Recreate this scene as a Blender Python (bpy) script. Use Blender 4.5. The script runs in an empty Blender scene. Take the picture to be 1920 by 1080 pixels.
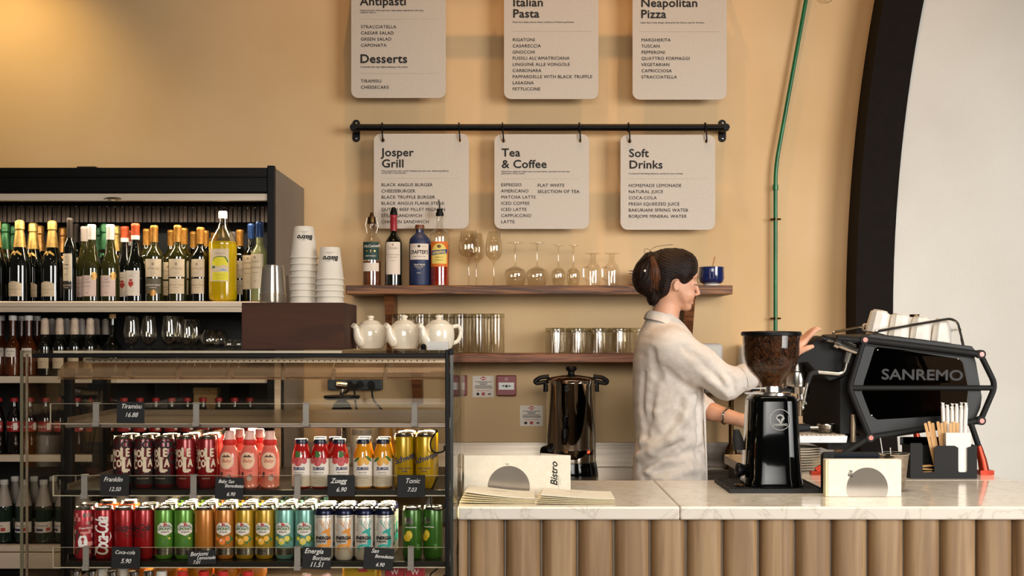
import bpy, bmesh, math, random
import numpy as np
from mathutils import Vector, Matrix
random.seed(7)
SC = bpy.context.scene
COL = SC.collection
PI = math.pi
# ------------------------------------------------------------------ camera
F = 2300.0            # focal length in pixels of the 1920 wide frame
EYE = 1.38
HOR = 632.0           # row of the horizon
cam = bpy.data.cameras.new('camera'); camo = bpy.data.objects.new('camera', cam); COL.objects.link(camo)
camo.location = (0, 0, EYE); camo.rotation_euler = (PI/2, 0, 0)
cam.sensor_width = 36.0; cam.lens = 36.0*F/1920.0
cam.shift_y = (HOR-540.0)/1920.0
cam.clip_start = 0.05; cam.clip_end = 60
SC.camera = camo
# ------------------------------------------------------------------ world, lights, exposure
def lin(h):
    h = h.lstrip('#'); c = [int(h[i:i+2], 16)/255 for i in (0, 2, 4)]
    return tuple(x/12.92 if x <= 0.04045 else ((x+0.055)/1.055)**2.4 for x in c)
wd = bpy.data.worlds.new('world'); SC.world = wd; wd.use_nodes = True
wd.node_tree.nodes['Background'].inputs[0].default_value = (1.0, 0.88, 0.75, 1)
wd.node_tree.nodes['Background'].inputs[1].default_value = 0.05
def light(name, kind, loc, target, power, color, size=0.1, size_y=None, angle=None, blend=0.5):
    l = bpy.data.lights.new(name, kind); o = bpy.data.objects.new(name, l); COL.objects.link(o)
    o.location = loc
    d = Vector(target)-Vector(loc); o.rotation_euler = d.to_track_quat('-Z', 'Y').to_euler()
    l.energy = power; l.color = color
    if kind == 'AREA':
        l.shape = 'RECTANGLE' if size_y else 'SQUARE'; l.size = size
        if size_y: l.size_y = size_y
    else:
        l.shadow_soft_size = size
    if kind == 'SPOT':
        l.spot_size = angle; l.spot_blend = blend
    return o
DAY = (1.0, 0.95, 0.88); WARM = (1.0, 0.54, 0.22)
light('window_daylight', 'AREA', (5.5, -0.6, 2.1), (1.4, 5.0, 1.1), 62, (1.0, 0.97, 0.93), 3.2, 3.0).data.spread = math.radians(62)
light('window_daylight_front', 'AREA', (0.8, -2.8, 2.45), (0.6, 5.0, 0.8), 24, (1.0, 0.96, 0.90), 5.0, 1.8).data.spread = math.radians(40)
light('track_lamp', 'SPOT', (-0.22, 4.42, 6.75), (-0.12, 5.72, 2.2), 330, WARM, 0.05, None, math.radians(46), 0.7)
light('track_lamp', 'SPOT', (1.25, 4.42, 6.75), (1.0, 5.72, 2.2), 340, WARM, 0.05, None, math.radians(46), 0.7)
light('track_lamp', 'SPOT', (-1.75, 4.42, 6.75), (-1.5, 5.72, 2.0), 60, WARM, 0.05, None, math.radians(46), 0.7)
light('track_lamp', 'SPOT', (-2.36, 5.1, 3.3), (-2.36, 5.72, 2.3), 37, (1.0, 0.70, 0.27), 0.05, None, math.radians(95), 0.9)
light('ceiling_lamp', 'AREA', (-0.4, 2.6, 5.6), (-0.2, 4.4, 1.0), 19, (1.0, 0.65, 0.40), 1.4, 0.8)
light('counter_fill', 'AREA', (1.0, 3.5, 3.3), (1.0, 3.6, 0.9), 7, (1.0, 0.86, 0.68), 1.8, 0.15).data.spread = math.radians(60)  # unseen downlight added to brighten the marble top
for bx_, by_, bz_ in ((-1.9, 2.4, 3.1), (-0.9, 1.6, 3.0), (0.1, 2.5, 3.1), (0.9, 1.5, 3.0), (1.9, 2.6, 3.1)):
    light('glint_light', 'POINT', (bx_, by_, bz_), (bx_, by_, 0), 3.0, (1.0, 0.76, 0.50), 0.035)  # unseen bulbs added to put glints on the glass
vs = SC.view_settings
SC.display_settings.display_device = 'sRGB'
vs.view_transform = 'Standard'; vs.look = 'None'; vs.exposure = 0.07; vs.gamma = 1.0; vs.use_curve_mapping = False
SC.cycles.max_bounces = 10; SC.cycles.transparent_max_bounces = 48; SC.cycles.diffuse_bounces = 3; SC.cycles.glossy_bounces = 4
SC.cycles.caustics_reflective = False; SC.cycles.caustics_refractive = False
SC.cycles.sample_clamp_indirect = 4.0
try:
    SC.cycles.use_denoising = True
except Exception: pass
# ------------------------------------------------------------------ geometry helpers
def W(px, py, y):                      # a point of the place seen at (px, py) standing at distance y
    return Vector(((px-960.0)*y/F, y, EYE-(py-HOR)*y/F))
def X(px, y): return (px-960.0)*y/F
def Z(py, y): return EYE-(py-HOR)*y/F
def S(px, y): return px*y/F
class B:
    """collects faces for ONE mesh"""
    def __init__(s): s.v = []; s.f = []; s.m = []; s.s = []; s.mi = 0; s.T = None
    def add(s, vs_, fs, smooth=False):
        o = len(s.v)
        if s.T is not None: vs_ = [tuple(s.T @ Vector(p)) for p in vs_]
        s.v.extend([tuple(p) for p in vs_])
        for f in fs: s.f.append([i+o for i in f]); s.m.append(s.mi); s.s.append(smooth)
        return s
    def box(s, x0, x1, y0, y1, z0, z1):
        return s.add([(x0,y0,z0),(x1,y0,z0),(x1,y1,z0),(x0,y1,z0),(x0,y0,z1),(x1,y0,z1),(x1,y1,z1),(x0,y1,z1)],
              [(0,3,2,1),(4,5,6,7),(0,1,5,4),(1,2,6,5),(2,3,7,6),(3,0,4,7)])
    def cb(s, cx, cy, z0, w, d, h): return s.box(cx-w/2, cx+w/2, cy-d/2, cy+d/2, z0, z0+h)
    def lathe(s, prof, n=24, cx=0, cy=0, a0=0.0, a1=2*PI, sx=1.0, sy=1.0, smooth=True, caps=True):
        full = abs(a1-a0-2*PI) < 1e-6; k = n if full else n+1
        vs_ = []; fs = []
        for r, z in prof:
            for i in range(k):
                a = a0+(a1-a0)*i/n
                vs_.append((cx+r*math.sin(a)*sx, cy-r*math.cos(a)*sy, z))
        m = len(prof)
        for j in range(m-1):
            for i in range(n):
                i2 = (i+1) % k
                fs.append((j*k+i, j*k+i2, (j+1)*k+i2, (j+1)*k+i))
        if full and caps:
            if prof[0][0] > 1e-5: fs.append(tuple(range(k-1, -1, -1)))
            if prof[-1][0] > 1e-5: fs.append(tuple((m-1)*k+i for i in range(k)))
        return s.add(vs_, fs, smooth)
    def tube(s, pts, r, n=8, closed=False, caps=True, smooth=True):
        pts = [Vector(p) for p in pts]; m = len(pts)
        rs = r if isinstance(r, (list, tuple)) else [r]*m
        vs_ = []; fs = []; up = None
        for i in range(m):
            if closed: t = pts[(i+1) % m]-pts[i-1]
            else: t = pts[min(i+1, m-1)]-pts[max(i-1, 0)]
            t = t.normalized() if t.length > 1e-9 else Vector((0, 0, 1))
            if up is None:
                up = Vector((0, 0, 1)) if abs(t.z) < 0.9 else Vector((1, 0, 0))
            u = (up-t*up.dot(t)); u = u.normalized() if u.length > 1e-6 else t.orthogonal().normalized()
            w = t.cross(u); up = u
            for k in range(n):
                a = 2*PI*k/n
                vs_.append(tuple(pts[i]+u*(rs[i]*math.cos(a))+w*(rs[i]*math.sin(a))))
        for i in range(m if closed else m-1):
            j = (i+1) % m
            for k in range(n):
                k2 = (k+1) % n
                fs.append((i*n+k, i*n+k2, j*n+k2, j*n+k))
        if caps and not closed:
            fs.append(tuple(range(n-1, -1, -1))); fs.append(tuple((m-1)*n+k for k in range(n)))
        return s.add(vs_, fs, smooth)
    def prism(s, poly, d0, d1, axis='y', smooth=False):
        n = len(poly)
        def mk(a, b, d): return {'y': (a, d, b), 'z': (a, b, d), 'x': (d, a, b)}[axis]
        vs_ = [mk(a, b, d0) for a, b in poly]+[mk(a, b, d1) for a, b in poly]
        s.add(vs_, [tuple(range(n))[::-1], tuple(range(n, 2*n))], False)
        o = len(s.v)-2*n
        for i in range(n):
            j = (i+1) % n
            s.f.append([o+i, o+j, o+n+j, o+n+i]); s.m.append(s.mi); s.s.append(smooth)
        return s
    def ball(s, c, r, n=16, m=10):
        rx, ry, rz = r if isinstance(r, (tuple, list)) else (r, r, r)
        vs_ = [(c[0], c[1], c[2]-rz)]; fs = []
        for j in range(1, m):
            p = -PI/2+PI*j/m
            for i in range(n):
                a = 2*PI*i/n
                vs_.append((c[0]+rx*math.cos(p)*math.cos(a), c[1]+ry*math.cos(p)*math.sin(a), c[2]+rz*math.sin(p)))
        vs_.append((c[0], c[1], c[2]+rz)); L = len(vs_)-1
        for i in range(n): fs.append((0, 1+(i+1) % n, 1+i))
        for j in range(m-2):
            for i in range(n):
                a = 1+j*n+i; b = 1+j*n+(i+1) % n
                fs.append((a, b, b+n, a+n))
        for i in range(n): fs.append((L, 1+(m-2)*n+i, 1+(m-2)*n+(i+1) % n))
        return s.add(vs_, fs, True)
    def loft(s, rings, caps=True, smooth=True):
        n = len(rings[0]); vs_ = [p for r in rings for p in r]; fs = []
        for j in range(len(rings)-1):
            for i in range(n):
                i2 = (i+1) % n
                fs.append((j*n+i, j*n+i2, (j+1)*n+i2, (j+1)*n+i))
        if caps:
            fs.append(tuple(range(n-1, -1, -1))); fs.append(tuple((len(rings)-1)*n+i for i in range(n)))
        return s.add(vs_, fs, smooth)
    def raw(s, flat, fun):               # flat art: list of (verts2d, faces, material index) laid on a surface by fun(u, v)
        for vs_, fs, mi in flat:
            s.mi = mi; s.add([fun(u, v) for u, v in vs_], fs, False)
        s.mi = 0; return s
    def mesh(s, name, mats, sharp=35):
        me = bpy.data.meshes.new(name); me.from_pydata(s.v, [], s.f)
        for m in mats: me.materials.append(m)
        me.polygons.foreach_set('material_index', s.m)
        me.polygons.foreach_set('use_smooth', s.s)
        if any(s.s):
            try: me.set_sharp_from_angle(angle=math.radians(sharp))
            except Exception: pass
        me.update(); return me
def link(name, data, parent=None, loc=None, rot=None):
    o = bpy.data.objects.new(name, data); COL.objects.link(o)
    if parent is not None: o.parent = parent
    if loc is not None: o.location = loc
    if rot is not None: o.rotation_euler = rot
    return o
def part(name, b, mats, parent=None, loc=None, rot=None, bev=0, seg=2, sub=0, sharp=35, label=None, fixn=False):
    if not isinstance(mats, (list, tuple)): mats = [mats]
    me = b.mesh(name, mats, sharp) if isinstance(b, B) else b
    if fixn:
        bm = bmesh.new(); bm.from_mesh(me); bmesh.ops.recalc_face_normals(bm, faces=bm.faces); bm.to_mesh(me); bm.free()
    o = link(name, me, parent, loc, rot)
    if bev:
        m = o.modifiers.new('bevel', 'BEVEL'); m.width = bev; m.segments = seg; m.limit_method = 'ANGLE'; m.angle_limit = math.radians(40)
    if sub:
        m = o.modifiers.new('subdivision', 'SUBSURF'); m.levels = sub; m.render_levels = sub
    if label: o['label'] = label
    return o
def tag(o, label, cat, group=None, kind=None):
    if label: o['label'] = label
    if cat: o['category'] = cat
    if group: o['group'] = group
    if kind: o['kind'] = kind
    return o
def thing(name, label, cat, loc=(0, 0, 0), rotz=0.0, group=None):
    if tuple(loc) != (0, 0, 0): loc = (loc[0], loc[1], loc[2]+LIFT)
    o = link(name, None, None, loc, (0, 0, rotz)); o.empty_display_size = 0.05
    return tag(o, label, cat, group)
def struct(name, b, m, **k):
    o = part(name, b, m, **k); o['kind'] = 'structure'; return o
LIFT = 0.0006         # clearance of a thing above what it stands on
def kids(o):
    return [c for c in o.children]
def dup(root, loc, rotz=None, label=None, group=None):
    r = root.copy(); COL.objects.link(r); r.location = loc
    if rotz is not None: r.rotation_euler = (0, 0, rotz)
    for k in ('label', 'group'):
        if k in r.keys(): del r[k]
    if label: r['label'] = label
    if group: r['group'] = group
    for ch in kids(root):
        c = ch.copy(); COL.objects.link(c); c.parent = r
        for g in kids(ch):
            d = g.copy(); COL.objects.link(d); d.parent = c
    return r
class Kind:
    """one kind of thing: the first placing builds it, later ones copy it with its parts"""
    def __init__(s, name, cat, build): s.name = name; s.cat = cat; s.build = build; s.root = None
    def put(s, loc, label, rotz=0.0, group=None):
        if s.root is None:
            s.root = thing(s.name, label, s.cat, loc, rotz, group); s.build(s.root); return s.root
        return dup(s.root, (loc[0], loc[1], loc[2]+LIFT), rotz, label, group)
# ------------------------------------------------------------------ flat art and lettering
def text(s, size, x=0.0, y=0.0, bold=0.0, align='LEFT', shear=0.0, space=1.0, rot=0.0, sx=1.0, mi=0, line=1.0, res=3):
    c = bpy.data.curves.new('lettering', 'FONT'); c.body = s; c.size = size; c.align_x = align
    c.shear = shear; c.space_character = space; c.space_line = line; c.fill_mode = 'FRONT'; c.resolution_u = res
    o = bpy.data.objects.new('lettering', c); me = bpy.data.meshes.new_from_object(o)
    ca, sa = math.cos(rot), math.sin(rot)
    base = [tuple(v.co[:2]) for v in me.vertices]; fs = [tuple(p.vertices) for p in me.polygons]; out = []
    for du, dv in ((0, 0),) if bold < 0.00006 else ((0, 0), (bold, 0), (-bold, 0), (0, bold), (0, -bold)):   # bold: the letters laid a hair apart
        out.append(([(x+ca*(a*sx+du)-sa*(c_+dv), y+sa*(a*sx+du)+ca*(c_+dv)) for a, c_ in base], fs, mi))
    bpy.data.objects.remove(o); bpy.data.meshes.remove(me); bpy.data.curves.remove(c)
    return out
def layers(flat):                       # pieces with the depth step each lies at
    for i, p in enumerate(flat):
        for j, q in enumerate(p if isinstance(p, list) else [p]): yield q, i, j
def shape(poly, mi=0): return ([tuple(p) for p in poly], [tuple(range(len(poly)))], mi)
def rectp(x0, y0, x1, y1, mi=0): return shape([(x0, y0), (x1, y0), (x1, y1), (x0, y1)], mi)
def ellp(cx, cy, rx, ry, n=20, mi=0, a0=0.0, rot=0.0):
    c, s_ = math.cos(rot), math.sin(rot); out = []
    for i in range(n):
        a = a0+2*PI*i/n; u, v = rx*math.cos(a), ry*math.sin(a)
        out.append((cx+u*c-v*s_, cy+u*s_+v*c))
    return shape(out, mi)
def stroke(pts, w, mi=0):
    out = []; fs = []
    for i, (a, b) in enumerate(pts):
        p0 = pts[max(i-1, 0)]; p1 = pts[min(i+1, len(pts)-1)]
        dx, dy = p1[0]-p0[0], p1[1]-p0[1]; l = math.hypot(dx, dy) or 1
        ww = w[i] if isinstance(w, (list, tuple)) else w
        out += [(a-dy/l*ww/2, b+dx/l*ww/2), (a+dy/l*ww/2, b-dx/l*ww/2)]
        if i: k = 2*i; fs.append((k-2, k-1, k+1, k))
    return (out, fs, mi)
def ringp(cx, cy, r0, r1, n=28, mi=0):
    vs_ = []; fs = []
    for i in range(n):
        a = 2*PI*i/n; vs_ += [(cx+r0*math.cos(a), cy+r0*math.sin(a)), (cx+r1*math.cos(a), cy+r1*math.sin(a))]
    for i in range(n):
        j = (i+1) % n; fs.append((2*i, 2*i+1, 2*j+1, 2*j))
    return (vs_, fs, mi)
def cut(flat, step, vstep=None):          # slices flat art into narrow columns so that it can bend round a can
    out = []
    for vs_, fs, mi in flat:
        bm = bmesh.new(); bv = [bm.verts.new((u, v, 0)) for u, v in vs_]
        for f in fs:
            try: bm.faces.new([bv[i] for i in f])
            except ValueError: pass
        us = [u for u, v in vs_]; lo = min(us); hi = max(us)
        k = math.ceil(lo/step)
        while k*step < hi:
            bmesh.ops.bisect_plane(bm, geom=bm.verts[:]+bm.edges[:]+bm.faces[:], plane_co=(k*step, 0, 0), plane_no=(1, 0, 0), dist=1e-7); k += 1
        if vstep:
            lo = min(v for u, v in vs_); hi = max(v for u, v in vs_); k = math.ceil(lo/vstep)
            while k*vstep < hi:
                bmesh.ops.bisect_plane(bm, geom=bm.verts[:]+bm.edges[:]+bm.faces[:], plane_co=(0, k*vstep, 0), plane_no=(0, 1, 0), dist=1e-7); k += 1
        bm.verts.index_update()
        out.append(([(v.co.x, v.co.y) for v in bm.verts], [tuple(v.index for v in f.verts) for f in bm.faces], mi)); bm.free()
    return out
def wrap(flat, rf, off=0.0006, turn=0.0, step=0.004):    # art laid round an upright axis; rf(z) is the radius there
    b = B(); r0 = rf(0.0) if not isinstance(rf, (int, float)) else rf
    rfun = rf if callable(rf) else (lambda z: rf)
    for piece, i, j in layers(flat):
        o = off+i*0.00003+j*0.00002
        def fun(u, v, o=o):
            a = turn+u/REF[0]; r = rfun(v)+o
            return (r*math.sin(a), -r*math.cos(a), v)
        REF[0] = r0
        b.raw(cut([piece], step, 0.006 if callable(rf) else None), fun)
    return b
REF = [1.0]
def front(flat, y=0.0, x0=0.0, z0=0.0, gap=0.0003):
    b = B()
    for piece, i, j in layers(flat):
        b.raw([piece], lambda u, v, i=i, j=j: (x0+u, y-0.00006*i-0.00003*j, z0+v))
    return b
def rrect(x0, y0, x1, y1, r, n=5):
    out = []
    for cx, cy, a in ((x1-r, y0+r, -PI/2), (x1-r, y1-r, 0), (x0+r, y1-r, PI/2), (x0+r, y0+r, PI)):
        for i in range(n+1):
            t = a+PI/2*i/n; out.append((cx+r*math.cos(t), cy+r*math.sin(t)))
    return out
def arcpts(pts, r, n=5):                 # rounds the inner corners of a polyline
    pts = [Vector(p) for p in pts]; out = [pts[0]]
    for i in range(1, len(pts)-1):
        a, b_, c = pts[i-1], pts[i], pts[i+1]
        d1 = (a-b_); d2 = (c-b_); q = min(r, d1.length*0.49, d2.length*0.49)
        p1 = b_+d1.normalized()*q; p2 = b_+d2.normalized()*q
        for k in range(n+1):
            t = k/n; out.append(p1*(1-t)**2+b_*2*t*(1-t)+p2*t*t)
    out.append(pts[-1]); return out
# ------------------------------------------------------------------ materials
def nt(name):
    m = bpy.data.materials.new(name); m.use_nodes = True
    return m, m.node_tree.nodes, m.node_tree.links, m.node_tree.nodes['Principled BSDF']
def mapped(n, l, scale, rot=(0, 0, 0)):
    tc = n.new('ShaderNodeTexCoord'); mp = n.new('ShaderNodeMapping')
    mp.inputs['Scale'].default_value = scale; mp.inputs['Rotation'].default_value = rot
    l.new(tc.outputs['Object'], mp.inputs['Vector']); return mp
def ramp(n, stops):
    r = n.new('ShaderNodeValToRGB'); e = r.color_ramp.elements
    while len(e) < len(stops): e.new(0.5)
    for el, (p, c) in zip(e, stops): el.position = p; el.color = (*c, 1)
    return r
def mat(name, col, rough=0.5, metal=0.0, coat=0.0, spec=0.5, var=None, scale=(20, 20, 20), detail=4, lo=0.35, hi=0.65, bump=0.0, bscale=None, bdist=0.002, emit=None, estr=1.0, sub=0.0, trans=0.0, aniso=0.0):
    m, n, l, p = nt(name)
    c = lin(col) if isinstance(col, str) else col
    p.inputs['Base Color'].default_value = (*c, 1)
    p.inputs['Roughness'].default_value = rough; p.inputs['Metallic'].default_value = metal
    p.inputs['Coat Weight'].default_value = coat; p.inputs['Coat Roughness'].default_value = 0.04
    p.inputs['Specular IOR Level'].default_value = spec
    if sub: p.inputs['Subsurface Weight'].default_value = sub; p.inputs['Subsurface Radius'].default_value = (0.012, 0.005, 0.003)
    if trans: p.inputs['Transmission Weight'].default_value = trans
    if aniso: p.inputs['Anisotropic'].default_value = aniso
    mp = mapped(n, l, scale)
    no = n.new('ShaderNodeTexNoise'); no.inputs['Scale'].default_value = 1.0; no.inputs['Detail'].default_value = detail
    l.new(mp.outputs[0], no.inputs['Vector'])
    c2 = lin(var) if var else tuple(x*0.94 for x in c)
    r = ramp(n, [(lo, c), (hi, c2)]); l.new(no.outputs['Fac'], r.inputs[0]); l.new(r.outputs[0], p.inputs['Base Color'])
    if bump:
        mb = mapped(n, l, bscale or scale); nb = n.new('ShaderNodeTexNoise'); nb.inputs['Scale'].default_value = 1.0; nb.inputs['Detail'].default_value = 5
        l.new(mb.outputs[0], nb.inputs['Vector'])
        bp = n.new('ShaderNodeBump'); bp.inputs['Strength'].default_value = bump; bp.inputs['Distance'].default_value = bdist
        l.new(nb.outputs['Fac'], bp.inputs['Height']); l.new(bp.outputs[0], p.inputs['Normal'])
    if emit:
        p.inputs['Emission Color'].default_value = (*lin(emit), 1); p.inputs['Emission Strength'].default_value = estr
    return m
def glass(name, tint, refl=1.0, edge=0.75, rough=0.02, haze=0.0, hazecol='#ffffff', ior=1.45):
    """thin clear sheet or wall: sees through face on, tinted and shiny towards its edges"""
    m, n, l, p = nt(name); out = n['Material Output']; n.remove(p)
    tr = n.new('ShaderNodeBsdfTransparent'); gl = n.new('ShaderNodeBsdfGlossy'); mx = n.new('ShaderNodeMixShader')
    gl.inputs['Roughness'].default_value = rough; gl.inputs['Color'].default_value = (1, 1, 1, 1)
    lw = n.new('ShaderNodeLayerWeight'); lw.inputs['Blend'].default_value = 0.5
    c = lin(tint)
    r = ramp(n, [(0.0, c), (0.55, c), (1.0, tuple(x*edge for x in c))]); l.new(lw.outputs['Facing'], r.inputs[0]); l.new(r.outputs[0], tr.inputs['Color'])
    fr = n.new('ShaderNodeMath'); fr.operation = 'POWER'; fr.inputs[1].default_value = 4.0; l.new(lw.outputs['Facing'], fr.inputs[0])
    mu = n.new('ShaderNodeMath'); mu.operation = 'MULTIPLY_ADD'; mu.inputs[1].default_value = 0.8*refl; mu.inputs[2].default_value = 0.055*refl; mu.use_clamp = True
    l.new(fr.outputs[0], mu.inputs[0]); l.new(mu.outputs[0], mx.inputs[0]); l.new(tr.outputs[0], mx.inputs[1]); l.new(gl.outputs[0], mx.inputs[2])
    last = mx
    if haze:
        df = n.new('ShaderNodeBsdfDiffuse'); df.inputs['Color'].default_value = (*lin(hazecol), 1)
        m2 = n.new('ShaderNodeMixShader'); m2.inputs[0].default_value = haze
        l.new(mx.outputs[0], m2.inputs[1]); l.new(df.outputs[0], m2.inputs[2]); last = m2
    l.new(last.outputs[0], out.inputs['Surface']); return m
def wood(name, a, b_, scale, rough=0.5, bump=0.25, dist=1.5):
    m, n, l, p = nt(name); mp = mapped(n, l, scale)
    no = n.new('ShaderNodeTexNoise'); no.inputs['Scale'].default_value = 1.0; no.inputs['Detail'].default_value = 8; no.inputs['Distortion'].default_value = dist
    l.new(mp.outputs[0], no.inputs['Vector'])
    wv = n.new('ShaderNodeMath'); wv.operation = 'MULTIPLY'; wv.inputs[1].default_value = 5.0
    fr = n.new('ShaderNodeMath'); fr.operation = 'PINGPONG'; fr.inputs[1].default_value = 1.0
    l.new(no.outputs['Fac'], wv.inputs[0]); l.new(wv.outputs[0], fr.inputs[0])
    r = ramp(n, [(0.1, lin(a)), (0.55, tuple((x+y)/2 for x, y in zip(lin(a), lin(b_)))), (1.0, lin(b_))])
    l.new(fr.outputs[0], r.inputs[0]); l.new(r.outputs[0], p.inputs['Base Color']); p.inputs['Roughness'].default_value = rough
    bp = n.new('ShaderNodeBump'); bp.inputs['Strength'].default_value = bump; bp.inputs['Distance'].default_value = 0.001
    l.new(fr.outputs[0], bp.inputs['Height']); l.new(bp.outputs[0], p.inputs['Normal']); return m
def marble():
    m, n, l, p = nt('pale_marble'); mp = mapped(n, l, (4, 4, 4))
    n1 = n.new('ShaderNodeTexNoise'); n1.inputs['Scale'].default_value = 1.6; n1.inputs['Detail'].default_value = 9; n1.inputs['Distortion'].default_value = 1.6
    l.new(mp.outputs[0], n1.inputs['Vector'])
    sb = n.new('ShaderNodeMath'); sb.operation = 'SUBTRACT'; sb.inputs[1].default_value = 0.5; l.new(n1.outputs['Fac'], sb.inputs[0])
    ab = n.new('ShaderNodeMath'); ab.operation = 'ABSOLUTE'; l.new(sb.outputs[0], ab.inputs[0])
    r = ramp(n, [(0.0, lin('#c9bfb0')), (0.008, lin('#d8cec0')), (0.03, lin('#e2d9cb')), (0.25, lin('#e6ddd0'))])
    l.new(ab.outputs[0], r.inputs[0]); l.new(r.outputs[0], p.inputs['Base Color'])
    p.inputs['Roughness'].default_value = 0.16; p.inputs['Coat Weight'].default_value = 0.35; p.inputs['Coat Roughness'].default_value = 0.05; p.inputs['Coat IOR'].default_value = 1.5; return m
M = {}
M['wall'] = mat('tan_plaster', '#d6b990', 0.85, var='#c9a97c', scale=(1.6, 1.6, 1.6), detail=8, lo=0.3, hi=0.75, bump=0.14, bscale=(45, 45, 45), bdist=0.003, spec=0.2)
M['white_wall'] = mat('white_plaster', '#d9d6ce', 0.9, var='#d2cec5', scale=(2, 2, 2), bump=0.3, bscale=(90, 90, 90), bdist=0.002, spec=0.2)
M['floor'] = mat('grey_floor', '#6d645a', 0.4, var='#7c7268', scale=(3, 3, 3))
M['ceil'] = mat('ceiling_paint', '#b9a88e', 0.9)
M['arch'] = mat('dark_brown_paint', '#140e0b', 0.8, var='#17110d', scale=(30, 30, 30), bump=0.2, bscale=(200, 200, 200), spec=0.15)
M['black'] = mat('black_metal', '#050404', 0.45, spec=0.18)
M['matte_black'] = mat('matte_black', '#0e0e0e', 0.65, spec=0.3, bump=0.05, bscale=(300, 300, 300))
M['gloss_black'] = mat('gloss_black', '#030404', 0.05, spec=0.22)
M['rubber'] = mat('black_rubber', '#0d0d0e', 0.75)
M['grey_panel'] = mat('grey_panel', '#857b70', 0.55, var='#7d746a', scale=(4, 4, 4))
M['rail_white'] = mat('pale_price_rail', '#d8c8b4', 0.35, var='#cdbca6', scale=(3, 30, 30))
M['dark_inside'] = mat('dark_interior', '#0a0908', 0.5)
M['slat'] = mat('brushed_dark_panel', '#4b4038', 0.3, metal=0.6, var='#2c2520', scale=(34, 1, 2))
M['steel'] = mat('brushed_steel', '#b6ada1', 0.28, metal=1.0, var='#9d9488', scale=(2, 60, 60), bump=0.04, bscale=(2, 400, 400))
M['chrome'] = mat('chrome', '#d5d0c8', 0.06, metal=1.0)
M['chrome2'] = mat('satin_chrome', '#c9c4bc', 0.2, metal=1.0)
M['bronze'] = mat('worn_brass', '#5d4526', 0.35, metal=0.9, var='#3a2a18', scale=(60, 60, 60))
M['gold'] = mat('gold_foil', '#d2ae66', 0.38, metal=0.6, var='#c0984e', scale=(90, 90, 90), bump=0.3, bscale=(140, 140, 60))
M['bronze_foil'] = mat('bronze_foil', '#b78645', 0.35, metal=0.6, var='#9a6c34', scale=(90, 90, 90), bump=0.3, bscale=(140, 140, 60))
M['green_foil'] = mat('green_foil', '#124a2a', 0.35, metal=0.5, var='#2c5c34', scale=(70, 70, 40), bump=0.3, bscale=(140, 140, 60))
M['white_foil'] = mat('white_capsule', '#e8e2d6', 0.4, var='#ddd5c6', scale=(80, 80, 80))
M['cream_foil'] = mat('cream_capsule', '#d9bfa6', 0.5, var='#cbb097', scale=(60, 60, 60))
M['pale_grey_foil'] = mat('pale_grey_capsule', '#a79b92', 0.45)
M['orange_foil'] = mat('orange_capsule', '#c4552b', 0.4, var='#ad4620', scale=(60, 60, 60))
M['blue_foil'] = mat('blue_capsule', '#2c4a80', 0.35, metal=0.3)
M['red_foil'] = mat('red_capsule', '#a3222a', 0.35)
M['amber_foil'] = mat('ochre_capsule', '#d79c4a', 0.36, metal=0.5, var='#b97d32', scale=(90, 90, 60))
M['btl_dark'] = mat('black_green_glass', '#070a06', 0.05, coat=0.6, spec=0.7)
M['btl_olive'] = mat('olive_glass', '#2a2a0c', 0.05, coat=0.6, spec=0.7)
M['btl_pale'] = mat('pale_green_glass', '#8f9160', 0.08, coat=0.6)
M['btl_amber'] = mat('amber_glass', '#371505', 0.06, coat=0.6, var='#5a280a', scale=(20, 20, 8))
M['btl_cola'] = mat('cola_in_glass', '#100605', 0.06, coat=0.7)
M['btl_water'] = mat('green_water_glass', '#1f2f26', 0.07, coat=0.7)
M['navy'] = mat('matt_navy_glass', '#16264a', 0.5, var='#1a2c54', scale=(30, 30, 30))
M['label'] = mat('cream_label', '#dcc9ac', 0.7, var='#d3bf9f', scale=(40, 40, 40))
M['label_w'] = mat('white_label', '#e4d8c9', 0.7)
M['label_pink'] = mat('blush_label', '#dcc3b8', 0.7)
M['label_olive'] = mat('olive_label', '#5f5843', 0.6)
M['label_dark'] = mat('dark_label', '#2a2018', 0.6)
M['label_teal'] = mat('mint_label', '#6fb79f', 0.6)
M['label_green'] = mat('bottle_green_label', '#153b35', 0.6)
M['ink'] = mat('black_ink', '#14110f', 0.7)
M['ink_grey'] = mat('grey_ink', '#6e6458', 0.7)
M['ink_tan'] = mat('tan_ink', '#a08a6c', 0.7)
M['ink_red'] = mat('red_ink', '#b3372c', 0.6)
M['ink_navy'] = mat('navy_ink', '#1b2350', 0.6)
M['white_ink'] = mat('white_ink', '#efe9df', 0.6)
M['chalk'] = mat('chalk_white', '#e9e6df', 0.8)
M['board'] = mat('menu_board_card', '#c5bdb2', 0.7, var='#c0b7ab', scale=(120, 120, 120), bump=0.08, bscale=(300, 300, 300))
M['slate'] = mat('black_price_card', '#100e0d', 0.7)
M['paper'] = mat('cream_paper', '#e4dccb', 0.8, var='#ddd4c1', scale=(60, 60, 60))
M['paper_y'] = mat('yellowed_paper', '#dccfab', 0.8)
M['white_paper'] = mat('white_paper', '#dedad3', 0.8)
M['cup_paper'] = mat('white_cup_paper', '#e6dccd', 0.6, var='#e0d5c4', scale=(30, 30, 30))
M['kraft'] = mat('kraft_card', '#b08a58', 0.8, var='#a07c4e', scale=(60, 60, 60))
M['porcelain'] = mat('white_porcelain', '#e8e2d8', 0.12, coat=0.5)
M['porcelain_c'] = mat('cream_porcelain', '#eee2cc', 0.15, coat=0.5)
M['mirror'] = mat('mirror_foil', '#a59c91', 0.17, metal=0.65)
M['shelf_wood'] = wood('brown_stained_wood', '#3f2210', '#8f5c30', (1.6, 44, 44), 0.5, 0.35, 2.6)
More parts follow.
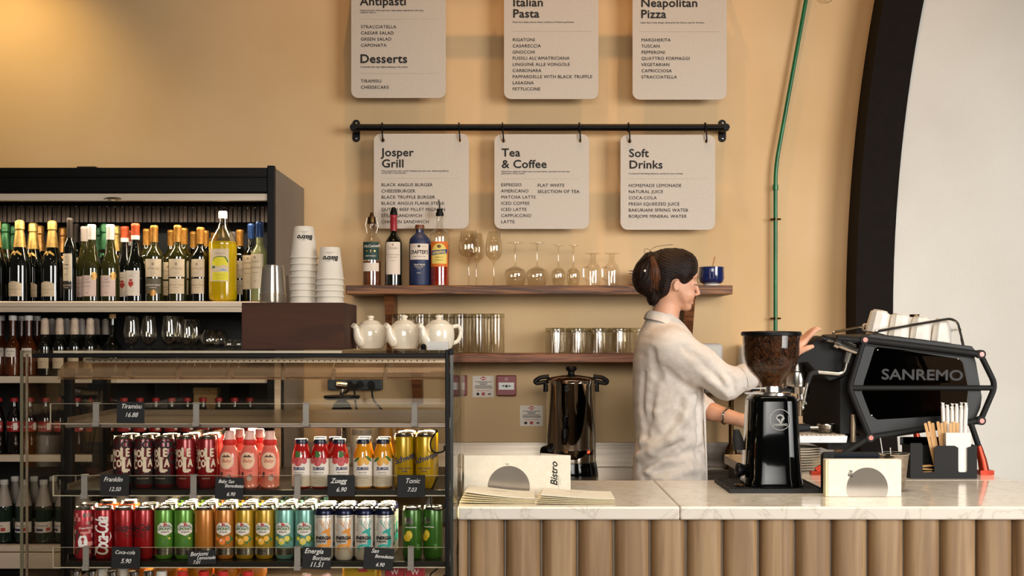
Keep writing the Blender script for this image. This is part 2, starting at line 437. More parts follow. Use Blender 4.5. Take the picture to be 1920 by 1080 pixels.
M['lower_wood'] = wood('red_brown_wood', '#5a3018', '#8a5530', (3, 40, 40), 0.5, 0.3)
M['box_wood'] = wood('dark_box_wood', '#3a1c0d', '#472411', (3, 12, 20), 0.8, 0.05, 0.8)
M['batten'] = wood('pale_oak', '#866848', '#a2835f', (22, 22, 1.3), 0.5, 0.15, 0.6)
M['stirrer'] = mat('stirrer_wood', '#c79c68', 0.7, var='#b78a58', scale=(40, 40, 8))
M['marble'] = marble()
M['green_pipe'] = mat('green_enamel', '#0d6a3c', 0.28, var='#0a5a33', scale=(10, 10, 10))
M['red_plastic'] = mat('dark_red_plastic', '#7c1418', 0.4)
M['red_anod'] = mat('red_anodised', '#a8341f', 0.3, metal=0.7)
M['pink_bolt'] = mat('rose_bolt', '#c07a72', 0.3, metal=0.7)
M['white_plastic'] = mat('white_plastic', '#dcd8d0', 0.3)
M['grey_plastic'] = mat('grey_clip_plastic', '#8d857b', 0.35)
M['grey_alu'] = mat('dull_aluminium', '#a8967e', 0.35, metal=0.8, var='#94836c', scale=(6, 6, 60))
M['alu'] = mat('can_aluminium', '#d8d2c4', 0.22, metal=1.0)
M['glass'] = glass('clear_glass', '#fbf9f4', 1.45, 0.62)
M['pane'] = glass('case_glass', '#f6f4ee', 0.55, 0.92)
M['edge_dark'] = mat('dark_glass_edge', '#2c2e29', 0.25, spec=0.6)
M['edge'] = mat('glass_edge', '#c2b59c', 0.2, spec=0.7)
M['acrylic'] = glass('clear_acrylic', '#efe6da', 0.6, 0.85, 0.08, 0.30, '#b79a7a')
M['hopper'] = glass('smoked_hopper_plastic', '#d9c8b6', 0.7, 0.6, 0.04)
M['smoke'] = glass('smoked_perspex', '#6a5f55', 0.22, 0.6, 0.05)
M['plastic_cup'] = glass('clear_cup_plastic', '#f1ece4', 1.6, 0.7, 0.1, 0.10, '#e6dfd4')
M['led'] = mat('led_strip', '#ffe2b0', 0.5, emit='#ffd9a0', estr=2.2)
# ------------------------------------------------------------------ the room
WALL = 5.72
CTOP = 0.8906          # counter top height
b = B(); b.box(-6, 6, -4, 6.2, -0.1, 0.0); struct('floor', b, M['floor'])
b = B(); b.box(-6, 2.6, WALL, WALL+0.2, 0, 7.3); struct('wall_back', b, M['wall'])
b = B(); b.box(-6, 6, -4, 6.2, 7.2, 7.3); struct('ceiling', b, M['ceil'])
# the arch: a thick dark rib standing out from the tan wall, white infill wall within it
def arc_x(pyv, x0, R, y):               # pixel profile of an arch edge as a real curve
    return X(x0, y)+(R-math.sqrt(max(R*R-(Z(600, y)-pyv)**2, 0)))
YA = 5.55
Rl = S(3490, YA); Rr = S(3130, YA)
outer = []; inner = []
for i in range(41):
    z = 4.9*i/40
    outer.append((arc_x(z, 1605, Rl, YA), z)); inner.append((arc_x(z, 1674.5, Rr, YA), z))
b = B(); b.prism(outer+inner[::-1], YA, WALL, 'y', True); struct('trim_1', b, M['arch'], fixn=True)
b = B(); b.prism(inner+[(4.2, 4.9), (4.2, 0.0)], YA+0.012, YA+0.2, 'y'); struct('wall_right', b, M['white_wall'], fixn=True)
# ------------------------------------------------------------------ pendant bulb at the top edge
t = thing('pendant_bulb', 'clear glass bulb hanging at the top edge near the green pipe', 'lamp', W(1546, -18, 5.0))
b = B(); b.ball((0, 0, 0), (0.047, 0.047, 0.055)); part('bulb_glass', b, M['glass'], t)
b = B(); b.lathe([(0.016, 0.05), (0.02, 0.06), (0.02, 0.10), (0.006, 0.115)], 14); part('bulb_socket', b, M['bronze'], t)
b = B(); b.tube([(0, 0, 0.11), (0, 0, 7.195-t.location.z)], 0.003, 6); part('cord', b, M['black'], t)
b = B(); b.tube([(-0.012, 0, 0.03), (-0.008, 0, -0.02), (0.008, 0, -0.02), (0.012, 0, 0.03)], 0.0012, 5); part('filament', b, M['led'], t)
# ------------------------------------------------------------------ green pipe on the wall
t = thing('conduit_pipe', 'thin green pipe bending up the tan wall beside the arch', 'pipe', (0, 0, 0))
YP = WALL-0.035
p = [W(1454, 800, YP), W(1454, 330, YP), W(1457, 298, YP), W(1513, -10, YP), W(1560, -260, YP)]
b = B(); b.tube(arcpts(p, 0.05), 0.0095, 12); part('pipe', b, M['green_pipe'], t)
b = B(); b.lathe([(0.0095, 0), (0.013, 0.001), (0.013, 0.026), (0.0095, 0.027)], 14, X(1454, YP), YP); part('collar', b, M['green_pipe'], t, (0, 0, Z(357, YP)))
for py in (411, 597):
    b = B(); z = Z(py, YP); x = X(1454, YP)
    b.lathe([(0.010, -0.004), (0.0135, -0.004), (0.0135, 0.004), (0.010, 0.004)], 14, x, YP)
    for s_ in (-1, 1): b.tube([(x+s_*0.012, YP-0.004, 0), (x+s_*0.024, YP, 0)], 0.004, 8)
    b.tube([(x, YP+0.01, 0), (x, WALL-0.0005, 0)], 0.004, 8)
    part('pipe_clip', b, M['bronze'], t, (0, 0, z))
# ------------------------------------------------------------------ menu rails and boards
YB = 5.62
def rail(z, label, x0=663, x1=1361):
    xa, xb = X(x0, YB), X(x1, YB)
    t = thing('menu_rail', label, 'rail', (0, YB+0.004, z), group=None)
    b = B(); b.tube([(xa-0.012, 0, 0), (xb+0.012, 0, 0)], 0.0155, 16); part('bar', b, M['black'], t)
    for x in (xa, xb):
        b = B(); pl = rrect(x-0.0175, -0.052, x+0.0175, 0.052, 0.0172, 6)
        b.prism(pl, WALL-YB-0.010, WALL-YB-0.004, 'y')
        b.tube([(x, WALL-YB-0.008, 0), (x, -0.016, 0)], 0.0165, 14)
        part('bracket', b, M['black'], t, bev=0.002)
        for dz in (-0.036, 0.036):
            b = B(); b.ball((x, WALL-YB-0.011, dz), (0.006, 0.003, 0.006), 10, 6); part('screw', b, M['steel'], t)
    return t
ZR = Z(239, YB)
rail(ZR, 'black wall rail holding the lower row of three menu boards')
rail(Z(-43, YB), 'black wall rail above the frame holding the upper three menu boards')
def menu(px0, px1, py0, py1, railz, label, arts):
    y = YB-0.004; w = S(px1-px0, y); h = S(py1-py0, y); r = 0.033
    t = thing('menu_board', label, 'menu board', (X(px0, y), y, Z(py1, y)))
    hx = (0.041, w-0.041); hz = h-0.029
    bm = bmesh.new()
    vo = [bm.verts.new((u, 0, v)) for u, v in rrect(0, 0, w, h, r, 7)]
    ed = [bm.edges.new((vo[i], vo[(i+1) % len(vo)])) for i in range(len(vo))]
    for q in hx:
        hv = [bm.verts.new((q+0.0095*math.cos(2*PI*k/16), 0, hz+0.0095*math.sin(2*PI*k/16))) for k in range(16)]
        ed += [bm.edges.new((hv[i], hv[(i+1) % 16])) for i in range(16)]
    bmesh.ops.triangle_fill(bm, edges=ed, use_beauty=True)
    ex = bmesh.ops.extrude_face_region(bm, geom=bm.faces[:])
    for v in [g for g in ex['geom'] if isinstance(g, bmesh.types.BMVert)]: v.co.y += 0.005
    bmesh.ops.recalc_face_normals(bm, faces=bm.faces)
    me = bpy.data.meshes.new('card'); bm.to_mesh(me); bm.free(); me.materials.append(M['board'])
    link('card', me, t)
    for q in hx:
        b = B(); rz = railz-t.location.z; ry = 0.008; rr = 0.0215
        pts = [(q-0.004, ry+rr*math.cos(a), rz+rr*math.sin(a)) for a in [math.radians(d) for d in range(-50, 181, 22)]]
        pts += [(q-0.002, ry-rr-0.001, rz-0.02), (q, ry-rr, hz+0.014), (q, -0.010, hz+0.002), (q, -0.0045, hz-0.0045), (q, 0.0025, hz-0.0055), (q, 0.010, hz-0.002), (q, 0.012, hz+0.006)]
        b.tube(pts, 0.0033, 7); part('hook', b, M['black'], t)
    fl = []
    k = y/F
    for s_, px, py, cap, kind in arts:   # py = baseline row, cap = capital height in px
        u = (px-px0)*k; v = (py1-py)*k; size = cap*k/0.729*1.0
        if kind == 'h': fl.append(text(s_, size, u, v, 0.026*size, space=1.03, sx=1.07))
        elif kind == 'i': fl.append(text(s_, size, u, v, 0.012*size, space=1.06, sx=1.04))
        elif kind == 's': fl.append(text(s_, size, u, v, 0.012*size, sx=1.08, line=0.9))
        elif kind == 'l': fl.append(rectp(u, v, u+cap*k, v+0.0008, 1))
    part('lettering', front(fl, -0.0006), [M['ink'], M['ink_tan']], t)
    return t
def items(lst, px, py, step=11.55, cap=6.0): return [(s_, px, py+i*step, cap, 'i') for i, s_ in enumerate(lst)]
menu(658.5, 836, -31, 184, Z(-43, YB), 'tall white menu board headed Desserts, upper left of the rails', [
    ('Antipasti', 675, 10, 16, 'h'), ('A flavorful start, featuring fresh, high-quality ingredients with bold,\nauthentic flavors.', 675, 21, 3.0, 's'), ('', 675, 36.5, 148, 'l')]
    + items(['STRACCIATELLA', 'CAESAR SALAD', 'GREEN SALAD', 'CAPONATA'], 676.5, 53.3)
    + [('Desserts', 674.5, 118, 16.5, 'h'), ('Concludes the meal, highly pleasing to the senses', 676, 127, 3.0, 's'), ('', 675, 138, 148, 'l')]
    + items(['TIRAMISU', 'CHEESECAKE'], 676.5, 155))
menu(945, 1122, -31, 186, Z(-43, YB), 'tall white menu board headed Italian Pasta, upper middle', [
    ('Italian', 961, 12, 16, 'h'), ('Pasta', 961, 33, 16, 'h'), ('Made from Italian durum wheat, cooked to Al Dente perfection.', 961, 43, 3.0, 's'), ('', 961, 59, 148, 'l')]
    + items(['RIGATONI', 'CASARECCIA', 'GNOCCHI', "FUSSILI ALL'AMATRICIANA", 'LINGUINE ALLE VONGOLE', 'CARBONARA', 'PAPPARDELLE WITH BLACK TRUFFLE', 'LASAGNA', 'FETTUCCINE'], 961, 77.5))
menu(1186, 1362.5, -31, 187, Z(-43, YB), 'tall white menu board headed Neapolitan Pizza, upper right', [
    ('Neapolitan', 1201, 13, 16, 'h'), ('Pizza', 1201, 34, 16, 'h'), ('Italian flour-made dough, allowed by the Chef to rest for 24 hours.', 1201, 44, 3.0, 's'), ('', 1201, 60, 148, 'l')]
    + items(['MARGHERITA', 'TUSCAN', 'PEPPERONI', 'QUATTRO FORMAGGI', 'VEGETARIAN', 'CAPRICCIOSA', 'STRACCIATELLA'], 1202.5, 78))
menu(701, 879, 251, 429, ZR, 'square white menu board headed Josper Grill, above the liquor bottles', [
    ('Josper', 715.5, 293, 15.5, 'h'), ('Grill', 715.5, 314, 15.5, 'h'), ("Meat prepared in the world's leading charcoal oven, delivering distinct\nsmoky flavor and juiciness.", 715, 322, 3.0, 's'), ('', 715, 335, 148, 'l')]
    + items(['BLACK ANGUS BURGER', 'CHEESEBURGER', 'BLACK TRUFFLE BURGER', 'BLACK ANGUS FLANK STEAK', 'DUTCH BEEF FILLET MIGNON', 'STEAK SANDWICH', 'CHICKEN SANDWICH'], 715, 349.5))
menu(927, 1104.5, 252, 429.5, ZR, 'square white menu board headed Tea and Coffee, lower middle', [
    ('Tea', 940.5, 293.5, 15.5, 'h'), ('& Coffee', 940.5, 315, 15.5, 'h'), ('Made from selected coffee beans and tea leaves, sourced from the best\nplantations of the world.', 940, 323, 3.0, 's'), ('', 940, 335.5, 148, 'l')]
    + items(['ESPRESSO', 'AMERICANO', 'MATCHA LATTE', 'ICED COFFEE', 'ICED LATTE', 'CAPPUCCINO', 'LATTE'], 939.5, 349.5)
    + items(['FLAT WHITE', 'SELECTION OF TEA'], 1008, 350.5))
menu(1163.5, 1341, 253, 431, ZR, 'square white menu board headed Soft Drinks, lower right', [
    ('Soft', 1179, 294.5, 15.5, 'h'), ('Drinks', 1179, 316, 15.5, 'h'), ('A crisp and refreshing selection, perfect for any moment.', 1178.5, 327, 3.0, 's'), ('', 1178.5, 335.5, 148, 'l')]
    + items(['HOMEMADE LEMONADE', 'NATURAL JUICE', 'COCA-COLA', 'FRESH SQUEEZED JUICE', 'BAKURIANI SPRING WATER', 'BORJOMI MINERAL WATER'], 1178.5, 350.8))
# ------------------------------------------------------------------ wooden wall shelves
YS = 5.45
ZS = Z(535, YS)        # top of the upper shelf
ZL = Z(663, YS)        # top of the lower shelf
t = thing('wall_shelf', 'upper brown wooden wall shelf carrying bottles and stemware', 'shelf', (0, 0, 0))
b = B(); b.box(X(648, YS), X(1374, YS), YS, WALL-0.001, ZS-0.040, ZS); part('board', b, M['shelf_wood'], t, bev=0.004)
for x0, x1 in ((723, 741), (1282, 1300)):
    b = B(); xa, xb = X(x0, 5.6), X(x1, 5.6)
    b.prism([(WALL-0.002, ZS-0.041), (WALL-0.20, ZS-0.041), (WALL-0.17, ZS-0.07), (WALL-0.06, ZL+0.01), (WALL-0.002, ZL+0.003)], xa, xb, 'x'); part('bracket', b, M['lower_wood'], t, fixn=True)
t = thing('wall_shelf', 'lower wooden wall shelf carrying upturned tumblers', 'shelf', (0, 0, 0))
b = B(); b.box(X(690, YS), X(1318, YS), YS, WALL-0.001, ZL-0.040, ZL); part('board', b, M['lower_wood'], t, bev=0.004)
for x0, x1 in ((772, 790), (1255, 1273)):
    b = B(); xa, xb = X(x0, 5.6), X(x1, 5.6)
    b.prism([(WALL-0.002, ZL-0.041), (WALL-0.20, ZL-0.041), (WALL-0.17, ZL-0.07), (WALL-0.05, Z(758, 5.6)), (WALL-0.002, Z(760, 5.6))], xa, xb, 'x'); part('bracket', b, M['lower_wood'], t, fixn=True)
# ------------------------------------------------------------------ bottles (generic)
def bottle(root, prof, glassm, cap=None, capm=None, labels=(), n=22, extra=None):
    b = B(); b.lathe(prof, n); part('bottle_glass', b, glassm, root)
    if cap: b = B(); b.lathe(cap, n); part(capm[0], b, capm[1], root)
    zs = [z for r, z in prof]; rs = [r for r, z in prof]
    rf = lambda z: float(np.interp(z, zs, rs)) if z > 0 else max(rs)
    for nm, flat, ms, turn in labels: part(nm, wrap(flat, rf, 0.0006, turn, 0.006), ms, root)
    if extra: extra(root, rf)
def prof_bord(H, R=0.0375, sh=0.195, nk=0.0140):
    return [(R-0.004, 0.0), (R, 0.004), (R, sh-0.01), (R*0.97, sh), (R*0.80, sh+0.014), (nk*1.35, sh+0.030), (nk, sh+0.042), (nk, H-0.006), (nk*0.9, H)]
def prof_burg(H, R=0.040, sh=0.150, nk=0.0145):
    return [(R-0.004, 0.0), (R, 0.004), (R, sh-0.02), (R*0.97, sh), (R*0.83, sh+0.022), (R*0.60, sh+0.05), (nk*1.35, sh+0.075), (nk, sh+0.10), (nk, H)]
def cap_cyl(H, L, r=0.0158): return [(r*0.99, H-L), (r, H-L+0.001), (r*0.98, H-0.012), (r*1.04, H-0.010), (r*1.04, H-0.004), (r*0.9, H+0.0015)]
def foil_champ(H, L, R=0.0165): return [(R*1.55, H-L), (R*1.32, H-L+0.03), (R*1.12, H-L+0.06), (R*0.98, H-0.042), (R*1.0, H-0.040), (R*1.22, H-0.036), (R*1.16, H-0.03), (R*1.18, H-0.014), (R*1.08, H-0.004), (R*0.6, H+0.001)]
def prof_champ(H, R=0.0435, nk=0.0150): return [(R-0.006, 0), (R, 0.004), (R, 0.145), (R*0.95, 0.165), (R*0.78, 0.195), (R*0.58, 0.225), (nk*1.4, 0.25), (nk, 0.275), (nk, H-0.01)]
def lab(w, h, z0, mi=0): return rectp(-w/2, z0, w/2, z0+h, mi)
def arch_lab(w, h, z0, rise=0.012, mi=0):
    pts = [(-w/2, z0), (w/2, z0), (w/2, z0+h-rise)]
    for i in range(1, 8):
        u = w/2-w*i/8; pts.append((u, z0+h-rise+rise*(1-(2*u/w)**2)))
    pts.append((-w/2, z0+h-rise)); return shape(pts, mi)
def tline(s_, size, z, mi=1, bold=0.01, x=0.0, **k): return text(s_, size, x, z, bold*size, 'CENTER', mi=mi, **k)
# ------------------------------------------------------------------ drinks fridge against the back wall
FY = 5.0
fx1 = X(515, FY); fx0 = -2.78
ftop = Z(312, FY); fb = WALL-0.012
t = thing('display_fridge', 'tall open black drinks fridge with grey side standing against the tan wall', 'fridge', (0, 0, 0))
b = B(); b.box(fx1-0.028, fx1, FY+0.012, fb, 0.03, ftop-0.004); part('side_panel', b, M['grey_panel'], t, bev=0.003)
b = B(); b.box(fx0, fx0+0.03, FY+0.012, fb, 0.03, ftop-0.004); part('side_panel', b, M['grey_panel'], t, bev=0.003)
b = B(); b.box(X(502, FY), fx1+0.002, FY-0.014, FY+0.014, 0.03, ftop+0.002); part('front_post', b, M['black'], t, bev=0.003)
b = B(); b.box(fx0, fx0+0.03, FY-0.014, FY+0.014, 0.03, ftop+0.002); part('front_post', b, M['black'], t, bev=0.003)
xin = X(502, FY)
b = B(); b.box(fx0+0.03, xin, FY-0.008, FY+0.18, Z(361, FY), ftop-0.006)
b.box(fx0+0.03, xin, FY-0.012, FY-0.006, Z(332, FY)-0.004, Z(332, FY)+0.004); part('canopy', b, M['black'], t, bev=0.004)
b = B(); b.box(fx0+0.03, xin, FY+0.17, fb, Z(361, FY)+0.03, ftop-0.006); part('roof', b, M['dark_inside'], t)
b = B(); b.box(fx0+0.03, xin, FY-0.004, FY+0.03, Z(376.5, FY), Z(363, FY)); part('light_bar', b, M['rail_white'], t, bev=0.003)
b = B(); b.ball((X(212, FY), FY+0.012, Z(369, FY)-0.008), (0.047, 0.03, 0.009), 18, 8); part('lamp_glare', b, M['chrome'], t)  # chrome bump standing in for a lamp's reflection on the bar
b = B(); b.box(fx0+0.03, xin-0.002, fb-0.06, fb-0.04, 0.2, ftop-0.02); part('back_panel', b, M['dark_inside'], t)
b = B()
n = 88; xa = fx0+0.04; st = (xin-0.006-xa)/n
for i in range(n): b.box(xa+i*st, xa+(i+0.86)*st, FY+0.36+0.004*(i % 2), FY+0.375, Z(417, 5.36), Z(385, 5.36))
part('slatted_vent', b, M['slat'], t, bev=0.0015)
b = B()
for i in range(52): b.ball((fx0+0.06+i*0.034, FY+0.352, Z(388, 5.35)+0.004*math.sin(i*0.1)), (0.0075, 0.004, 0.004), 8, 5)
part('light_string', b, M['chrome2'], t)
SH = [(565, 585), (705.5, 718), (853, 865.5), (1022, 1034)]
ZF = [Z(a, FY) for a, c in SH]
for (a, c), zs in zip(SH, ZF):
    b = B(); b.box(fx0+0.032, xin-0.003, FY+0.03, fb-0.07, zs-0.022, zs-0.001); sp = part('shelf', b, M['dark_inside'], t)
    b = B()
    if a < 600:
        h = zs-Z(c, FY)
        b.prism([(FY+0.03, zs), (FY+0.004, zs), (FY-0.004, zs-0.004), (FY-0.004, zs-h*0.48), (FY+0.005, zs-h*0.58), (FY+0.005, zs-h*0.72), (FY-0.004, zs-h*0.85), (FY-0.004, zs-h), (FY+0.03, zs-h)], fx0+0.032, xin-0.002, 'x')
    else: b.box(fx0+0.032, xin-0.002, FY-0.002, FY+0.03, Z(c, FY), zs)
    part('price_rail', b, M['rail_white'], sp, fixn=True)
b = B(); b.box(fx0+0.032, xin-0.002, FY-0.01, FY+0.03, Z(1066, FY), Z(1036, FY)); part('kick_rail', b, M['rail_white'], t, bev=0.004)
b = B(); b.box(fx0+0.032, xin-0.002, FY, FY+0.5, 0.02, Z(1070, FY)); part('plinth', b, M['black'], t)
light('fridge_lamp', 'AREA', (-1.75, 5.05, ftop-0.17), (-1.75, 5.22, 1.0), 5.5, (1.0, 0.82, 0.6), 1.4, 0.03)
t = thing('hinge_box', 'small flat black box on top of the drinks fridge', 'box', (X(152, FY), FY+0.1, ftop-0.006))
b = B(); b.box(-0.04, 0.04, -0.04, 0.04, 0, 0.014); part('casing', b, M['black'], t, bev=0.003)
b = B(); b.box(-0.03, 0.03, -0.043, -0.039, 0.003, 0.007); part('seam', b, M['matte_black'], t)
# ---- shelf with wine and sparkling bottles
z1 = ZF[0]
def champ(foil, labm, lb, H=0.338):
    def f(r):
        bottle(r, prof_champ(H), M['btl_dark'], foil_champ(H, 0.112), ('foil', foil), [
            ('paper_label', [arch_lab(0.066 if lb else 0.05, 0.062, 0.022, 0.010), tline('BRUT', 0.006, 0.062, 1), tline('CUVEE BLANCHE', 0.0075, 0.048, 1), tline('Georgia', 0.006, 0.036, 1)], [labm, M['ink_tan']], 0.0),
            ('neck_band', [shape([(-0.034, 0.19), (0, 0.205), (0.034, 0.19), (0.034, 0.198), (0.012, 0.212), (0, 0.206), (-0.012, 0.212), (-0.034, 0.198)]), ellp(0, 0.197, 0.006, 0.006, 12)], [foil], 0.0)])
    return f
K = {}
K['champ'] = Kind('sparkling_wine_bottle', 'bottle', champ(M['gold'], M['label'], True))
K['champ_b'] = Kind('sparkling_wine_bottle', 'bottle', champ(M['bronze_foil'], M['label'], True))
K['champ_g'] = Kind('sparkling_wine_bottle', 'bottle', champ(M['green_foil'], M['label_green'], True))
K['champ_t'] = Kind('sparkling_wine_bottle', 'bottle', champ(M['gold'], M['label_teal'], True))
def slim(r):
    H = 0.345; p = [(0.023, 0), (0.026, 0.004), (0.026, 0.222), (0.023, 0.24), (0.014, 0.256), (0.0115, 0.27), (0.0115, H)]
    bottle(r, p, M['btl_dark'], cap_cyl(H, 0.085, 0.0125), ('capsule', M['label_dark']), [('paper_label', [rectp(-0.0245, 0.085, 0.0245, 0.198), tline('V', 0.011, 0.18, 1), tline('Grappa', 0.009, 0.150, 1), tline('di Barolo', 0.006, 0.135, 1), tline('riserva', 0.006, 0.110, 1)], [M['label'], M['ink']], -0.1), ('lower_label', [rectp(-0.0245, 0.05, 0.0245, 0.082, 0), tline('TRADIZIONE', 0.0075, 0.065, 1), tline('SPECIALE', 0.006, 0.056, 1)], [M['label_dark'], M['label']], -0.1)])
K['slim'] = Kind('spirit_bottle', 'bottle', slim)
def burgw(cm):
    def f(r):
        H = 0.319
        bottle(r, prof_burg(H, 0.0385), M['btl_olive'], cap_cyl(H, 0.062, 0.0170), ('screw_cap', cm), [('paper_label', [lab(0.077, 0.086, 0.022), stroke([(-0.008, 0.096), (0, 0.088), (0.008, 0.096)], 0.0018, 1), tline('Vernaccia', 0.008, 0.078, 1), tline('bianco secco', 0.006, 0.062, 1), tline('2021', 0.006, 0.034, 1)], [M['label_pink'], M['ink_grey']], 0.0),
            ('medal', [ellp(0.030, 0.106, 0.013, 0.017, 18), ellp(0.030, 0.106, 0.009, 0.012, 18, 1)], [M['gold'], M['bronze_foil']], 0.0)])
    return f
K['burg'] = Kind('white_wine_bottle', 'bottle', burgw(M['white_foil']))
K['burg_p'] = Kind('white_wine_bottle', 'bottle', burgw(M['pale_grey_foil']))
def burgo(r):
    H = 0.323
    bottle(r, prof_burg(H, 0.039), M['btl_dark'], cap_cyl(H, 0.048, 0.0172), ('capsule', M['orange_foil']), [('paper_label', [lab(0.073, 0.104, 0.024), rectp(-0.032, 0.042, 0.032, 0.0425, 1), rectp(-0.032, 0.116, 0.032, 0.1165, 1), shape([(-0.011, 0.082), (0.011, 0.082), (0.011, 0.07), (0, 0.058), (-0.011, 0.07)], 2), ellp(0, 0.088, 0.008, 0.005, 14, 2), tline('Saperavi', 0.006, 0.105, 1)], [M['label_w'], M['ink_tan'], M['ink_red']], -0.12)])
    b = B(); b.lathe([(0.0168, H-0.066), (0.0176, H-0.065), (0.0176, H-0.049), (0.0168, H-0.048)], 20); part('neck_band', b, M['white_foil'], r)
K['burgo'] = Kind('red_wine_bottle', 'bottle', burgo)
def bord(gm, cm, l2, H=0.315, lw=0.074):
    def f(r):
        fl = [lab(lw, 0.074, 0.102), ellp(0, 0.155, 0.005, 0.006, 12, 1), tline('ATVELISI', 0.0125, 0.132, 1), tline('dry white', 0.005, 0.116, 1)]
        f2 = [lab(lw-0.004, 0.062, 0.033), tline('ALAZANI VALLEY', 0.0085, 0.066, 1, 0.03), tline('SHARDALI', 0.006, 0.056, 1)]
        if l2 is M['label_olive']: f2.append(ellp(0, 0.036, 0.014, 0.013, 18, 2))
        bottle(r, prof_bord(H), gm, cap_cyl(H, 0.068), ('capsule', cm), [('paper_label', fl, [M['label'], M['ink_tan']], 0.0), ('lower_label', f2, [l2, M['label_w'] if l2 is M['label_olive'] else M['ink_tan'], M['bronze_foil']], 0.0)])
    return f
K['bo'] = Kind('white_wine_bottle', 'bottle', bord(M['btl_olive'], M['amber_foil'], M['label_olive']))
K['bc'] = Kind('white_wine_bottle', 'bottle', bord(M['btl_olive'], M['amber_foil'], M['label'], 0.316))
K['br'] = Kind('red_wine_bottle', 'bottle', bord(M['btl_dark'], M['amber_foil'], M['label'], 0.308, 0.066))
K['bw'] = Kind('red_wine_bottle', 'bottle', bord(M['btl_dark'], M['pale_grey_foil'], M['label'], 0.308, 0.066))
def zonin(gm):
    def f(r):
        H = 0.326
        bottle(r, prof_bord(H, 0.0365), gm, cap_cyl(H, 0.062), ('capsule', M['blue_foil']), [('paper_label', [lab(0.072, 0.142, 0.052), tline('ZONIN', 0.012, 0.158, 1), tline('VENTITERRE', 0.009, 0.135, 1), tline('Chardonnay', 0.007, 0.116, 1), tline('2021', 0.006, 0.08, 1), ellp(0, 0.18, 0.004, 0.005, 12, 1)], [M['label'], M['ink_tan']], -0.15)])
    return f
K['zd'] = Kind('red_wine_bottle', 'bottle', zonin(M['btl_dark']))
K['zp'] = Kind('white_wine_bottle', 'bottle', zonin(M['btl_pale']))
M['limon'] = mat('lemon_liqueur', '#c4a408', 0.12, coat=0.7, var='#b59405', scale=(6, 6, 6))
M['lemon_lab'] = mat('lemon_label', '#e9dc2c', 0.6)
M['leaf'] = mat('leaf_green', '#3c6b2a', 0.6); M['sky'] = mat('label_blue', '#7ea6c4', 0.6)
def limon(r):
    H = 0.374; R = 0.0575
    p = [(R-0.01, 0), (R-0.002, 0.008), (R, 0.02), (R, 0.236), (R*0.96, 0.248)]
    b = B(); b.lathe(p, 28); part('liqueur', b, M['limon'], r)
    b = B(); b.lathe([(R, 0.236), (R, 0.246), (R*0.9, 0.264), (0.026, 0.305), (0.0165, 0.325), (0.0145, 0.352)], 28, caps=False); part('clear_neck', b, M['glass'], r)
    b = B(); b.lathe([(0.017, H-0.03), (0.0175, H-0.028), (0.0175, H-0.003), (0.014, H)], 22); part('screw_cap', b, M['white_foil'], r)
    fl = [rectp(-0.045, 0.082, 0.042, 0.215, 0), rectp(-0.028, 0.086, 0.040, 0.12, 1), shape([(-0.03, 0.128), (0.04, 0.128), (0.036, 0.178), (0.018, 0.184), (-0.018, 0.182), (-0.03, 0.166)], 1), shape([(-0.03, 0.126), (0.04, 0.126), (0.04, 0.142), (0.02, 0.150), (0.0, 0.142), (-0.03, 0.152)], 0), shape([(-0.03, 0.134), (-0.016, 0.136), (-0.014, 0.142), (-0.022, 0.146), (-0.03, 0.144)], 2), shape([(0.0, 0.126), (0.034, 0.126), (0.02, 0.134)], 3), stroke([(-0.026, 0.166), (-0.018, 0.178), (0.0, 0.184), (0.03, 0.182)], 0.003, 2), stroke([(0.024, 0.182), (0.033, 0.172), (0.037, 0.160)], 0.005, 2), tline('LIMONCELLO', 0.007, 0.194, 4, x=0.005), tline('liquore di limoni', 0.006, 0.107, 4, x=0.005), tline('700 ml   30% vol', 0.005, 0.094, 4, x=0.005)]
    part('paper_label', wrap(fl, 0.0575, 0.0007, -0.06), [M['label'], M['lemon_lab'], M['leaf'], M['sky'], M['ink_tan']], r)
K['limon'] = Kind('liqueur_bottle', 'bottle', limon)
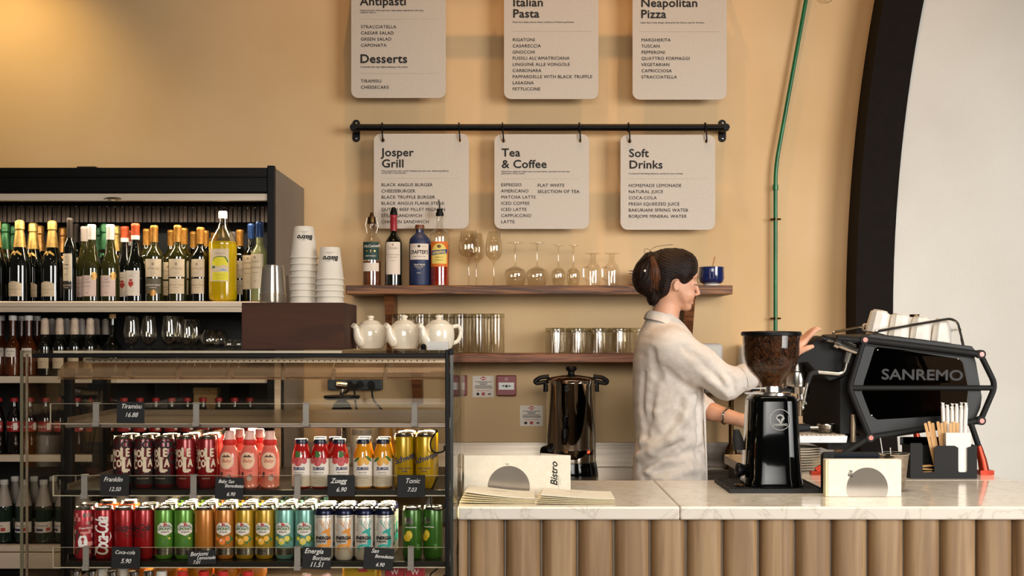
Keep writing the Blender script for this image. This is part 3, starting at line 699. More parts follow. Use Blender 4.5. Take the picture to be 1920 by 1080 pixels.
FR = [('champ_t', -8, 5.09, 'dark sparkling bottle with mint green label at the left frame edge'),
 ('champ_g', 10, 5.21, 'green foiled sparkling bottle, leftmost of those peeking behind the front bottles'),
 ('champ_g', 26, 5.33, 'green foiled sparkling bottle right behind the first gold foiled one'),
 ('champ', 37, 5.09, 'gold foiled sparkling bottle, leftmost front one with cream arched label'),
 ('champ', 62, 5.20, 'gold foiled sparkling bottle with label half hidden, between the two front gold ones'),
 ('champ_b', 74, 5.32, 'bronze foiled sparkling bottle behind and between the two front gold ones'),
 ('champ', 98, 5.11, 'gold foiled sparkling bottle in front, just left of the slim spirit bottle'),
 ('champ_b', 118, 5.42, 'bronze foiled sparkling bottle behind the slim dark spirit bottle'),
 ('slim', 131, 5.08, 'slim dark spirit bottle with a long narrow cream label'),
 ('slim', 143, 5.33, 'slim dark bottle in shade behind the long labelled spirit bottle'),
 ('burg_p', 159, 5.18, 'wine bottle with dull grey cap behind the left white capped one'),
 ('burg', 172, 5.09, 'white capped wine bottle with gold medal, left of the pair'),
 ('champ_g', 168, 5.27, 'green foiled bottle directly behind the left white capped wine'),
 ('champ_g', 185, 5.41, 'green foiled bottle rearmost between the two white capped wines'),
 ('champ_g', 196.5, 5.23, 'green foiled bottle just behind the right white capped wine'),
 ('burg', 207, 5.09, 'white capped wine bottle with gold medal, right of the pair'),
 ('champ', 218, 5.33, 'gold foiled bottle behind the right white capped wine'),
 ('burgo', 234, 5.22, 'orange capped red wine, left of the two standing behind'),
 ('burgo', 244, 5.42, 'orange capped red wine, rearmost of the three'),
 ('burgo', 254, 5.09, 'orange capped red wine in front with a red crest on white label'),
 ('bo', 289, 5.09, 'ochre capped white wine with a second olive coloured label'),
 ('bo', 275, 5.25, 'ochre capped wine behind the olive labelled one'),
 ('bc', 333, 5.09, 'ochre capped white wine with two cream labels, between olive labelled one and dark one'),
 ('bc', 321, 5.31, 'ochre capped wine behind left of the two cream labelled bottle'),
 ('bc', 345, 5.22, 'ochre capped wine behind right of the two cream labelled bottle'),
 ('br', 376, 5.10, 'ochre capped dark red wine with two labels left of the lemon liqueur'),
 ('br', 363, 5.30, 'ochre capped red wine behind left of the dark two labelled one'),
 ('br', 385, 5.25, 'ochre capped red wine behind right of the dark two labelled one'),
 ('br', 402, 5.36, 'ochre capped red wine hidden behind the lemon liqueur shoulder'),
 ('limon', 418, 5.075, 'big bottle of bright yellow lemon liqueur with clear neck'),
 ('bw', 437, 5.31, 'pale capped wine bottle behind right of the yellow lemon liqueur'),
 ('br', 450, 5.21, 'ochre capped red wine just right of the lemon liqueur'),
 ('zd', 471, 5.13, 'dark wine bottle with blue capsule and tall cream label'),
 ('zp', 487, 5.048, 'pale green wine bottle with blue capsule beside the fridge post')]
for k, px, y, lb in FR: K[k].put((X(px, y), y, z1), lb, random.uniform(-0.25, 0.15))
# ---- second shelf
z2 = ZF[1]
def amber(r):
    p = [(0.029, 0), (0.032, 0.004), (0.032, 0.105), (0.030, 0.12), (0.022, 0.138), (0.0145, 0.152), (0.0125, 0.17), (0.0125, 0.232)]
    bottle(r, p, M['btl_amber'], [(0.0155, 0.228), (0.016, 0.23), (0.016, 0.247), (0.013, 0.249)], ('cap', M['white_plastic']), [('paper_label', [lab(0.044, 0.036, 0.078), tline('ZEDAZENI', 0.007, 0.098, 1), tline('pear', 0.006, 0.086, 1)], [M['label_w'], M['ink_grey']], 0.0)])
K['amber'] = Kind('lemonade_bottle', 'bottle', amber)
for px, y, lb in ((2, 5.13, 'amber lemonade bottle cut by the left frame edge'), (24, 5.07, 'amber lemonade bottle with white label left of the glass case corner'), (54, 5.07, 'amber lemonade bottle above the glass case corner'), (40, 5.19, 'amber lemonade bottle behind and between the two labelled ones'), (69, 5.19, 'amber lemonade bottle, rightmost, behind the cream necked bottles')):
    K['amber'].put((X(px, y), y, z2), lb)
def split(foil):
    def f(r):
        H = 0.236; p = [(0.026, 0), (0.029, 0.004), (0.029, 0.115), (0.027, 0.13), (0.019, 0.15), (0.013, 0.168), (0.0125, H)]
        bottle(r, p, M['btl_dark'], [(0.0165, H-0.066), (0.017, H-0.05), (0.0150, H-0.02), (0.0155, H-0.018), (0.0148, H-0.004), (0.010, H+0.002)], ('foil', foil), [('paper_label', [lab(0.05, 0.05, 0.03), tline('BRUT', 0.008, 0.055, 1)], [M['label'], M['ink_tan']], 0.0)])
    return f
K['split'] = Kind('small_sparkling_bottle', 'bottle', split(M['cream_foil'])); K['split_shade'] = Kind('small_sparkling_bottle', 'bottle', split(M['pale_grey_foil']))  # rear row kind: the cream foil greyed, shade put into its colour
for i, px in enumerate((84, 112, 140, 169)):
    K['split'].put((X(px, 5.08), 5.08, z2), 'cream foiled small dark bottle, %s of the front four' % ('leftmost', 'second', 'third', 'rightmost')[i])
for i, px in enumerate((97, 125, 153, 180, 197)):
    K['split_shade'].put((X(px, 5.21+(i == 4)*0.09), 5.21+(i == 4)*0.09, z2), 'small dark bottle in the rear row, cream foil greyed as shade, %s from left' % ('first', 'second', 'third', 'fourth', 'fifth')[i])
t = thing('corked_decanter', 'dark round shouldered bottle with pale cork beside the small sparkling bottles', 'bottle', (X(211, 5.1), 5.1, z2))
bottle(t, [(0.036, 0), (0.042, 0.005), (0.044, 0.08), (0.040, 0.115), (0.025, 0.14), (0.012, 0.16), (0.0105, 0.235)], M['btl_dark'], [(0.013, 0.236), (0.0145, 0.238), (0.0145, 0.254), (0.013, 0.256)], ('cork', M['kraft']))
def stem_prof(rim, mx, H, bowl, foot=0.033, th=0.0012):
    zb = H-bowl
    o = [(foot, 0.0), (foot, 0.002), (0.008, 0.006), (0.0042, 0.014), (0.004, zb-0.012), (0.007, zb-0.003), (mx*0.55, zb+bowl*0.05), (mx*0.88, zb+bowl*0.17), (mx, zb+bowl*0.34), (mx*0.97, zb+bowl*0.55), (rim, H)]
    i = [(rim-th, H), (mx*0.97-th, zb+bowl*0.55), (mx-th, zb+bowl*0.34), (mx*0.88-th, zb+bowl*0.18), (mx*0.5, zb+bowl*0.08), (0.0005, zb+bowl*0.05)]
    return o, i
def stemglass(rim, mx, H, bowl, m='glass', foot=0.033):
    def f(r):
        o, i = stem_prof(rim, mx, H, bowl, foot)
        k = 5
        b = B(); b.lathe(o[k:]+i, 24, caps=False); part('bowl', b, M[m], r)
        b = B(); b.lathe(o[2:k+1], 14, caps=False); part('stem', b, M[m], r)
        b = B(); b.lathe([(0.0005, 0.0)]+o[:3], 24); part('foot', b, M[m], r)
    return f
K['tulip'] = Kind('wine_glass', 'glass', stemglass(0.026, 0.0345, 0.247, 0.125)); K['tulip_s'] = Kind('wine_glass', 'glass', stemglass(0.022, 0.031, 0.232, 0.11)); K['globe'] = Kind('brandy_glass', 'glass', stemglass(0.025, 0.040, 0.188, 0.07))
K['tiny'] = Kind('liqueur_glass', 'glass', stemglass(0.017, 0.021, 0.148, 0.034, foot=0.018))
for k, px, y, lb in (('tulip', 247, 5.08, 'tall wine glass in the fridge, leftmost next to the corked bottle'), ('tulip', 279, 5.08, 'tall wine glass in the fridge, second from the left'), ('tulip', 318, 5.08, 'tall wine glass in the fridge, third from the left'), ('tulip', 333, 5.17, 'tall wine glass behind right of the third one in the fridge'), ('tulip_s', 351, 5.08, 'slightly shorter wine glass left of the round brandy glass'), ('tulip_s', 365, 5.16, 'slightly shorter wine glass just behind the round brandy glass'), ('globe', 394, 5.08, 'round brandy glass with bright rim in the fridge'), ('globe', 410, 5.19, 'round brandy glass half hidden behind the bright rimmed one'), ('tiny', 429, 5.08, 'tiny liqueur glass left, beside the dark wooden box'), ('tiny', 447, 5.10, 'tiny liqueur glass nearest the dark wooden box')):
    K[k].put((X(px, y), y, z2), lb)
# ---- third shelf: cola bottles and a reflection built as a kraft box
z3 = ZF[2]
M['cola_red'] = mat('cola_red', '#9c1418', 0.5)
def colab(r):
    H = 0.224; p = [(0.026, 0), (0.029, 0.004), (0.029, 0.05), (0.0265, 0.08), (0.029, 0.115), (0.0285, 0.14), (0.021, 0.168), (0.0135, 0.19), (0.0125, 0.216)]
    bottle(r, p, M['btl_cola'], [(0.0145, 0.212), (0.0155, 0.213), (0.0155, 0.227), (0.013, 0.229)], ('cap', M['cola_red']), [('paper_label', [rectp(-0.044, 0.090, 0.044, 0.132, 0), text('Coca-Cola', 0.017, -0.036, 0.106, 0.0003, shear=0.3, mi=1), rectp(0.018, 0.097, 0.034, 0.126, 1)], [M['cola_red'], M['white_ink']], 0.0)])
K['cola'] = Kind('cola_bottle', 'bottle', colab)
ORD = ['leftmost', 'second', 'third', 'fourth', 'fifth', 'sixth', 'seventh', 'eighth', 'ninth', 'tenth', 'eleventh', 'twelfth', 'thirteenth', 'fourteenth', 'fifteenth', 'sixteenth', 'seventeenth', 'eighteenth']
for i in range(17):
    px = -3+i*29.5
    K['cola'].put((X(px, 5.08), 5.08, z3), 'red capped glass cola bottle on the third fridge shelf, %s in the row' % ORD[i], random.uniform(-0.6, 0.6))
t = thing('kraft_reflection', 'tan kraft box shape standing in for a reflection, behind the cola bottles in the fridge', 'box', (X(389, 5.3), 5.3, z3))
b = B(); b.box(-0.05, 0.05, -0.04, 0.04, 0, Z(738, 5.3)-z3); part('body', b, M['kraft'], t, bev=0.002)
b = B(); b.box(-0.0515, 0.0515, -0.0415, 0.0415, Z(738, 5.3)-z3+0.0005, Z(726, 5.3)-z3); part('lid', b, M['kraft'], t, bev=0.002)
b = B(); b.box(-0.028, 0.028, -0.0408, -0.0402, 0.09, 0.14); part('label', b, M['bronze'], t)
# ---- fourth shelf: mineral water
z4 = ZF[3]
def water(r):
    H = 0.256; p = [(0.031, 0), (0.034, 0.004), (0.034, 0.135), (0.032, 0.155), (0.023, 0.19), (0.0155, 0.22), (0.0135, 0.245)]
    bottle(r, p, M['btl_water'], [(0.0155, 0.236), (0.0165, 0.238), (0.0165, 0.255), (0.014, 0.258)], ('screw_cap', M['white_plastic']), [('paper_label', [rectp(-0.05, 0.042, 0.05, 0.086, 0), tline('BORJOMI', 0.010, 0.066, 1), rectp(0.012, 0.048, 0.030, 0.062, 2), rectp(-0.03, 0.048, 0.0, 0.058, 1)], [M['label_w'], M['ink_navy'], M['ink_red']], 0.0)])
    b = B(); b.lathe([(0.0338, 0.150), (0.0235, 0.1915), (0.0162, 0.221), (0.0145, 0.235)], 22, caps=False); part('neck_wrap', b, M['pale_grey_foil'], r)
K['water'] = Kind('mineral_water_bottle', 'bottle', water)
for i in range(13): K['water'].put((X(8+i*37, 5.08), 5.08, z4), 'green mineral water bottle, front row of the lowest fridge shelf, %s' % ORD[i], random.uniform(-0.5, 0.5))
for i in range(12): K['water'].put((X(28+i*36, 5.2), 5.2, z4), 'green mineral water bottle, rear row of the lowest fridge shelf, %s' % ORD[i], random.uniform(-0.5, 0.5))
# ------------------------------------------------------------------ bottles and glasses on the upper wall shelf
YU = 5.57
def U(px, y=YU): return (X(px, y), y, ZS)
k = YU/F
def whisky(r):
    R = 0.0435; p = [(R-0.004, 0), (R, 0.004), (R, 0.18), (R*0.9, 0.205), (0.024, 0.228), (0.0185, 0.24), (0.0175, 0.285)]
    b = B(); b.lathe(p, 26); part('bottle_glass', b, M['glass'], r)
    M['whisky'] = mat('whisky', '#7a3c0e', 0.1, coat=0.6, var='#4c2409', scale=(60, 60, 4))
    b = B(); b.lathe([(R-0.005, 0.006), (R-0.0035, 0.009), (R-0.0035, 0.112), (0.001, 0.113)], 24); part('whisky', b, M['whisky'], r)
    b = B(); b.lathe([(0.019, 0.282), (0.0195, 0.284), (0.018, 0.312), (0.010, 0.318), (0.008, 0.330), (0.003, 0.336)], 20); part('cork_cap', b, M['bronze'], r)
    b = B(); b.tube([(-0.02, 0, 0.24), (-0.028, 0, 0.28), (-0.02, 0, 0.31)], 0.002, 6); b.tube([(0.02, 0, 0.24), (0.030, 0, 0.275), (0.02, 0, 0.31)], 0.002, 6); part('clasp', b, M['steel'], r)
    fl = [rectp(-0.040, 0.118, 0.040, 0.198, 0), rectp(-0.040, 0.066, 0.040, 0.104, 1), text("McConnell's", 0.017, -0.034, 0.172, 0.0003, shear=0.25, mi=2, rot=0.05), tline('5', 0.014, 0.152, 3), tline('IRISH WHISKY', 0.008, 0.132, 2), ellp(-0.018, 0.157, 0.004, 0.004, 10, 3), ellp(0.018, 0.157, 0.004, 0.004, 10, 3)]
    part('paper_label', wrap(fl, R, 0.0008), [M['label_green'], M['label_w'], M['label_w'], M['gold']], r)
tw = thing('whisky_bottle', 'clear whisky bottle with dark green label, leftmost on the upper shelf', 'bottle', U(697, 5.56)); whisky(tw)
def wine(r):
    bottle(r, prof_bord(0.322, 0.039, 0.2), M['btl_dark'], cap_cyl(0.322, 0.072), ('capsule', M['red_foil']), [('paper_label', [lab(0.074, 0.146, 0.052), tline('ZONIN', 0.013, 0.165, 1), tline('MONTEPULCIANO', 0.009, 0.138, 1, sx=0.8), tline("D'ABRUZZO", 0.008, 0.126, 1), tline('Ventiterre', 0.007, 0.112, 1), ellp(0, 0.186, 0.004, 0.005, 12, 1)], [M['label_w'], M['ink_tan']], 0.0), ('neck_band', [rectp(-0.03, 0.276, 0.03, 0.296)], [M['cream_foil']], 0)])
    b = B(); b.lathe([(0.012, 0.320), (0.0155, 0.322), (0.017, 0.334), (0.012, 0.346), (0.006, 0.348)], 16); b.ball((0, 0, 0.346), 0.013, 14, 8); part('stopper', b, M['black'], r)
tw = thing('red_wine_bottle', 'red wine bottle with red capsule and black stopper on the upper shelf', 'bottle', U(738, 5.56)); wine(tw)
def gin(r):
    R = 0.0475; p = [(R-0.006, 0), (R-0.001, 0.004), (R, 0.012), (R, 0.2), (R*0.93, 0.216), (R*0.6, 0.232), (0.018, 0.242), (0.0165, 0.262)]
    bottle(r, p, M['navy'], [(0.0205, 0.258), (0.021, 0.26), (0.021, 0.276), (0.0195, 0.278)], ('cork', M['lower_wood']), [('paper_label', [rectp(-0.049, 0.118, 0.049, 0.19, 0), tline("CRAFTER'S", 0.0235, 0.144, 1, 0.03, sx=0.82), tline('LONDON DRY GIN', 0.007, 0.13, 1), shape([(-0.006, 0.183), (0.006, 0.183), (0.006, 0.176), (0, 0.171), (-0.006, 0.176)], 1), stroke([(-0.034, 0.176), (-0.012, 0.176)], 0.001, 1), stroke([(0.012, 0.176), (0.034, 0.176)], 0.001, 1)], [M['label_w'], M['ink']], 0.0), ('printing', [text('Small Batch', 0.011, -0.024, 0.092, 0.0002, shear=0.3), tline('PREMIUM GIN', 0.006, 0.083, 0), tline('ESTONIA', 0.005, 0.076, 0), tline('500 ML', 0.006, 0.056, 0)], [M['label_w']], 0), ('seal', [ringp(0, 0.252, 0.004, 0.0085, 18)], [M['label_w']], 0)])
tw = thing('gin_bottle', 'matt navy blue gin bottle with cream label on the upper shelf', 'bottle', U(787, 5.56)); gin(tw)
def aperitif(r):
    R = 0.044; p = [(R-0.004, 0), (R, 0.004), (R, 0.205), (R*1.02, 0.22), (R*0.98, 0.236), (R*0.8, 0.248), (0.022, 0.258), (0.016, 0.272), (0.0145, 0.322)]
    M['aper'] = mat('orange_aperitif', '#8e1608', 0.1, coat=0.6, var='#b8430c', scale=(4, 4, 12), lo=0.45, hi=0.6); M['aper_o'] = mat('orange_label', '#d8701c', 0.6); M['aper_b'] = mat('royal_blue_label', '#1d3f7c', 0.6)
    b = B(); b.lathe([(R-0.003, 0.004), (R-0.0012, 0.006), (R-0.0012, 0.186), (0.001, 0.187)], 26); part('aperitif', b, M['aper'], r)
    b = B(); b.lathe(p, 26); part('bottle_glass', b, M['glass'], r)
    fl = [rectp(-0.044, 0.086, 0.044, 0.2, 0), ellp(0, 0.148, 0.037, 0.043, 24, 1), rectp(-0.037, 0.10, 0.037, 0.148, 1), shape([(-0.04, 0.138), (0.04, 0.146), (0.04, 0.166), (-0.04, 0.158)], 2), text('APERITOL', 0.0165, 0, 0.1455, 0.0006, 'CENTER', mi=1, rot=0.09, sx=0.9), ellp(0, 0.178, 0.009, 0.008, 14, 3), tline('APERITIVO', 0.008, 0.126, 3), tline('ORIGINALE', 0.007, 0.114, 3)]
    part('paper_label', wrap(fl, R, 0.0009), [M['aper_o'], mat('yellow_label', '#e6cf6a', 0.6), M['aper_b'], M['bronze']], r)
    b = B(); b.lathe([(0.0165, 0.318), (0.018, 0.32), (0.018, 0.332), (0.014, 0.336), (0.0135, 0.35), (0.006, 0.352)], 18); part('pourer_collar', b, M['black'], r)
    b = B(); b.tube([(0, 0, 0.35), (-0.001, 0, 0.37), (-0.005, 0, 0.393)], [0.005, 0.004, 0.003], 8); part('pourer_spout', b, M['chrome'], r)
tw = thing('aperitif_bottle', 'orange red aperitif bottle with steel pourer, right end of the bottle row', 'bottle', U(824.5, 5.56)); aperitif(tw)
K['big'] = Kind('wine_glass', 'glass', stemglass(0.034, 0.046, 0.252, 0.128, foot=0.037)); K['med'] = Kind('wine_glass', 'glass', stemglass(0.025, 0.0385, 0.250, 0.135, foot=0.034))
K['big'].put(U(879, 5.57), 'large upright wine glass next to the orange aperitif bottle')
K['med'].put(U(893, 5.66), 'upright wine glass half hidden behind the large one')
K['med'].put(U(926, 5.57), 'narrower upright wine glass standing alone right of the large one')
def turned(rim, mx, H, bowl, foot):
    def f(r):
        o, i = stem_prof(rim, mx, H, bowl, foot); fl = lambda q: [(a, H-z) for a, z in q][::-1]
        b = B(); b.lathe(fl(o[5:]+i), 24, caps=False); part('bowl', b, M['glass'], r)
        b = B(); b.lathe(fl(o[2:6]), 14, caps=False); part('stem', b, M['glass'], r)
        b = B(); b.lathe(fl(o[:3])+[(0.0005, H)], 24); part('foot', b, M['glass'], r)
    return f
K['inv'] = Kind('cocktail_glass', 'glass', turned(0.036, 0.049, 0.196, 0.088, 0.038)); K['inv2'] = Kind('champagne_flute', 'glass', turned(0.022, 0.031, 0.186, 0.085, 0.024))
K['inv'].put(U(966, 5.56), 'upturned round cocktail glass beside the narrower wine glass')
K['inv'].put(U(1007, 5.57), 'upturned round cocktail glass, right of its twin')
K['inv2'].put(U(1047, 5.56), 'upturned slim glass in the middle of the shelf, left of two')
K['inv2'].put(U(1075, 5.58), 'upturned slim glass in the middle of the shelf, right of two')
def mug(r):
    H = 0.152
    pr = [(0.029, 0), (0.0305, 0.001), (0.0335, 0.03), (0.034, 0.07), (0.030, 0.092), (0.018, 0.104), (0.013, 0.112), (0.015, 0.118), (0.012, 0.124), (0.015, 0.130), (0.012, 0.136), (0.014, 0.142), (0.036, 0.146), (0.037, 0.149), (0.001, 0.150)]
    b = B(); b.lathe(pr[:6], 24, caps=False); part('bowl', b, M['glass'], r)
    b = B(); b.lathe(pr[5:], 24, caps=False); part('foot', b, M['glass'], r)
    b = B(); b.tube(arcpts([(-0.030, 0, 0.024), (-0.056, 0, 0.03), (-0.058, 0, 0.085), (-0.030, 0, 0.084)], 0.018, 5), 0.0042, 8); part('handle', b, M['glass'], r)
K['mug'] = Kind('irish_coffee_mug', 'mug', mug)
K['mug'].put(U(1112, 5.56), 'upturned footed glass mug, left of the pair', 0.65)
K['mug'].put(U(1147, 5.56), 'upturned footed glass mug, right of the pair', 0.65)
def saucer(r):
    b = B(); b.lathe([(0.03, 0), (0.032, 0.001), (0.036, 0.004), (0.060, 0.010), (0.061, 0.0115), (0.034, 0.006), (0.001, 0.005)], 28); part('plate', b, M['porcelain'], r)
    b = B(); b.lathe([(0.0605, 0.0105), (0.0618, 0.0115), (0.0605, 0.0122)], 28); part('rim', b, M['porcelain_c'], r)
K['saucer'] = Kind('saucer', 'saucer', saucer)
for i in range(6): K['saucer'].put((X(1203, 5.6), 5.6, ZS+i*0.0122), '%s white saucer of the stack on the shelf behind the dark hair' % ('lowest', 'second', 'third', 'fourth', 'fifth', 'topmost')[i])
t = thing('sugar_bowl', 'navy blue glazed sugar bowl on white foot at the right end of the upper shelf', 'bowl', (X(1334, 5.56), 5.56, ZS))
M['navy_glaze'] = mat('navy_glaze', '#111c46', 0.1, coat=0.7, var='#1c2b63', scale=(10, 10, 60))
b = B(); b.lathe([(0.036, 0.010), (0.052, 0.018), (0.0575, 0.034), (0.056, 0.07), (0.057, 0.086), (0.0545, 0.087), (0.053, 0.07), (0.05, 0.03), (0.001, 0.02)], 30); part('bowl', b, M['navy_glaze'], t)
b = B(); b.lathe([(0.034, 0), (0.036, 0.001), (0.038, 0.010), (0.03, 0.011)], 24); part('foot', b, M['porcelain'], t)
b = B(); b.tube([(-0.006, 0, 0.03), (0.016, 0, 0.134)], 0.0042, 8); part('stick', b, M['stirrer'], t)
b = B()
for j in range(9):
    for q in (-0.016, 0.0, 0.016): b.ball((0.057*math.sin(q/0.057), -0.057*math.cos(q/0.057), 0.034+j*0.005), 0.0012, 6, 4)
part('dots', b, M['white_ink'], t)
# ------------------------------------------------------------------ upturned tumblers on the lower wall shelf
def tumbler(R, H, flutes=14):
    def f(r):
        b = B(); rings = []
        for rr, z in ((R, 0), (R, 0.002), (R*0.985, H*0.5), (R*0.97, H-0.014)):
            rings.append([(rr*(1+0.018*math.cos(flutes*a))*math.sin(a), -rr*(1+0.018*math.cos(flutes*a))*math.cos(a), z) for a in [2*PI*i/56 for i in range(56)]])
        b.loft(rings, caps=False); b.lathe([(R*0.93, 0.0), (R*0.9, H*0.6), (R*0.86, H-0.022)], 28, caps=False)
        part('wall', b, M['glass'], r)
        b = B(); b.lathe([(0.001, H-0.020), (R*0.86, H-0.020), (R*0.97, H-0.016), (R*0.985, H-0.006), (R*0.95, H), (0.001, H-0.001)], 28); part('thick_base', b, M['base_glass'], r)
    return f
M['base_glass'] = glass('thick_glass_base', '#e4e1d4', 1.0, 0.75, 0.05)
K['hi'] = Kind('highball_glass', 'glass', tumbler(0.0415, 0.178)); K['lo'] = Kind('tumbler', 'glass', tumbler(0.0455, 0.114))
for i, px in enumerate((752, 787, 824, 861, 895, 929)):
    K['hi'].put((X(px, 5.53), 5.53, ZL), 'tall upturned highball glass, %s of the front row above the teapots' % ORD[i])
for i, px in enumerate((768, 804, 841, 876, 911)):
    K['hi'].put((X(px, 5.63), 5.63, ZL), 'tall upturned highball glass, %s of the rear row by the wall' % ORD[i])
for i, px in enumerate((1041, 1080, 1119, 1158, 1197)):
    K['lo'].put((X(px, 5.53), 5.53, ZL), 'short upturned tumbler left of the barista, %s of the front row' % ORD[i])
for i, px in enumerate((1052, 1090, 1128, 1166)):
    K['lo'].put((X(px, 5.64), 5.64, ZL), 'short upturned tumbler left of the barista, %s of the rear row' % ORD[i])
# ------------------------------------------------------------------ refrigerated glass display case
CY0, CY1 = 3.30, 4.08
CX0, CX1 = X(38, CY0), X(850, CY0)
CZ = Z(657, CY0)
M['edge_olive'] = mat('olive_glass_edge', '#6d6550', 0.25, spec=0.6)
t = thing('display_case', 'glass fronted drinks display case in the left foreground', 'display case', (0, 0, 0))
for nm, x in (('side_glass', CX0), ('side_glass', CX1-0.008)):
    b = B(); b.box(x, x+0.008, CY0, CY1, 0.50, CZ-0.001); part(nm, b, M['pane'], t)
    b = B(); b.box(x, x+0.008, CY0-0.002, CY0+0.001, 0.50, CZ); part('glass_edge', b, M['edge_olive'] if x < -1 else M['edge_dark'], t)
b = B(); b.box(CX0, CX1, CY0, CY1, CZ-0.008, CZ); part('top_glass', b, M['pane'], t)
b = B(); b.box(CX0+0.09, CX1-0.3, CY0-0.003, CY0+0.002, CZ-0.007, CZ-0.001); part('glass_edge', b, M['edge'], t)
b = B(); b.box(CX0+0.03, CX1-0.012, CY0+0.004, CY0+0.05, CZ-0.020, CZ-0.0085); part('top_frame', b, M['black'], t, bev=0.002)
b = B(); b.box(CX0+0.03, CX1-0.012, CY1-0.05, CY1-0.01, CZ-0.020, CZ-0.0085); part('top_frame', b, M['black'], t, bev=0.002)
b = B(); b.box(X(836, CY0)-0.002, X(842, CY0), CY0+0.001, CY0+0.03, 0.50, CZ+0.002); part('front_post', b, M['black'], t, bev=0.002)
b = B(); b.box(X(841, CY0), CX1+0.0008, CY0-0.004, CY0+0.02, CZ-0.012, CZ+0.005); part('corner_bracket', b, M['black'], t, bev=0.002)
b = B(); b.box(X(47.5, CY0), X(51, CY0), CY0+0.002, CY0+0.008, 0.5, CZ-0.01); part('front_trim', b, M['grey_alu'], t)
b = B(); b.box(X(178, CY1), X(205, CY1), CY1-0.03, CY1+0.02, 0.5, CZ-0.02); part('rear_post', b, M['black'], t, bev=0.002)
b = B(); b.box(X(120, 3.66), X(141, 3.66), 3.63, 3.66, 0.5, Z(700, 3.66)); part('shelf_upright', b, M['black'], t, bev=0.002)
b = B(); b.box(CX1-0.035, CX1-0.012, 3.63, 3.66, 0.5, Z(700, 3.66)); part('shelf_upright', b, M['black'], t, bev=0.002)
b = B(); b.box(CX1-0.03, CX1-0.010, CY1-0.012, CY1, 0.5, CZ-0.02); part('rear_post', b, M['black'], t)
b = B(); b.box(X(516, CY1), X(529, CY1), CY1-0.02, CY1+0.004, 0.5, CZ-0.02); part('door_stile', b, M['grey_alu'], t, bev=0.002)
b = B(); b.box(X(530, CY1), X(532, CY1), CY1-0.022, CY1+0.004, 0.5, CZ-0.02); part('door_seal', b, M['black'], t)
for xa, xb, yy in ((X(205, CY1), X(529, CY1), CY1-0.014), (X(520, CY1), CX1-0.03, CY1-0.004)):
    b = B(); b.box(xa, xb, yy, yy+0.004, 0.55, CZ-0.03); part('rear_sliding_glass', b, M['pane'], t)
# lamp strip with dotted diodes and clear air deflectors under the top
b = B(); b.box(X(160, 3.36), CX1-0.02, 3.36, 3.385, Z(680, 3.36), Z(672, 3.36)); ls = part('lamp_housing', b, M['grey_alu'], t)
b = B()
for i in range(60): x = X(175, 3.36)+i*0.0158; b.box(x, x+0.004, 3.358, 3.361, Z(677.5, 3.36), Z(675, 3.36))
part('diodes', b, M['bronze'], ls)
seams = [108, 235, 330, 428, 528, 622, 720, 838]
for i in range(7):
    xa, xb = X(seams[i]+1.5, 3.40), X(seams[i+1]-0.5, 3.40)
    b = B(); q = [(3.47, 1.312), (3.44, 1.306), (3.415, 1.295), (3.404, 1.282), (3.41, 1.270), (3.44, 1.263), (3.5, 1.2625)]
    rings = [[(x, y, z) for y, z in q]+[(x, y+0.002, z-0.002) for y, z in q[::-1]] for x in (xa, xb)]
    b.loft(rings, smooth=False); part('air_deflector', b, M['acrylic'], t, fixn=True)
    b = B(); b.prism([(3.402, 1.262), (3.402, 1.287), (3.412, 1.292), (3.425, 1.287), (3.425, 1.262)], xa-0.003, xa+0.006, 'x'); part('deflector_clip', b, M['acrylic'], t, fixn=True)
# shelves
TX0, TX1 = X(124, 3.42), CX1-0.014
SHZ = [1.143, 0.956, 0.757]
M['tray_steel'] = mat('tray_steel', '#9a8a78', 0.3, metal=0.9, var='#86776a', scale=(2, 60, 60))
M['tray_dark'] = mat('dark_tray', '#191715', 0.3, spec=0.5)
for i, zs in enumerate(SHZ):
    b = B(); b.box(TX0, TX1, 3.408, 4.02, zs-0.0155, zs-0.0005); sh = part('shelf', b, M['tray_steel'] if i == 0 else M['tray_dark'], t, bev=0.002)
    b = B(); lx0 = X(95 if i == 0 else 100, 3.40); zt = zs+(0.052 if i == 0 else 0.040); zb = zs-(0.002 if i == 0 else 0.014)
    b.box(lx0, X(838, 3.40), 3.398, 3.402, zb, zt); lp = part('glass_lip', b, M['pane'], sh)
    b = B(); b.box(lx0, X(838, 3.40), 3.397, 3.4025, zb-0.0025, zb); b.box(lx0, X(838, 3.40), 3.3975, 3.4022, zt, zt+0.0008); b.box(lx0-0.001, lx0+0.001, 3.3975, 3.4022, zb, zt); part('lip_edge', b, M['edge'], sh)
    for px in ((179, 367, 573, 777), (157, 362, 557), (160, 557, 770))[i]:
        x = X(px, 3.39)
        b = B(); b.box(x-0.009, x+0.009, 3.386, 3.397, zb-0.008, zb+0.006); b.box(x-0.0085, x+0.0085, 3.392, 3.397, zb, zt+0.003); b.box(x-0.009, x+0.009, 3.389, 3.408, zt+0.001, zt+0.004)
        part('lip_clip', b, M['grey_plastic'], sh, bev=0.001)
    for xx in (TX0-0.004, TX1-0.002): b = B(); b.box(xx, xx+0.003, 3.44, 4.02, zs-0.02, zs+0.012); part('side_arm', b, M['steel'], sh)
    if i < 2: light('shelf_lamp', 'AREA', ((TX0+TX1)/2, 3.56, zs-0.024), ((TX0+TX1)/2, 3.58, 0.0), 7.5, (1.0, 0.80, 0.52), 1.02, 0.02)
light('shelf_lamp', 'AREA', ((TX0+TX1)/2, 3.66, 0.757-0.024), ((TX0+TX1)/2, 3.66, 0.0), 4.0, (1.0, 0.78, 0.48), 1.02, 0.02)
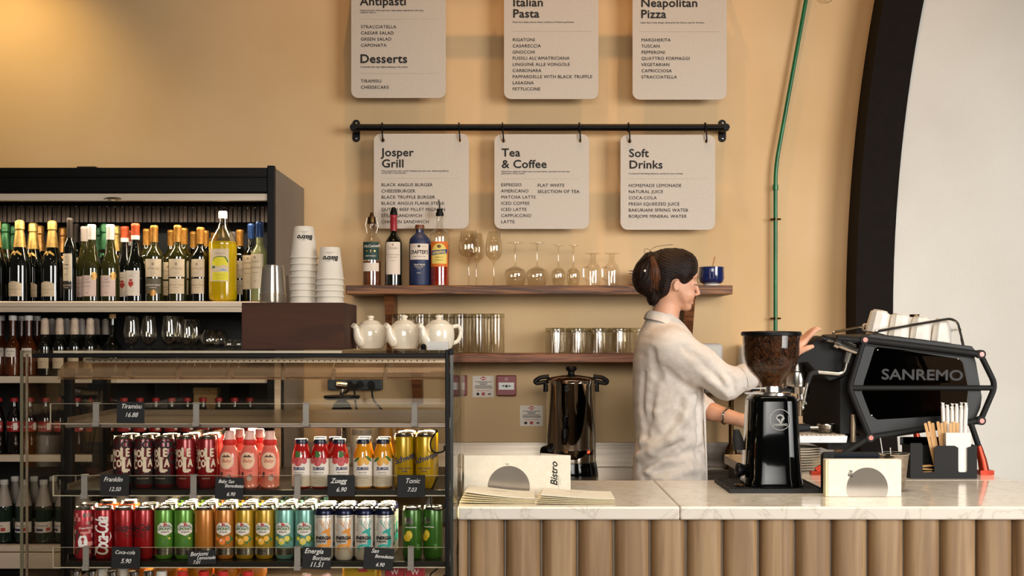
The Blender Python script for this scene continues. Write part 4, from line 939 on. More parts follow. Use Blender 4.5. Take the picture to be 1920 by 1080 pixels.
light('shelf_lamp', 'AREA', ((TX0+TX1)/2, 3.50, 1.305), ((TX0+TX1)/2, 3.60, 0.0), 1.6, (1.0, 0.82, 0.6), 1.02, 0.02)
b = B(); b.box(CX0+0.008, CX1-0.008, CY0+0.01, CY1-0.03, 0.50, 0.552); b.box(CX0+0.02, CX1-0.02, 3.53, CY1-0.03, 0.552, 0.660); part('bottom_deck', b, M['tray_steel'], t)
b = B(); b.box(CX0, CX1, CY0, CY1, 0.02, 0.50); part('base_cabinet', b, M['black'], t)
# cables at the right end
for (z0, z1, x) in ((1.12, 1.06, 0), (0.99, 0.90, 0), (0.735, 0.70, 0)):
    xr = X(838, 3.44)
    b = B(); b.tube(arcpts([(xr-0.025, 3.419, z0), (xr-0.047, 3.421, (z0+z1)/2), (xr-0.042, 3.421, z1), (xr-0.016, 3.42, z1-0.004), (xr+0.004, 3.419, z1+0.012)], 0.03, 5), 0.0022, 7)
    b.box(xr-0.008, xr+0.006, 3.414, 3.424, z1+0.004, z1+0.018)
    part('cable', b, M['black'], t)
# ---- price cards
def card(px, py, w, h, lines, label, tilt=0.0, zi=0):
    y = 3.3935
    t = thing('price_card', label, 'price card', (X(px, y), y, Z(py, y))); t.rotation_euler = (0, tilt, 0)
    ww, hh = S(w, y), S(h, y)
    b = B(); b.box(-ww/2, ww/2, -0.0018, 0.0012, -hh/2, hh/2); part('card', b, M['slate'], t, bev=0.0008)
    fl = []
    for s_, u, v, size in lines: fl.append(text(s_, S(size, y), S(u, y), S(v, y), 0.010*S(size, y), 'CENTER', shear=0.35, sx=0.92))
    part('handwriting', front(fl, -0.0022), [M['chalk']], t)
    b = B(); b.box(-0.006, 0.006, 0.001, 0.0042, -hh/2+0.004, -hh/2+0.028); part('holder', b, M['black'], t)
card(245, 774, 52, 40, [('Tiramisu', 1, 8, 12), ('16.88', 1, -8, 12)], 'black price card reading Tiramisu on the top case shelf', 0.01)
card(215, 910, 54, 40, [('Franklin', -3, 7, 12), ('12.50', 0, -11, 11)], 'black price card reading Franklin on the middle case shelf', 0.02)
card(430, 916, 53, 41, [('Baby San', -6, 10, 9), ('Benedetto', 9, 2, 9), ('6.90', 3, -14, 10)], 'black price card reading Baby San Benedetto on the middle case shelf', 0.03)
card(639.5, 911, 51, 40, [('Zuegg', -5, 5, 13), ('6.90', 0, -11, 12)], 'black price card reading Zuegg on the middle case shelf', 0.0)
card(771, 912, 52, 42, [('Tonic', 2, 6, 13), ('7.03', 1, -10, 11)], 'black price card reading Tonic on the middle case shelf', 0.0)
card(236, 1046, 54, 41, [('Coca-cola', -2, 7, 10), ('5.90', 0, -10, 12)], 'black price card reading Coca-cola on the lower case shelf', 0.03)
card(378.5, 1046, 53, 26, [('Borjomi', -5, 4, 11), ('Lemonade', 8, -3, 9), ('7.01', -10, -11, 9)], 'wide low black price card reading Borjomi Lemonade on the lower case shelf', -0.04)
card(594, 1047, 54, 41, [('Energia', -6, 9, 13), ('Borjomi', 8, -3, 11), ('11.51', 0, -16, 13)], 'black price card reading Energia on the lower case shelf', 0.04)
card(710, 1048, 56, 41, [('San', -8, 11, 11), ('Benedetto', 10, 2, 9), ('6.90', 3, -14, 10)], 'black price card reading San Benedetto on the lower case shelf', 0.07)
# ---- cans
RC = 0.0277; HC = 0.145
def can_body(r, body, H=HC, R=RC, lidm=None, low=None):
    b = B(); b.lathe([(R-0.005, 0), (R-0.0035, 0.003), (R, 0.010), (R, H-0.012), (R-0.0012, H-0.008)], 28); part('body', b, body, r)
    b = B(); b.lathe([(R-0.0012, H-0.008), (R-0.0040, H-0.0025), (R-0.0028, H-0.001), (R-0.0032, H), (R-0.0045, H-0.0005), (R-0.0055, H-0.0035), (0.001, H-0.0035)], 28); ld = part('lid', b, lidm or M['alu'], r)
    b = B(); b.prism(rrect(-0.006, -0.012, 0.006, 0.008, 0.005), H-0.0033, H-0.0022, 'z'); part('pull_tab', b, lidm or M['alu'], ld)
def canmat(nm, c, var=None, metal=0.35): return mat(nm, c, 0.3, metal=metal, coat=0.3, var=var, scale=(25, 25, 25))
cm_ = {}
for nm, c in (('mole_dark', '#5c1015'), ('mole_red', '#85171a'), ('coke', '#9a1216'), ('lime', '#5c8f30'), ('orange', '#b8732c'), ('pear', '#b08a20'), ('teal', '#74a898'), ('energy', '#d9cfc0'), ('tonic', '#b48d08'), ('lemon', '#33611a'), ('pinkcan', '#b5303a'), ('soda', '#d2591c')):
    cm_[nm] = canmat(nm+'_can_paint', c)
def txt(s_, cap, z, mi, u=0.0, b_=0.02, **k): return text(s_, cap/0.729, u, z, b_*cap, 'CENTER', mi=mi, **k)
def mole(r, dark):
    can_body(r, cm_['mole_dark' if dark else 'mole_red'])
    fl = []
    if dark: fl += [rectp(-0.08, 0.011, 0.08, 0.034, 1), txt('MOLECOLA', 0.021, 0.112, 1, 0.0, 0.06, sx=0.8), txt('MOLE', 0.019, 0.036, 1, 0.0, 0.06), txt('CO', 0.03, 0.07, 1, 0.052, 0.05), txt('MO', 0.03, 0.07, 1, -0.056, 0.05)]
    fl += [txt('M', 0.030, 0.080, 0, -0.0250, 0.03, sx=0.40), txt('O', 0.020, 0.088, 0, -0.0105, 0.07, sx=0.62), txt('L', 0.034, 0.081, 0, 0.0035, 0.07, sx=0.6), txt('E', 0.023, 0.089, 0, 0.0165, 0.06, sx=0.75),
           txt('C', 0.028, 0.054, 0, -0.0225, 0.04, sx=0.50), txt('O', 0.020, 0.060, 0, -0.0070, 0.07, sx=0.62), txt('L', 0.034, 0.047, 0, 0.0095, 0.09, sx=0.72), txt('A', 0.023, 0.060, 0, 0.0215, 0.05, sx=0.66),
           rectp(0.004, 0.047, 0.023, 0.053, 0), txt('ZERO ZUCCHERO' if dark else 'ORIGINALE', 0.003, 0.026, 0), rectp(0.0285, 0.075, 0.031, 0.0775, 2)]
    part('printing', wrap(fl, RC, 0.0003), [M['label'], M['ink'], M['ink_red']], r)
K['mole_d'] = Kind('drink_can', 'can', lambda r: mole(r, True)); K['mole_r'] = Kind('drink_can', 'can', lambda r: mole(r, False))
def pinkcan(r):
    can_body(r, cm_['pinkcan']); fl = []
    rnd = random.Random(3)
    for i in range(9):
        for j in range(10):
            if rnd.random() < 0.42: fl.append(rectp(-0.03+i*0.0072, 0.014+j*0.0115, -0.03+(i+1)*0.0072, 0.014+(j+1)*0.0115, rnd.choice((0, 0, 1))))
    fl += [shape([(-0.036, 0.012), (-0.022, 0.012), (-0.020, 0.05), (-0.028, 0.09), (-0.030, 0.128), (-0.034, 0.128), (-0.032, 0.08), (-0.03, 0.05)], 2), rectp(-0.007, 0.077, 0.02, 0.097, 3), text('Coca-Cola', 0.0075, -0.006, 0.085, 0.0002, shear=0.3, mi=4),
           shape([(-0.006, 0.036), (0.016, 0.034), (0.018, 0.05), (0.014, 0.066), (-0.002, 0.066), (-0.008, 0.05)], 4), shape([(0.003, 0.042), (0.008, 0.042), (0.007, 0.05), (0.010, 0.057), (0.005, 0.062), (0.0, 0.057), (0.004, 0.05)], 3)]
    part('printing', wrap(fl, RC, 0.0003), [mat('salmon_ink', '#d98a80', 0.5), M['alu'], mat('sand_ink', '#d9b48e', 0.5), M['cola_red'], M['white_ink']], r)
K['pink'] = Kind('drink_can', 'can', pinkcan)
def coke(r):
    can_body(r, cm_['coke'])
    part('printing', wrap([text('Coca-Cola', 0.056, 0.016, 0.010, 0.0011, shear=0.35, rot=PI/2, space=0.88, sx=0.50), stroke([(-0.024, 0.010), (-0.020, 0.022), (-0.012, 0.034), (0.0, 0.042)], [0.003, 0.006, 0.006, 0.001]), stroke([(0.020, 0.05), (0.026, 0.062), (0.022, 0.075)], [0.001, 0.004, 0.001])], RC, 0.0003), [M['white_ink']], r)
K['coke'] = Kind('drink_can', 'can', coke)
def cokez(r):
    can_body(r, cm_['coke'])
    part('printing', wrap([text('Coca-Cola', 0.027, -0.046, 0.080, 0.0004, shear=0.35, space=0.9, sx=0.8), stroke([(-0.036, 0.074), (-0.01, 0.078), (0.012, 0.072), (0.034, 0.077)], [0.0005, 0.0022, 0.0015, 0.0005]), text('ZERO SUGAR', 0.006, -0.012, 0.063, 0.0001)], RC, 0.0003), [M['ink']], r)
K['cokez'] = Kind('drink_can', 'can', cokez)
def limonati(r, body, fruit, leafy):
    can_body(r, body)
    b = B(); b.lathe([(RC+0.0002, 0.012), (RC+0.0002, 0.030)], 28, caps=False); part('lower_band', b, M['alu'], r)
    hexa = [(-0.021, 0.074), (0, 0.066), (0.021, 0.074), (0.022, 0.092), (0.012, 0.102), (-0.012, 0.102), (-0.022, 0.092)]
    fl = [shape(hexa, 0), shape([(-0.019, 0.090), (-0.012, 0.096), (-0.007, 0.092), (-0.002, 0.098), (0.004, 0.093), (0.010, 0.097), (0.019, 0.090)], 5),
          shape([(-0.004, 0.092), (-0.002, 0.092), (0.002, 0.096), (0.005, 0.092), (0.006, 0.092), (0.0055, 0.099), (-0.001, 0.101), (-0.002, 0.107), (-0.0045, 0.105), (-0.0035, 0.099)], 1),
          txt('LIMONATI', 0.0078, 0.0815, 2, 0, 0.06, sx=0.80), txt('BORJOMI', 0.0038, 0.0745, 3, 0, 0.05)]
    if leafy:
        fl += [shape([(-0.026, 0.034), (-0.018, 0.05), (-0.004, 0.066), (-0.012, 0.05)], 2), shape([(-0.012, 0.038), (0.0, 0.052), (0.016, 0.062), (0.004, 0.046)], 2), stroke([(-0.02, 0.03), (0.0, 0.05), (0.02, 0.06)], 0.0016, 2), ellp(0.012, 0.058, 0.004, 0.003, 10, 4),
               text('LIMONATI', 0.020, 0.043, 0.032, 0.0006, rot=PI/2, mi=2)]
    else:
        for x, z, a in ((-0.018, 0.062, 0.6), (0.018, 0.062, -0.6), (-0.010, 0.048, 1.3), (0.012, 0.05, -1.2), (0.022, 0.054, 0.3)): fl.append(ellp(x, z, 0.009, 0.0038, 12, 2, rot=a))
        fl += [ellp(-0.004, 0.050, 0.0095, 0.0095 if fruit else 0.011, 16, 4), ellp(0.012, 0.058, 0.0075, 0.008, 16, 4), ellp(-0.018, 0.058, 0.006, 0.006, 14, 4), ellp(-0.006, 0.053, 0.003, 0.003, 10, 0)]
    fl += [txt('TARRAGON' if leafy else 'FRUIT', 0.0032, 0.035, 2), txt('natural flavour 330 ml', 0.0022, 0.022, 3)]
    part('printing', wrap(fl, RC, 0.0004), [M['label_w'], M['ink_red'], M['leaf'], M['ink'], mat('fruit_ink', fruit or '#d8c84a', 0.5), mat('hill_ink', '#7f8c86', 0.6)], r)
K['lime'] = Kind('drink_can', 'can', lambda r: limonati(r, cm_['lime'], None, True))
K['orange'] = Kind('drink_can', 'can', lambda r: limonati(r, cm_['orange'], '#e5792a', False))
K['pear'] = Kind('drink_can', 'can', lambda r: limonati(r, cm_['pear'], '#e6a837', False))
K['teal'] = Kind('drink_can', 'can', lambda r: limonati(r, cm_['teal'], '#d9c34a', False))
def energy(r, ink):
    can_body(r, cm_['energy'], lidm=M['alu'])
    b = B(); b.lathe([(RC+0.0002, HC-0.020), (RC+0.0003, HC-0.012), (RC-0.0009, HC-0.0078), (RC-0.0036, HC-0.0026)], 28, caps=False); part('dark_band', b, mat('navy_band', '#1b1f38', 0.25, metal=0.5), r)
    fl = [txt('100% NATURAL ENERGY', 0.0033, 0.119, 1, 0, 0.04, sx=0.9)]
    for i in range(4): fl.append(rectp(-0.027, 0.100-i*0.0055, -0.016, 0.1012-i*0.0055, 3))
    def st(pts, w): fl.append(stroke(pts, w, 0))
    st([(0.009, 0.086), (0.0, 0.094), (-0.005, 0.104), (-0.006, 0.113)], 0.0016); st([(-0.003, 0.099), (-0.010, 0.105), (-0.011, 0.112)], 0.0013); st([(0.0, 0.095), (0.002, 0.104), (0.001, 0.109)], 0.0013)
    st([(0.014, 0.086), (0.016, 0.096), (0.018, 0.104), (0.016, 0.114)], 0.0016); st([(0.017, 0.099), (0.023, 0.106), (0.024, 0.113)], 0.0013); st([(0.0155, 0.094), (0.012, 0.102), (0.012, 0.109)], 0.0013)
    fl += [shape([(-0.004, 0.079), (0.002, 0.083), (0.008, 0.087), (0.014, 0.087), (0.020, 0.092), (0.021, 0.087), (0.018, 0.082), (0.019, 0.072), (0.022, 0.06), (0.022, 0.042), (0.012, 0.036), (0.010, 0.05), (0.012, 0.064), (0.010, 0.075), (0.002, 0.076), (-0.003, 0.074)], 0),
           shape([(-0.022, 0.034), (-0.014, 0.042), (-0.002, 0.046), (0.012, 0.044), (0.02, 0.036), (0.012, 0.034), (0.004, 0.040), (-0.008, 0.038), (-0.014, 0.030)], 0),
           txt('ENERGIA', 0.0095, 0.058, 1, -0.002, 0.09, shear=0.25, sx=0.85), txt('BORJOMI', 0.0055, 0.050, 1, -0.008, 0.06, sx=0.9), txt('ENERGIA', 0.009, 0.04, 1, 0.055, 0.08, shear=0.2),
           stroke([(-0.02, 0.018), (-0.012, 0.03), (0.0, 0.034), (0.012, 0.03), (0.02, 0.018)], 0.0012, 0)]
    part('printing', wrap(fl, RC, 0.0004), [ink, M['ink'], M['ink_red'], M['ink_grey']], r)
M['e_or'] = mat('deer_orange', '#d48418', 0.5); M['e_te'] = mat('deer_teal', '#1f9a8c', 0.5)
K['en_o'] = Kind('drink_can', 'can', lambda r: energy(r, M['e_or'])); K['en_t'] = Kind('drink_can', 'can', lambda r: energy(r, M['e_te']))
HT = 0.152
def tonic(r):
    can_body(r, cm_['tonic'], HT, 0.0282)
    part('printing', wrap([text('Schweppes', 0.024, -0.026, 0.066, 0.0005, shear=0.2, rot=0.32, space=0.93), txt('TONIC WATER', 0.0042, 0.054, 0, 0.003, 0.04), txt('TONIK', 0.0042, 0.046, 0, 0.003, 0.04)], 0.0282, 0.0004), [M['ink_navy']], r)
K['tonic'] = Kind('drink_can', 'can', tonic)
def lemoncan(r):
    can_body(r, cm_['lemon'])
    fl = [shape([(-0.024, 0.098), (0.0, 0.098), (0.002, 0.104), (-0.002, 0.116), (-0.024, 0.116)], 0), text('San Benedetto', 0.0055, -0.023, 0.102, 0.0001, mi=1, sx=0.8), text('Limone & Menta', 0.005, -0.022, 0.088, 0.0001, mi=2), ellp(-0.010, 0.068, 0.010, 0.013, 18, 3), ellp(-0.010, 0.068, 0.0075, 0.010, 18, 4), ellp(-0.017, 0.06, 0.011, 0.010, 16, 3), ellp(-0.012, 0.056, 0.006, 0.006, 12, 3), rectp(0.012, 0.025, 0.022, 0.042, 5)]
    part('printing', wrap(fl, RC, 0.0004), [M['alu'], M['ink_grey'], M['white_ink'], mat('lemon_ink', '#c9a41c', 0.5), mat('lemon_flesh', '#d9be42', 0.5), M['leaf']], r)
K['lemon'] = Kind('drink_can', 'can', lemoncan)
def sodacan(r):
    can_body(r, cm_['soda'], 0.15)
    part('printing', wrap([shape([(-0.022, 0.06), (0.022, 0.07), (0.022, 0.11), (-0.022, 0.1)], 0), ellp(0, 0.05, 0.014, 0.014, 16, 1)], RC, 0.0004), [M['lemon_lab'], M['leaf']], r)
K['soda'] = Kind('drink_can', 'can', sodacan)
Y1 = 3.462
def C(px, zs, y=Y1): return (X(px, y), y, zs)
zA = SHZ[1]; zB = SHZ[2]
K['mole_d'].put(C(231, zA), 'dark red can with large cream letters, leftmost on the middle case shelf', 0.14)
K['mole_d'].put(C(270.5, zA), 'dark red can with large cream letters, second on the middle case shelf', 0.12)
K['mole_d'].put(C(309, zA), 'dark red can turned so its first letter is cut, third on the middle shelf', -0.3)
K['mole_r'].put(C(349, zA), 'plain red can with large cream letters next to the dark ones', -0.1)
K['mole_r'].put(C(389, zA), 'plain red can with large cream letters beside the pink squeeze bottles', 0.08)
for i, px in enumerate((246, 284, 322)): K['mole_d'].put(C(px, zA, 3.53), 'can behind the front dark red cans, only its pale lid showing, %s' % ('left', 'middle', 'right')[i])
for j, y in enumerate((3.53, 3.60, 3.67)):
    for i, px in enumerate((360, 397)): K['mole_r'].put(C(px+j*7, zA, y), 'can behind the plain red ones, row %s, %s' % (('second', 'third', 'rearmost')[j], ('left', 'right')[i]))
for i, (k, px, lb) in enumerate((('pink', 158, 'red can with pink camouflage blocks, leftmost on the lower shelf'), ('coke', 195.5, 'red can with big white vertical script lettering'), ('cokez', 233, 'red can with black script ending in cola, over the price card'), ('cokez', 270.5, 'red can with black script beginning with a large C'), ('lime', 308, 'green lemonade can, left of the green pair'), ('lime', 345.5, 'green lemonade can, right of the green pair'), ('orange', 383.5, 'orange can turned to its plain printed back'), ('orange', 421.5, 'orange fruit lemonade can facing front'), ('pear', 459, 'yellow pear lemonade can, left of two'), ('pear', 496.5, 'yellow pear lemonade can, right of two'), ('teal', 534, 'pale teal lemonade can, left of two'), ('teal', 571.5, 'pale teal lemonade can, right of two'))):
    K[k].put(C(px, zB), lb, {1: 0.1, 2: 0.75, 3: -0.5, 6: 2.4, 0: 0.0, 4: 0.35, 5: 0.35}.get(i, 0.12*random.uniform(-1, 1)))
for i, (k, px, lb) in enumerate((('en_o', 608, 'white can with orange deer, left of two'), ('en_o', 645.5, 'white can with orange deer, right of two'), ('en_t', 683, 'white can with teal deer, left of two'), ('en_t', 720.5, 'white can with teal deer, right of two'))):
    K[k].put(C(px, zB, 3.445), lb, 0.05)
for j, y in enumerate((3.505, 3.565)):
    for i, px in enumerate((613, 650, 687, 724)): K['en_o' if i < 2 else 'en_t'].put(C(px+j*5, zB, y), 'white deer can behind the front four, %s row, %s' % (('middle', 'rear')[j], ('leftmost', 'second', 'third', 'rightmost')[i]), 0.5)
K['lemon'].put(C(773, zB), 'dark green lemon can, left of two at the right end', 0.1); K['lemon'].put(C(811.5, zB, 3.47), 'dark green lemon can, right of two at the right end', -0.25)
for j, y in enumerate((3.53, 3.60, 3.67, 3.74)):
    for i, (k, px) in enumerate((('lime', 318), ('lime', 356), ('orange', 394), ('pear', 431.5), ('pear', 469), ('teal', 506), ('teal', 543), ('teal', 580))):
        K[k].put(C(px+j*7-(j and 2), zB, y), 'lemonade can behind the front row, %s row back, %s' % (('second', 'third', 'fourth', 'fifth')[j], ORD[i]), 0.3)
for i, px in enumerate((205, 244)): K['soda'].put(C(px, zB, 3.56), 'orange soda can behind the red cola cans, %s' % ('left', 'right')[i])
K['coke'].put(C(168, zB, 3.53), 'cola can behind the camouflage can, only its lid showing')
K['cokez'].put(C(283, zB, 3.53), 'cola can behind the right black script can, only its lid showing')
# ---- squeeze bottles
M['pink_pet'] = mat('pink_drink', '#dc6a58', 0.15, coat=0.6, var='#e88f7a', scale=(14, 14, 14)); M['pink_cap'] = mat('pale_pink_cap', '#ecb6a6', 0.25); M['red_cap'] = mat('coral_cap', '#cf2f28', 0.35)
def baby(r):
    R = 0.0272; H = 0.160
    b = B(); b.lathe([(R-0.004, 0), (R, 0.005), (R*0.96, 0.012), (R, 0.02), (R, 0.084), (R*0.96, 0.096), (R*0.80, 0.109), (0.0168, 0.118), (0.016, 0.121)], 24); part('bottle', b, M['pink_pet'], r)
    b = B(); b.lathe([(0.0185, 0.120), (0.0192, 0.121), (0.0192, 0.134), (0.0175, 0.136)], 22); part('cap_skirt', b, M['red_cap'], r)
    b = B(); b.lathe([(0.0172, 0.136), (0.0165, 0.140), (0.0135, 0.146), (0.0135, H-0.004), (0.011, H), (0.001, H)], 20); part('drink_cap', b, M['pink_cap'], r)
    fl = [ellp(0, 0.078, 0.0215, 0.0235, 26, 1), ellp(0, 0.078, 0.0200, 0.022, 26, 0), shape([(-0.013, 0.088), (-0.004, 0.094), (0, 0.090), (0.004, 0.095), (0.013, 0.088)], 2), txt('SAN BENEDETTO', 0.0026, 0.0855, 2, 0, 0.02), text('Baby', 0.0135, 0, 0.073, 0.0001, 'CENTER', shear=0.3, mi=3), ellp(-0.014, 0.040, 0.004, 0.0065, 12, 2), stroke([(-0.014, 0.034), (-0.020, 0.030)], 0.002, 2), txt('fragola', 0.004, 0.048, 3, 0.008), ellp(0.009, 0.036, 0.005, 0.0035, 12, 2), ellp(0.006, 0.028, 0.007, 0.007, 14, 1)]
    part('label', wrap(fl, R, 0.0006), [mat('peach_label', '#e8bd96', 0.5), M['label_pink'], mat('brown_ink', '#4a2320', 0.6), M['ink_red']], r)
K['baby'] = Kind('squeeze_bottle', 'bottle', baby)
for i, px in enumerate((430.5, 468, 506)): K['baby'].put(C(px, zA, 3.455), 'pink squeeze bottle with round peach label, %s of the front three' % ('leftmost', 'middle', 'rightmost')[i], -0.15+0.1*i)
for i, px in enumerate((449, 487)): K['baby'].put(C(px, zA, 3.525), 'pink squeeze bottle in the second row, %s' % ('left', 'right')[i])
for i, px in enumerate((440, 474)): K['baby'].put(C(px, zA, 3.595), 'pink squeeze bottle in the third row, %s' % ('left', 'right')[i])
# ---- juice bottles
M['j_red'] = mat('red_juice', '#a81a14', 0.08, coat=0.7); M['j_or'] = mat('orange_juice', '#d68a12', 0.08, coat=0.7); M['navy_cap'] = mat('navy_cap', '#14182c', 0.35)
M['berry'] = mat('strawberry_ink', '#b03a40', 0.5, var='#c65a55', scale=(120, 120, 120)); M['mango'] = mat('mango_ink', '#d68c34', 0.5, var='#e0b04c', scale=(60, 60, 60))
def juice(r, berry):
    R = 0.0268; H = 0.137
    b = B(); b.lathe([(R-0.004, 0), (R, 0.004), (R, 0.084), (R*0.94, 0.096), (R*0.78, 0.112), (0.0185, 0.120), (0.0178, 0.126)], 24); part('juice_glass', b, M['j_red' if berry else 'j_or'], r)
    b = B(); b.lathe([(0.0180, 0.1235), (0.0192, 0.125), (0.0192, 0.134), (0.0180, H), (0.001, H)], 24); part('lid', b, M['navy_cap'], r)
    b = B(); b.lathe([(R+0.0003, 0.005), (R+0.0004, 0.083)], 28, caps=False); part('label', b, M['label_w'], r)
    if berry: fl = [ellp(-0.002, 0.076, 0.012, 0.014, 16, 0), ellp(0.016, 0.077, 0.008, 0.009, 14, 0), ellp(-0.020, 0.077, 0.009, 0.009, 14, 0), shape([(-0.010, 0.088), (-0.008, 0.105), (0.001, 0.104), (0.006, 0.092), (0.0, 0.086)], 1), ellp(0.009, 0.098, 0.003, 0.003, 10, 3)]
    else: fl = [ellp(-0.006, 0.075, 0.0095, 0.013, 16, 0, rot=-0.4), ellp(0.011, 0.076, 0.008, 0.011, 16, 0, rot=0.3), ellp(-0.018, 0.080, 0.011, 0.004, 12, 1, rot=0.6), ellp(0.018, 0.083, 0.012, 0.004, 12, 1, rot=-0.7), stroke([(0.002, 0.086), (0.003, 0.098)], 0.002, 1)]
    fl += [txt('ZUEGG', 0.0078, 0.052, 2, 0, 0.09, sx=0.95), txt('FRAGOLA' if berry else 'MANGO', 0.0038, 0.043, 3, 0, 0.05, space=1.3), rectp(-0.012, 0.0385, 0.012, 0.0393, 3), rectp(-0.016, 0.028, 0.016, 0.0286, 3), rectp(-0.008, 0.022, 0.008, 0.0226, 3), rectp(-0.012, 0.016, 0.012, 0.0166, 3)]
    part('printing', wrap(fl, R, 0.0008), [M['berry' if berry else 'mango'], M['leaf'], M['ink_navy'], M['ink_grey']], r)
K['berry'] = Kind('juice_bottle', 'bottle', lambda r: juice(r, True)); K['mango'] = Kind('juice_bottle', 'bottle', lambda r: juice(r, False))
for i, (px, a) in enumerate(((565.5, -0.15), (600.5, -0.05), (636.5, 0.4))): K['berry'].put(C(px, zA, 3.455), 'strawberry juice bottle, %s of the front three' % ('leftmost', 'middle', 'rightmost')[i], a)
for i, px in enumerate((604, 632)): K['berry'].put(C(px-3, zA, 3.525), 'strawberry juice bottle standing behind, %s' % ('left', 'right')[i])
for i, px in enumerate((681, 718)): K['mango'].put(C(px, zA, 3.455), 'mango juice bottle in front, %s of two' % ('left', 'right')[i], 0.05)
for i, px in enumerate((684, 721)): K['mango'].put(C(px, zA, 3.525), 'mango juice bottle standing behind, %s of two' % ('left', 'right')[i], 0.4)
for i, px in enumerate((757, 797.5)): K['tonic'].put(C(px, zA, 3.458), 'yellow tonic can in front, %s of two' % ('left', 'right')[i], 0.05-0.25*i)
for j, y in enumerate((3.53, 3.60)):
    for i, px in enumerate((763, 800)): K['tonic'].put(C(px+j*4, zA, y), 'yellow tonic can behind the front pair, %s row, %s' % (('second', 'third')[j], ('left', 'right')[i]), 1.0)
# ---- bottom of the case: oranges, small capped bottles, packs
M['orange'] = mat('orange_peel', '#e28a16', 0.45, var='#d67a0e', scale=(30, 30, 30), bump=0.4, bscale=(240, 240, 240), bdist=0.001)
def orange(r):
    b = B(); b.ball((0, 0, 0.0375), (0.0385, 0.0385, 0.0375), 26, 16); part('fruit', b, M['orange'], r)
    b = B(); b.ball((0, 0, 0.0748), (0.003, 0.003, 0.0015), 8, 5); part('stem_scar', b, M['leaf'], r)
K['or'] = Kind('orange', 'orange', orange)
for i, (px, y) in enumerate(((263, 3.66), (313, 3.60), (351, 3.70), (375, 3.60), (427, 3.60), (476, 3.59), (466, 3.70), (410, 3.70))):
    K['or'].put((X(px, y), y, 0.660), 'orange at the very bottom of the display case, %s' % ('leftmost, behind the cola price card', 'second front one from the left', 'rear one beside the lemonade price card', 'front one below the lemonade price card', 'front one below the yellow cans', 'rightmost front one', 'rear one behind the rightmost', 'rear one below the orange cans')[i])
M['milk'] = mat('milky_glass', '#d9c9a8', 0.15, coat=0.5)
def minib(capm):
    def f(r):
        b = B(); b.lathe([(0.022, 0), (0.025, 0.004), (0.025, 0.1), (0.016, 0.125), (0.013, 0.135), (0.013, 0.150)], 18); part('bottle', b, M['milk'], r)
        b = B(); b.lathe([(0.0145, 0.148), (0.015, 0.149), (0.015, 0.166), (0.013, 0.168), (0.001, 0.168)], 18); part('cap', b, M[capm], r)
    return f
K['mini'] = Kind('small_bottle', 'bottle', minib('white_foil')); K['minir'] = Kind('small_bottle', 'bottle', minib('red_cap')); K['minis'] = Kind('small_bottle', 'bottle', minib('chrome2'))
for i, (k, px, y) in enumerate((('minis', 142, 3.47), ('minis', 172, 3.47), ('mini', 192, 3.52-0.02), ('minis', 211, 3.46), ('mini', 231, 3.50), ('minis', 251, 3.46), ('mini', 303, 3.46), ('minis', 279, 3.47))):
    K[k].put((X(px, y), y, 0.552), 'small capped bottle at the bottom left of the case, %s from the left' % ('first', 'second', 'third', 'fourth', 'fifth', 'sixth', 'eighth', 'seventh')[i])
for i, px in enumerate((342, 382, 418, 465)): K['minir'].put((X(px, 3.46), 3.46, 0.552), 'small red capped bottle in front of the oranges, %s' % ('leftmost', 'second', 'third', 'rightmost')[i])
for i, px in enumerate((575, 612)): K['baby'].put((X(px, 3.46), 3.46, 0.552), 'pink squeeze bottle at the bottom of the case, %s of two' % ('left', 'right')[i])
def carton(r):
    b = B(); b.box(-0.027, 0.027, -0.02, 0.02, 0, 0.062); part('box', b, M['red_foil'], r, bev=0.002)
    b = B(); b.prism([(-0.02, 0.0621), (0.02, 0.0621), (0.003, 0.076), (-0.003, 0.076)], -0.026, 0.026, 'x'); part('gable', b, M['red_foil'], r)
    part('printing', front([txt('W', 0.016, 0.034, 0, 0.0, 0.04)], -0.0204), [M['label_pink']], r)
K['carton'] = Kind('juice_carton', 'carton', carton)
for i, px in enumerate((741, 779)): K['carton'].put((X(px, 3.56), 3.56, 0.660), 'dark red carton at the bottom right of the case, %s of two' % ('left', 'right')[i])
t = thing('snack_bag', 'shiny yellow snack bag with red label at the bottom of the case', 'bag', (X(678, 3.58), 3.58, 0.660))
b = B(); rings = []
for z, w, d in ((0, 0.055, 0.004), (0.01, 0.058, 0.02), (0.04, 0.056, 0.032), (0.058, 0.055, 0.02), (0.074, 0.056, 0.002)):
    rings.append([(w*math.copysign(abs(math.cos(a))**0.6, math.cos(a)), d*math.sin(a), z) for a in [2*PI*i/24 for i in range(24)]])
b.loft(rings); part('bag', b, mat('yellow_foil', '#e0b83a', 0.25, metal=0.3, bump=0.5, bscale=(40, 40, 40), bdist=0.004), t, fixn=True)
part('label', front([rectp(-0.004, 0.04, 0.02, 0.068, 1), txt('CHIPS', 0.008, 0.05, 0, 0.008, 0.05)], -0.034), [M['white_ink'], M['ink_red']], t)
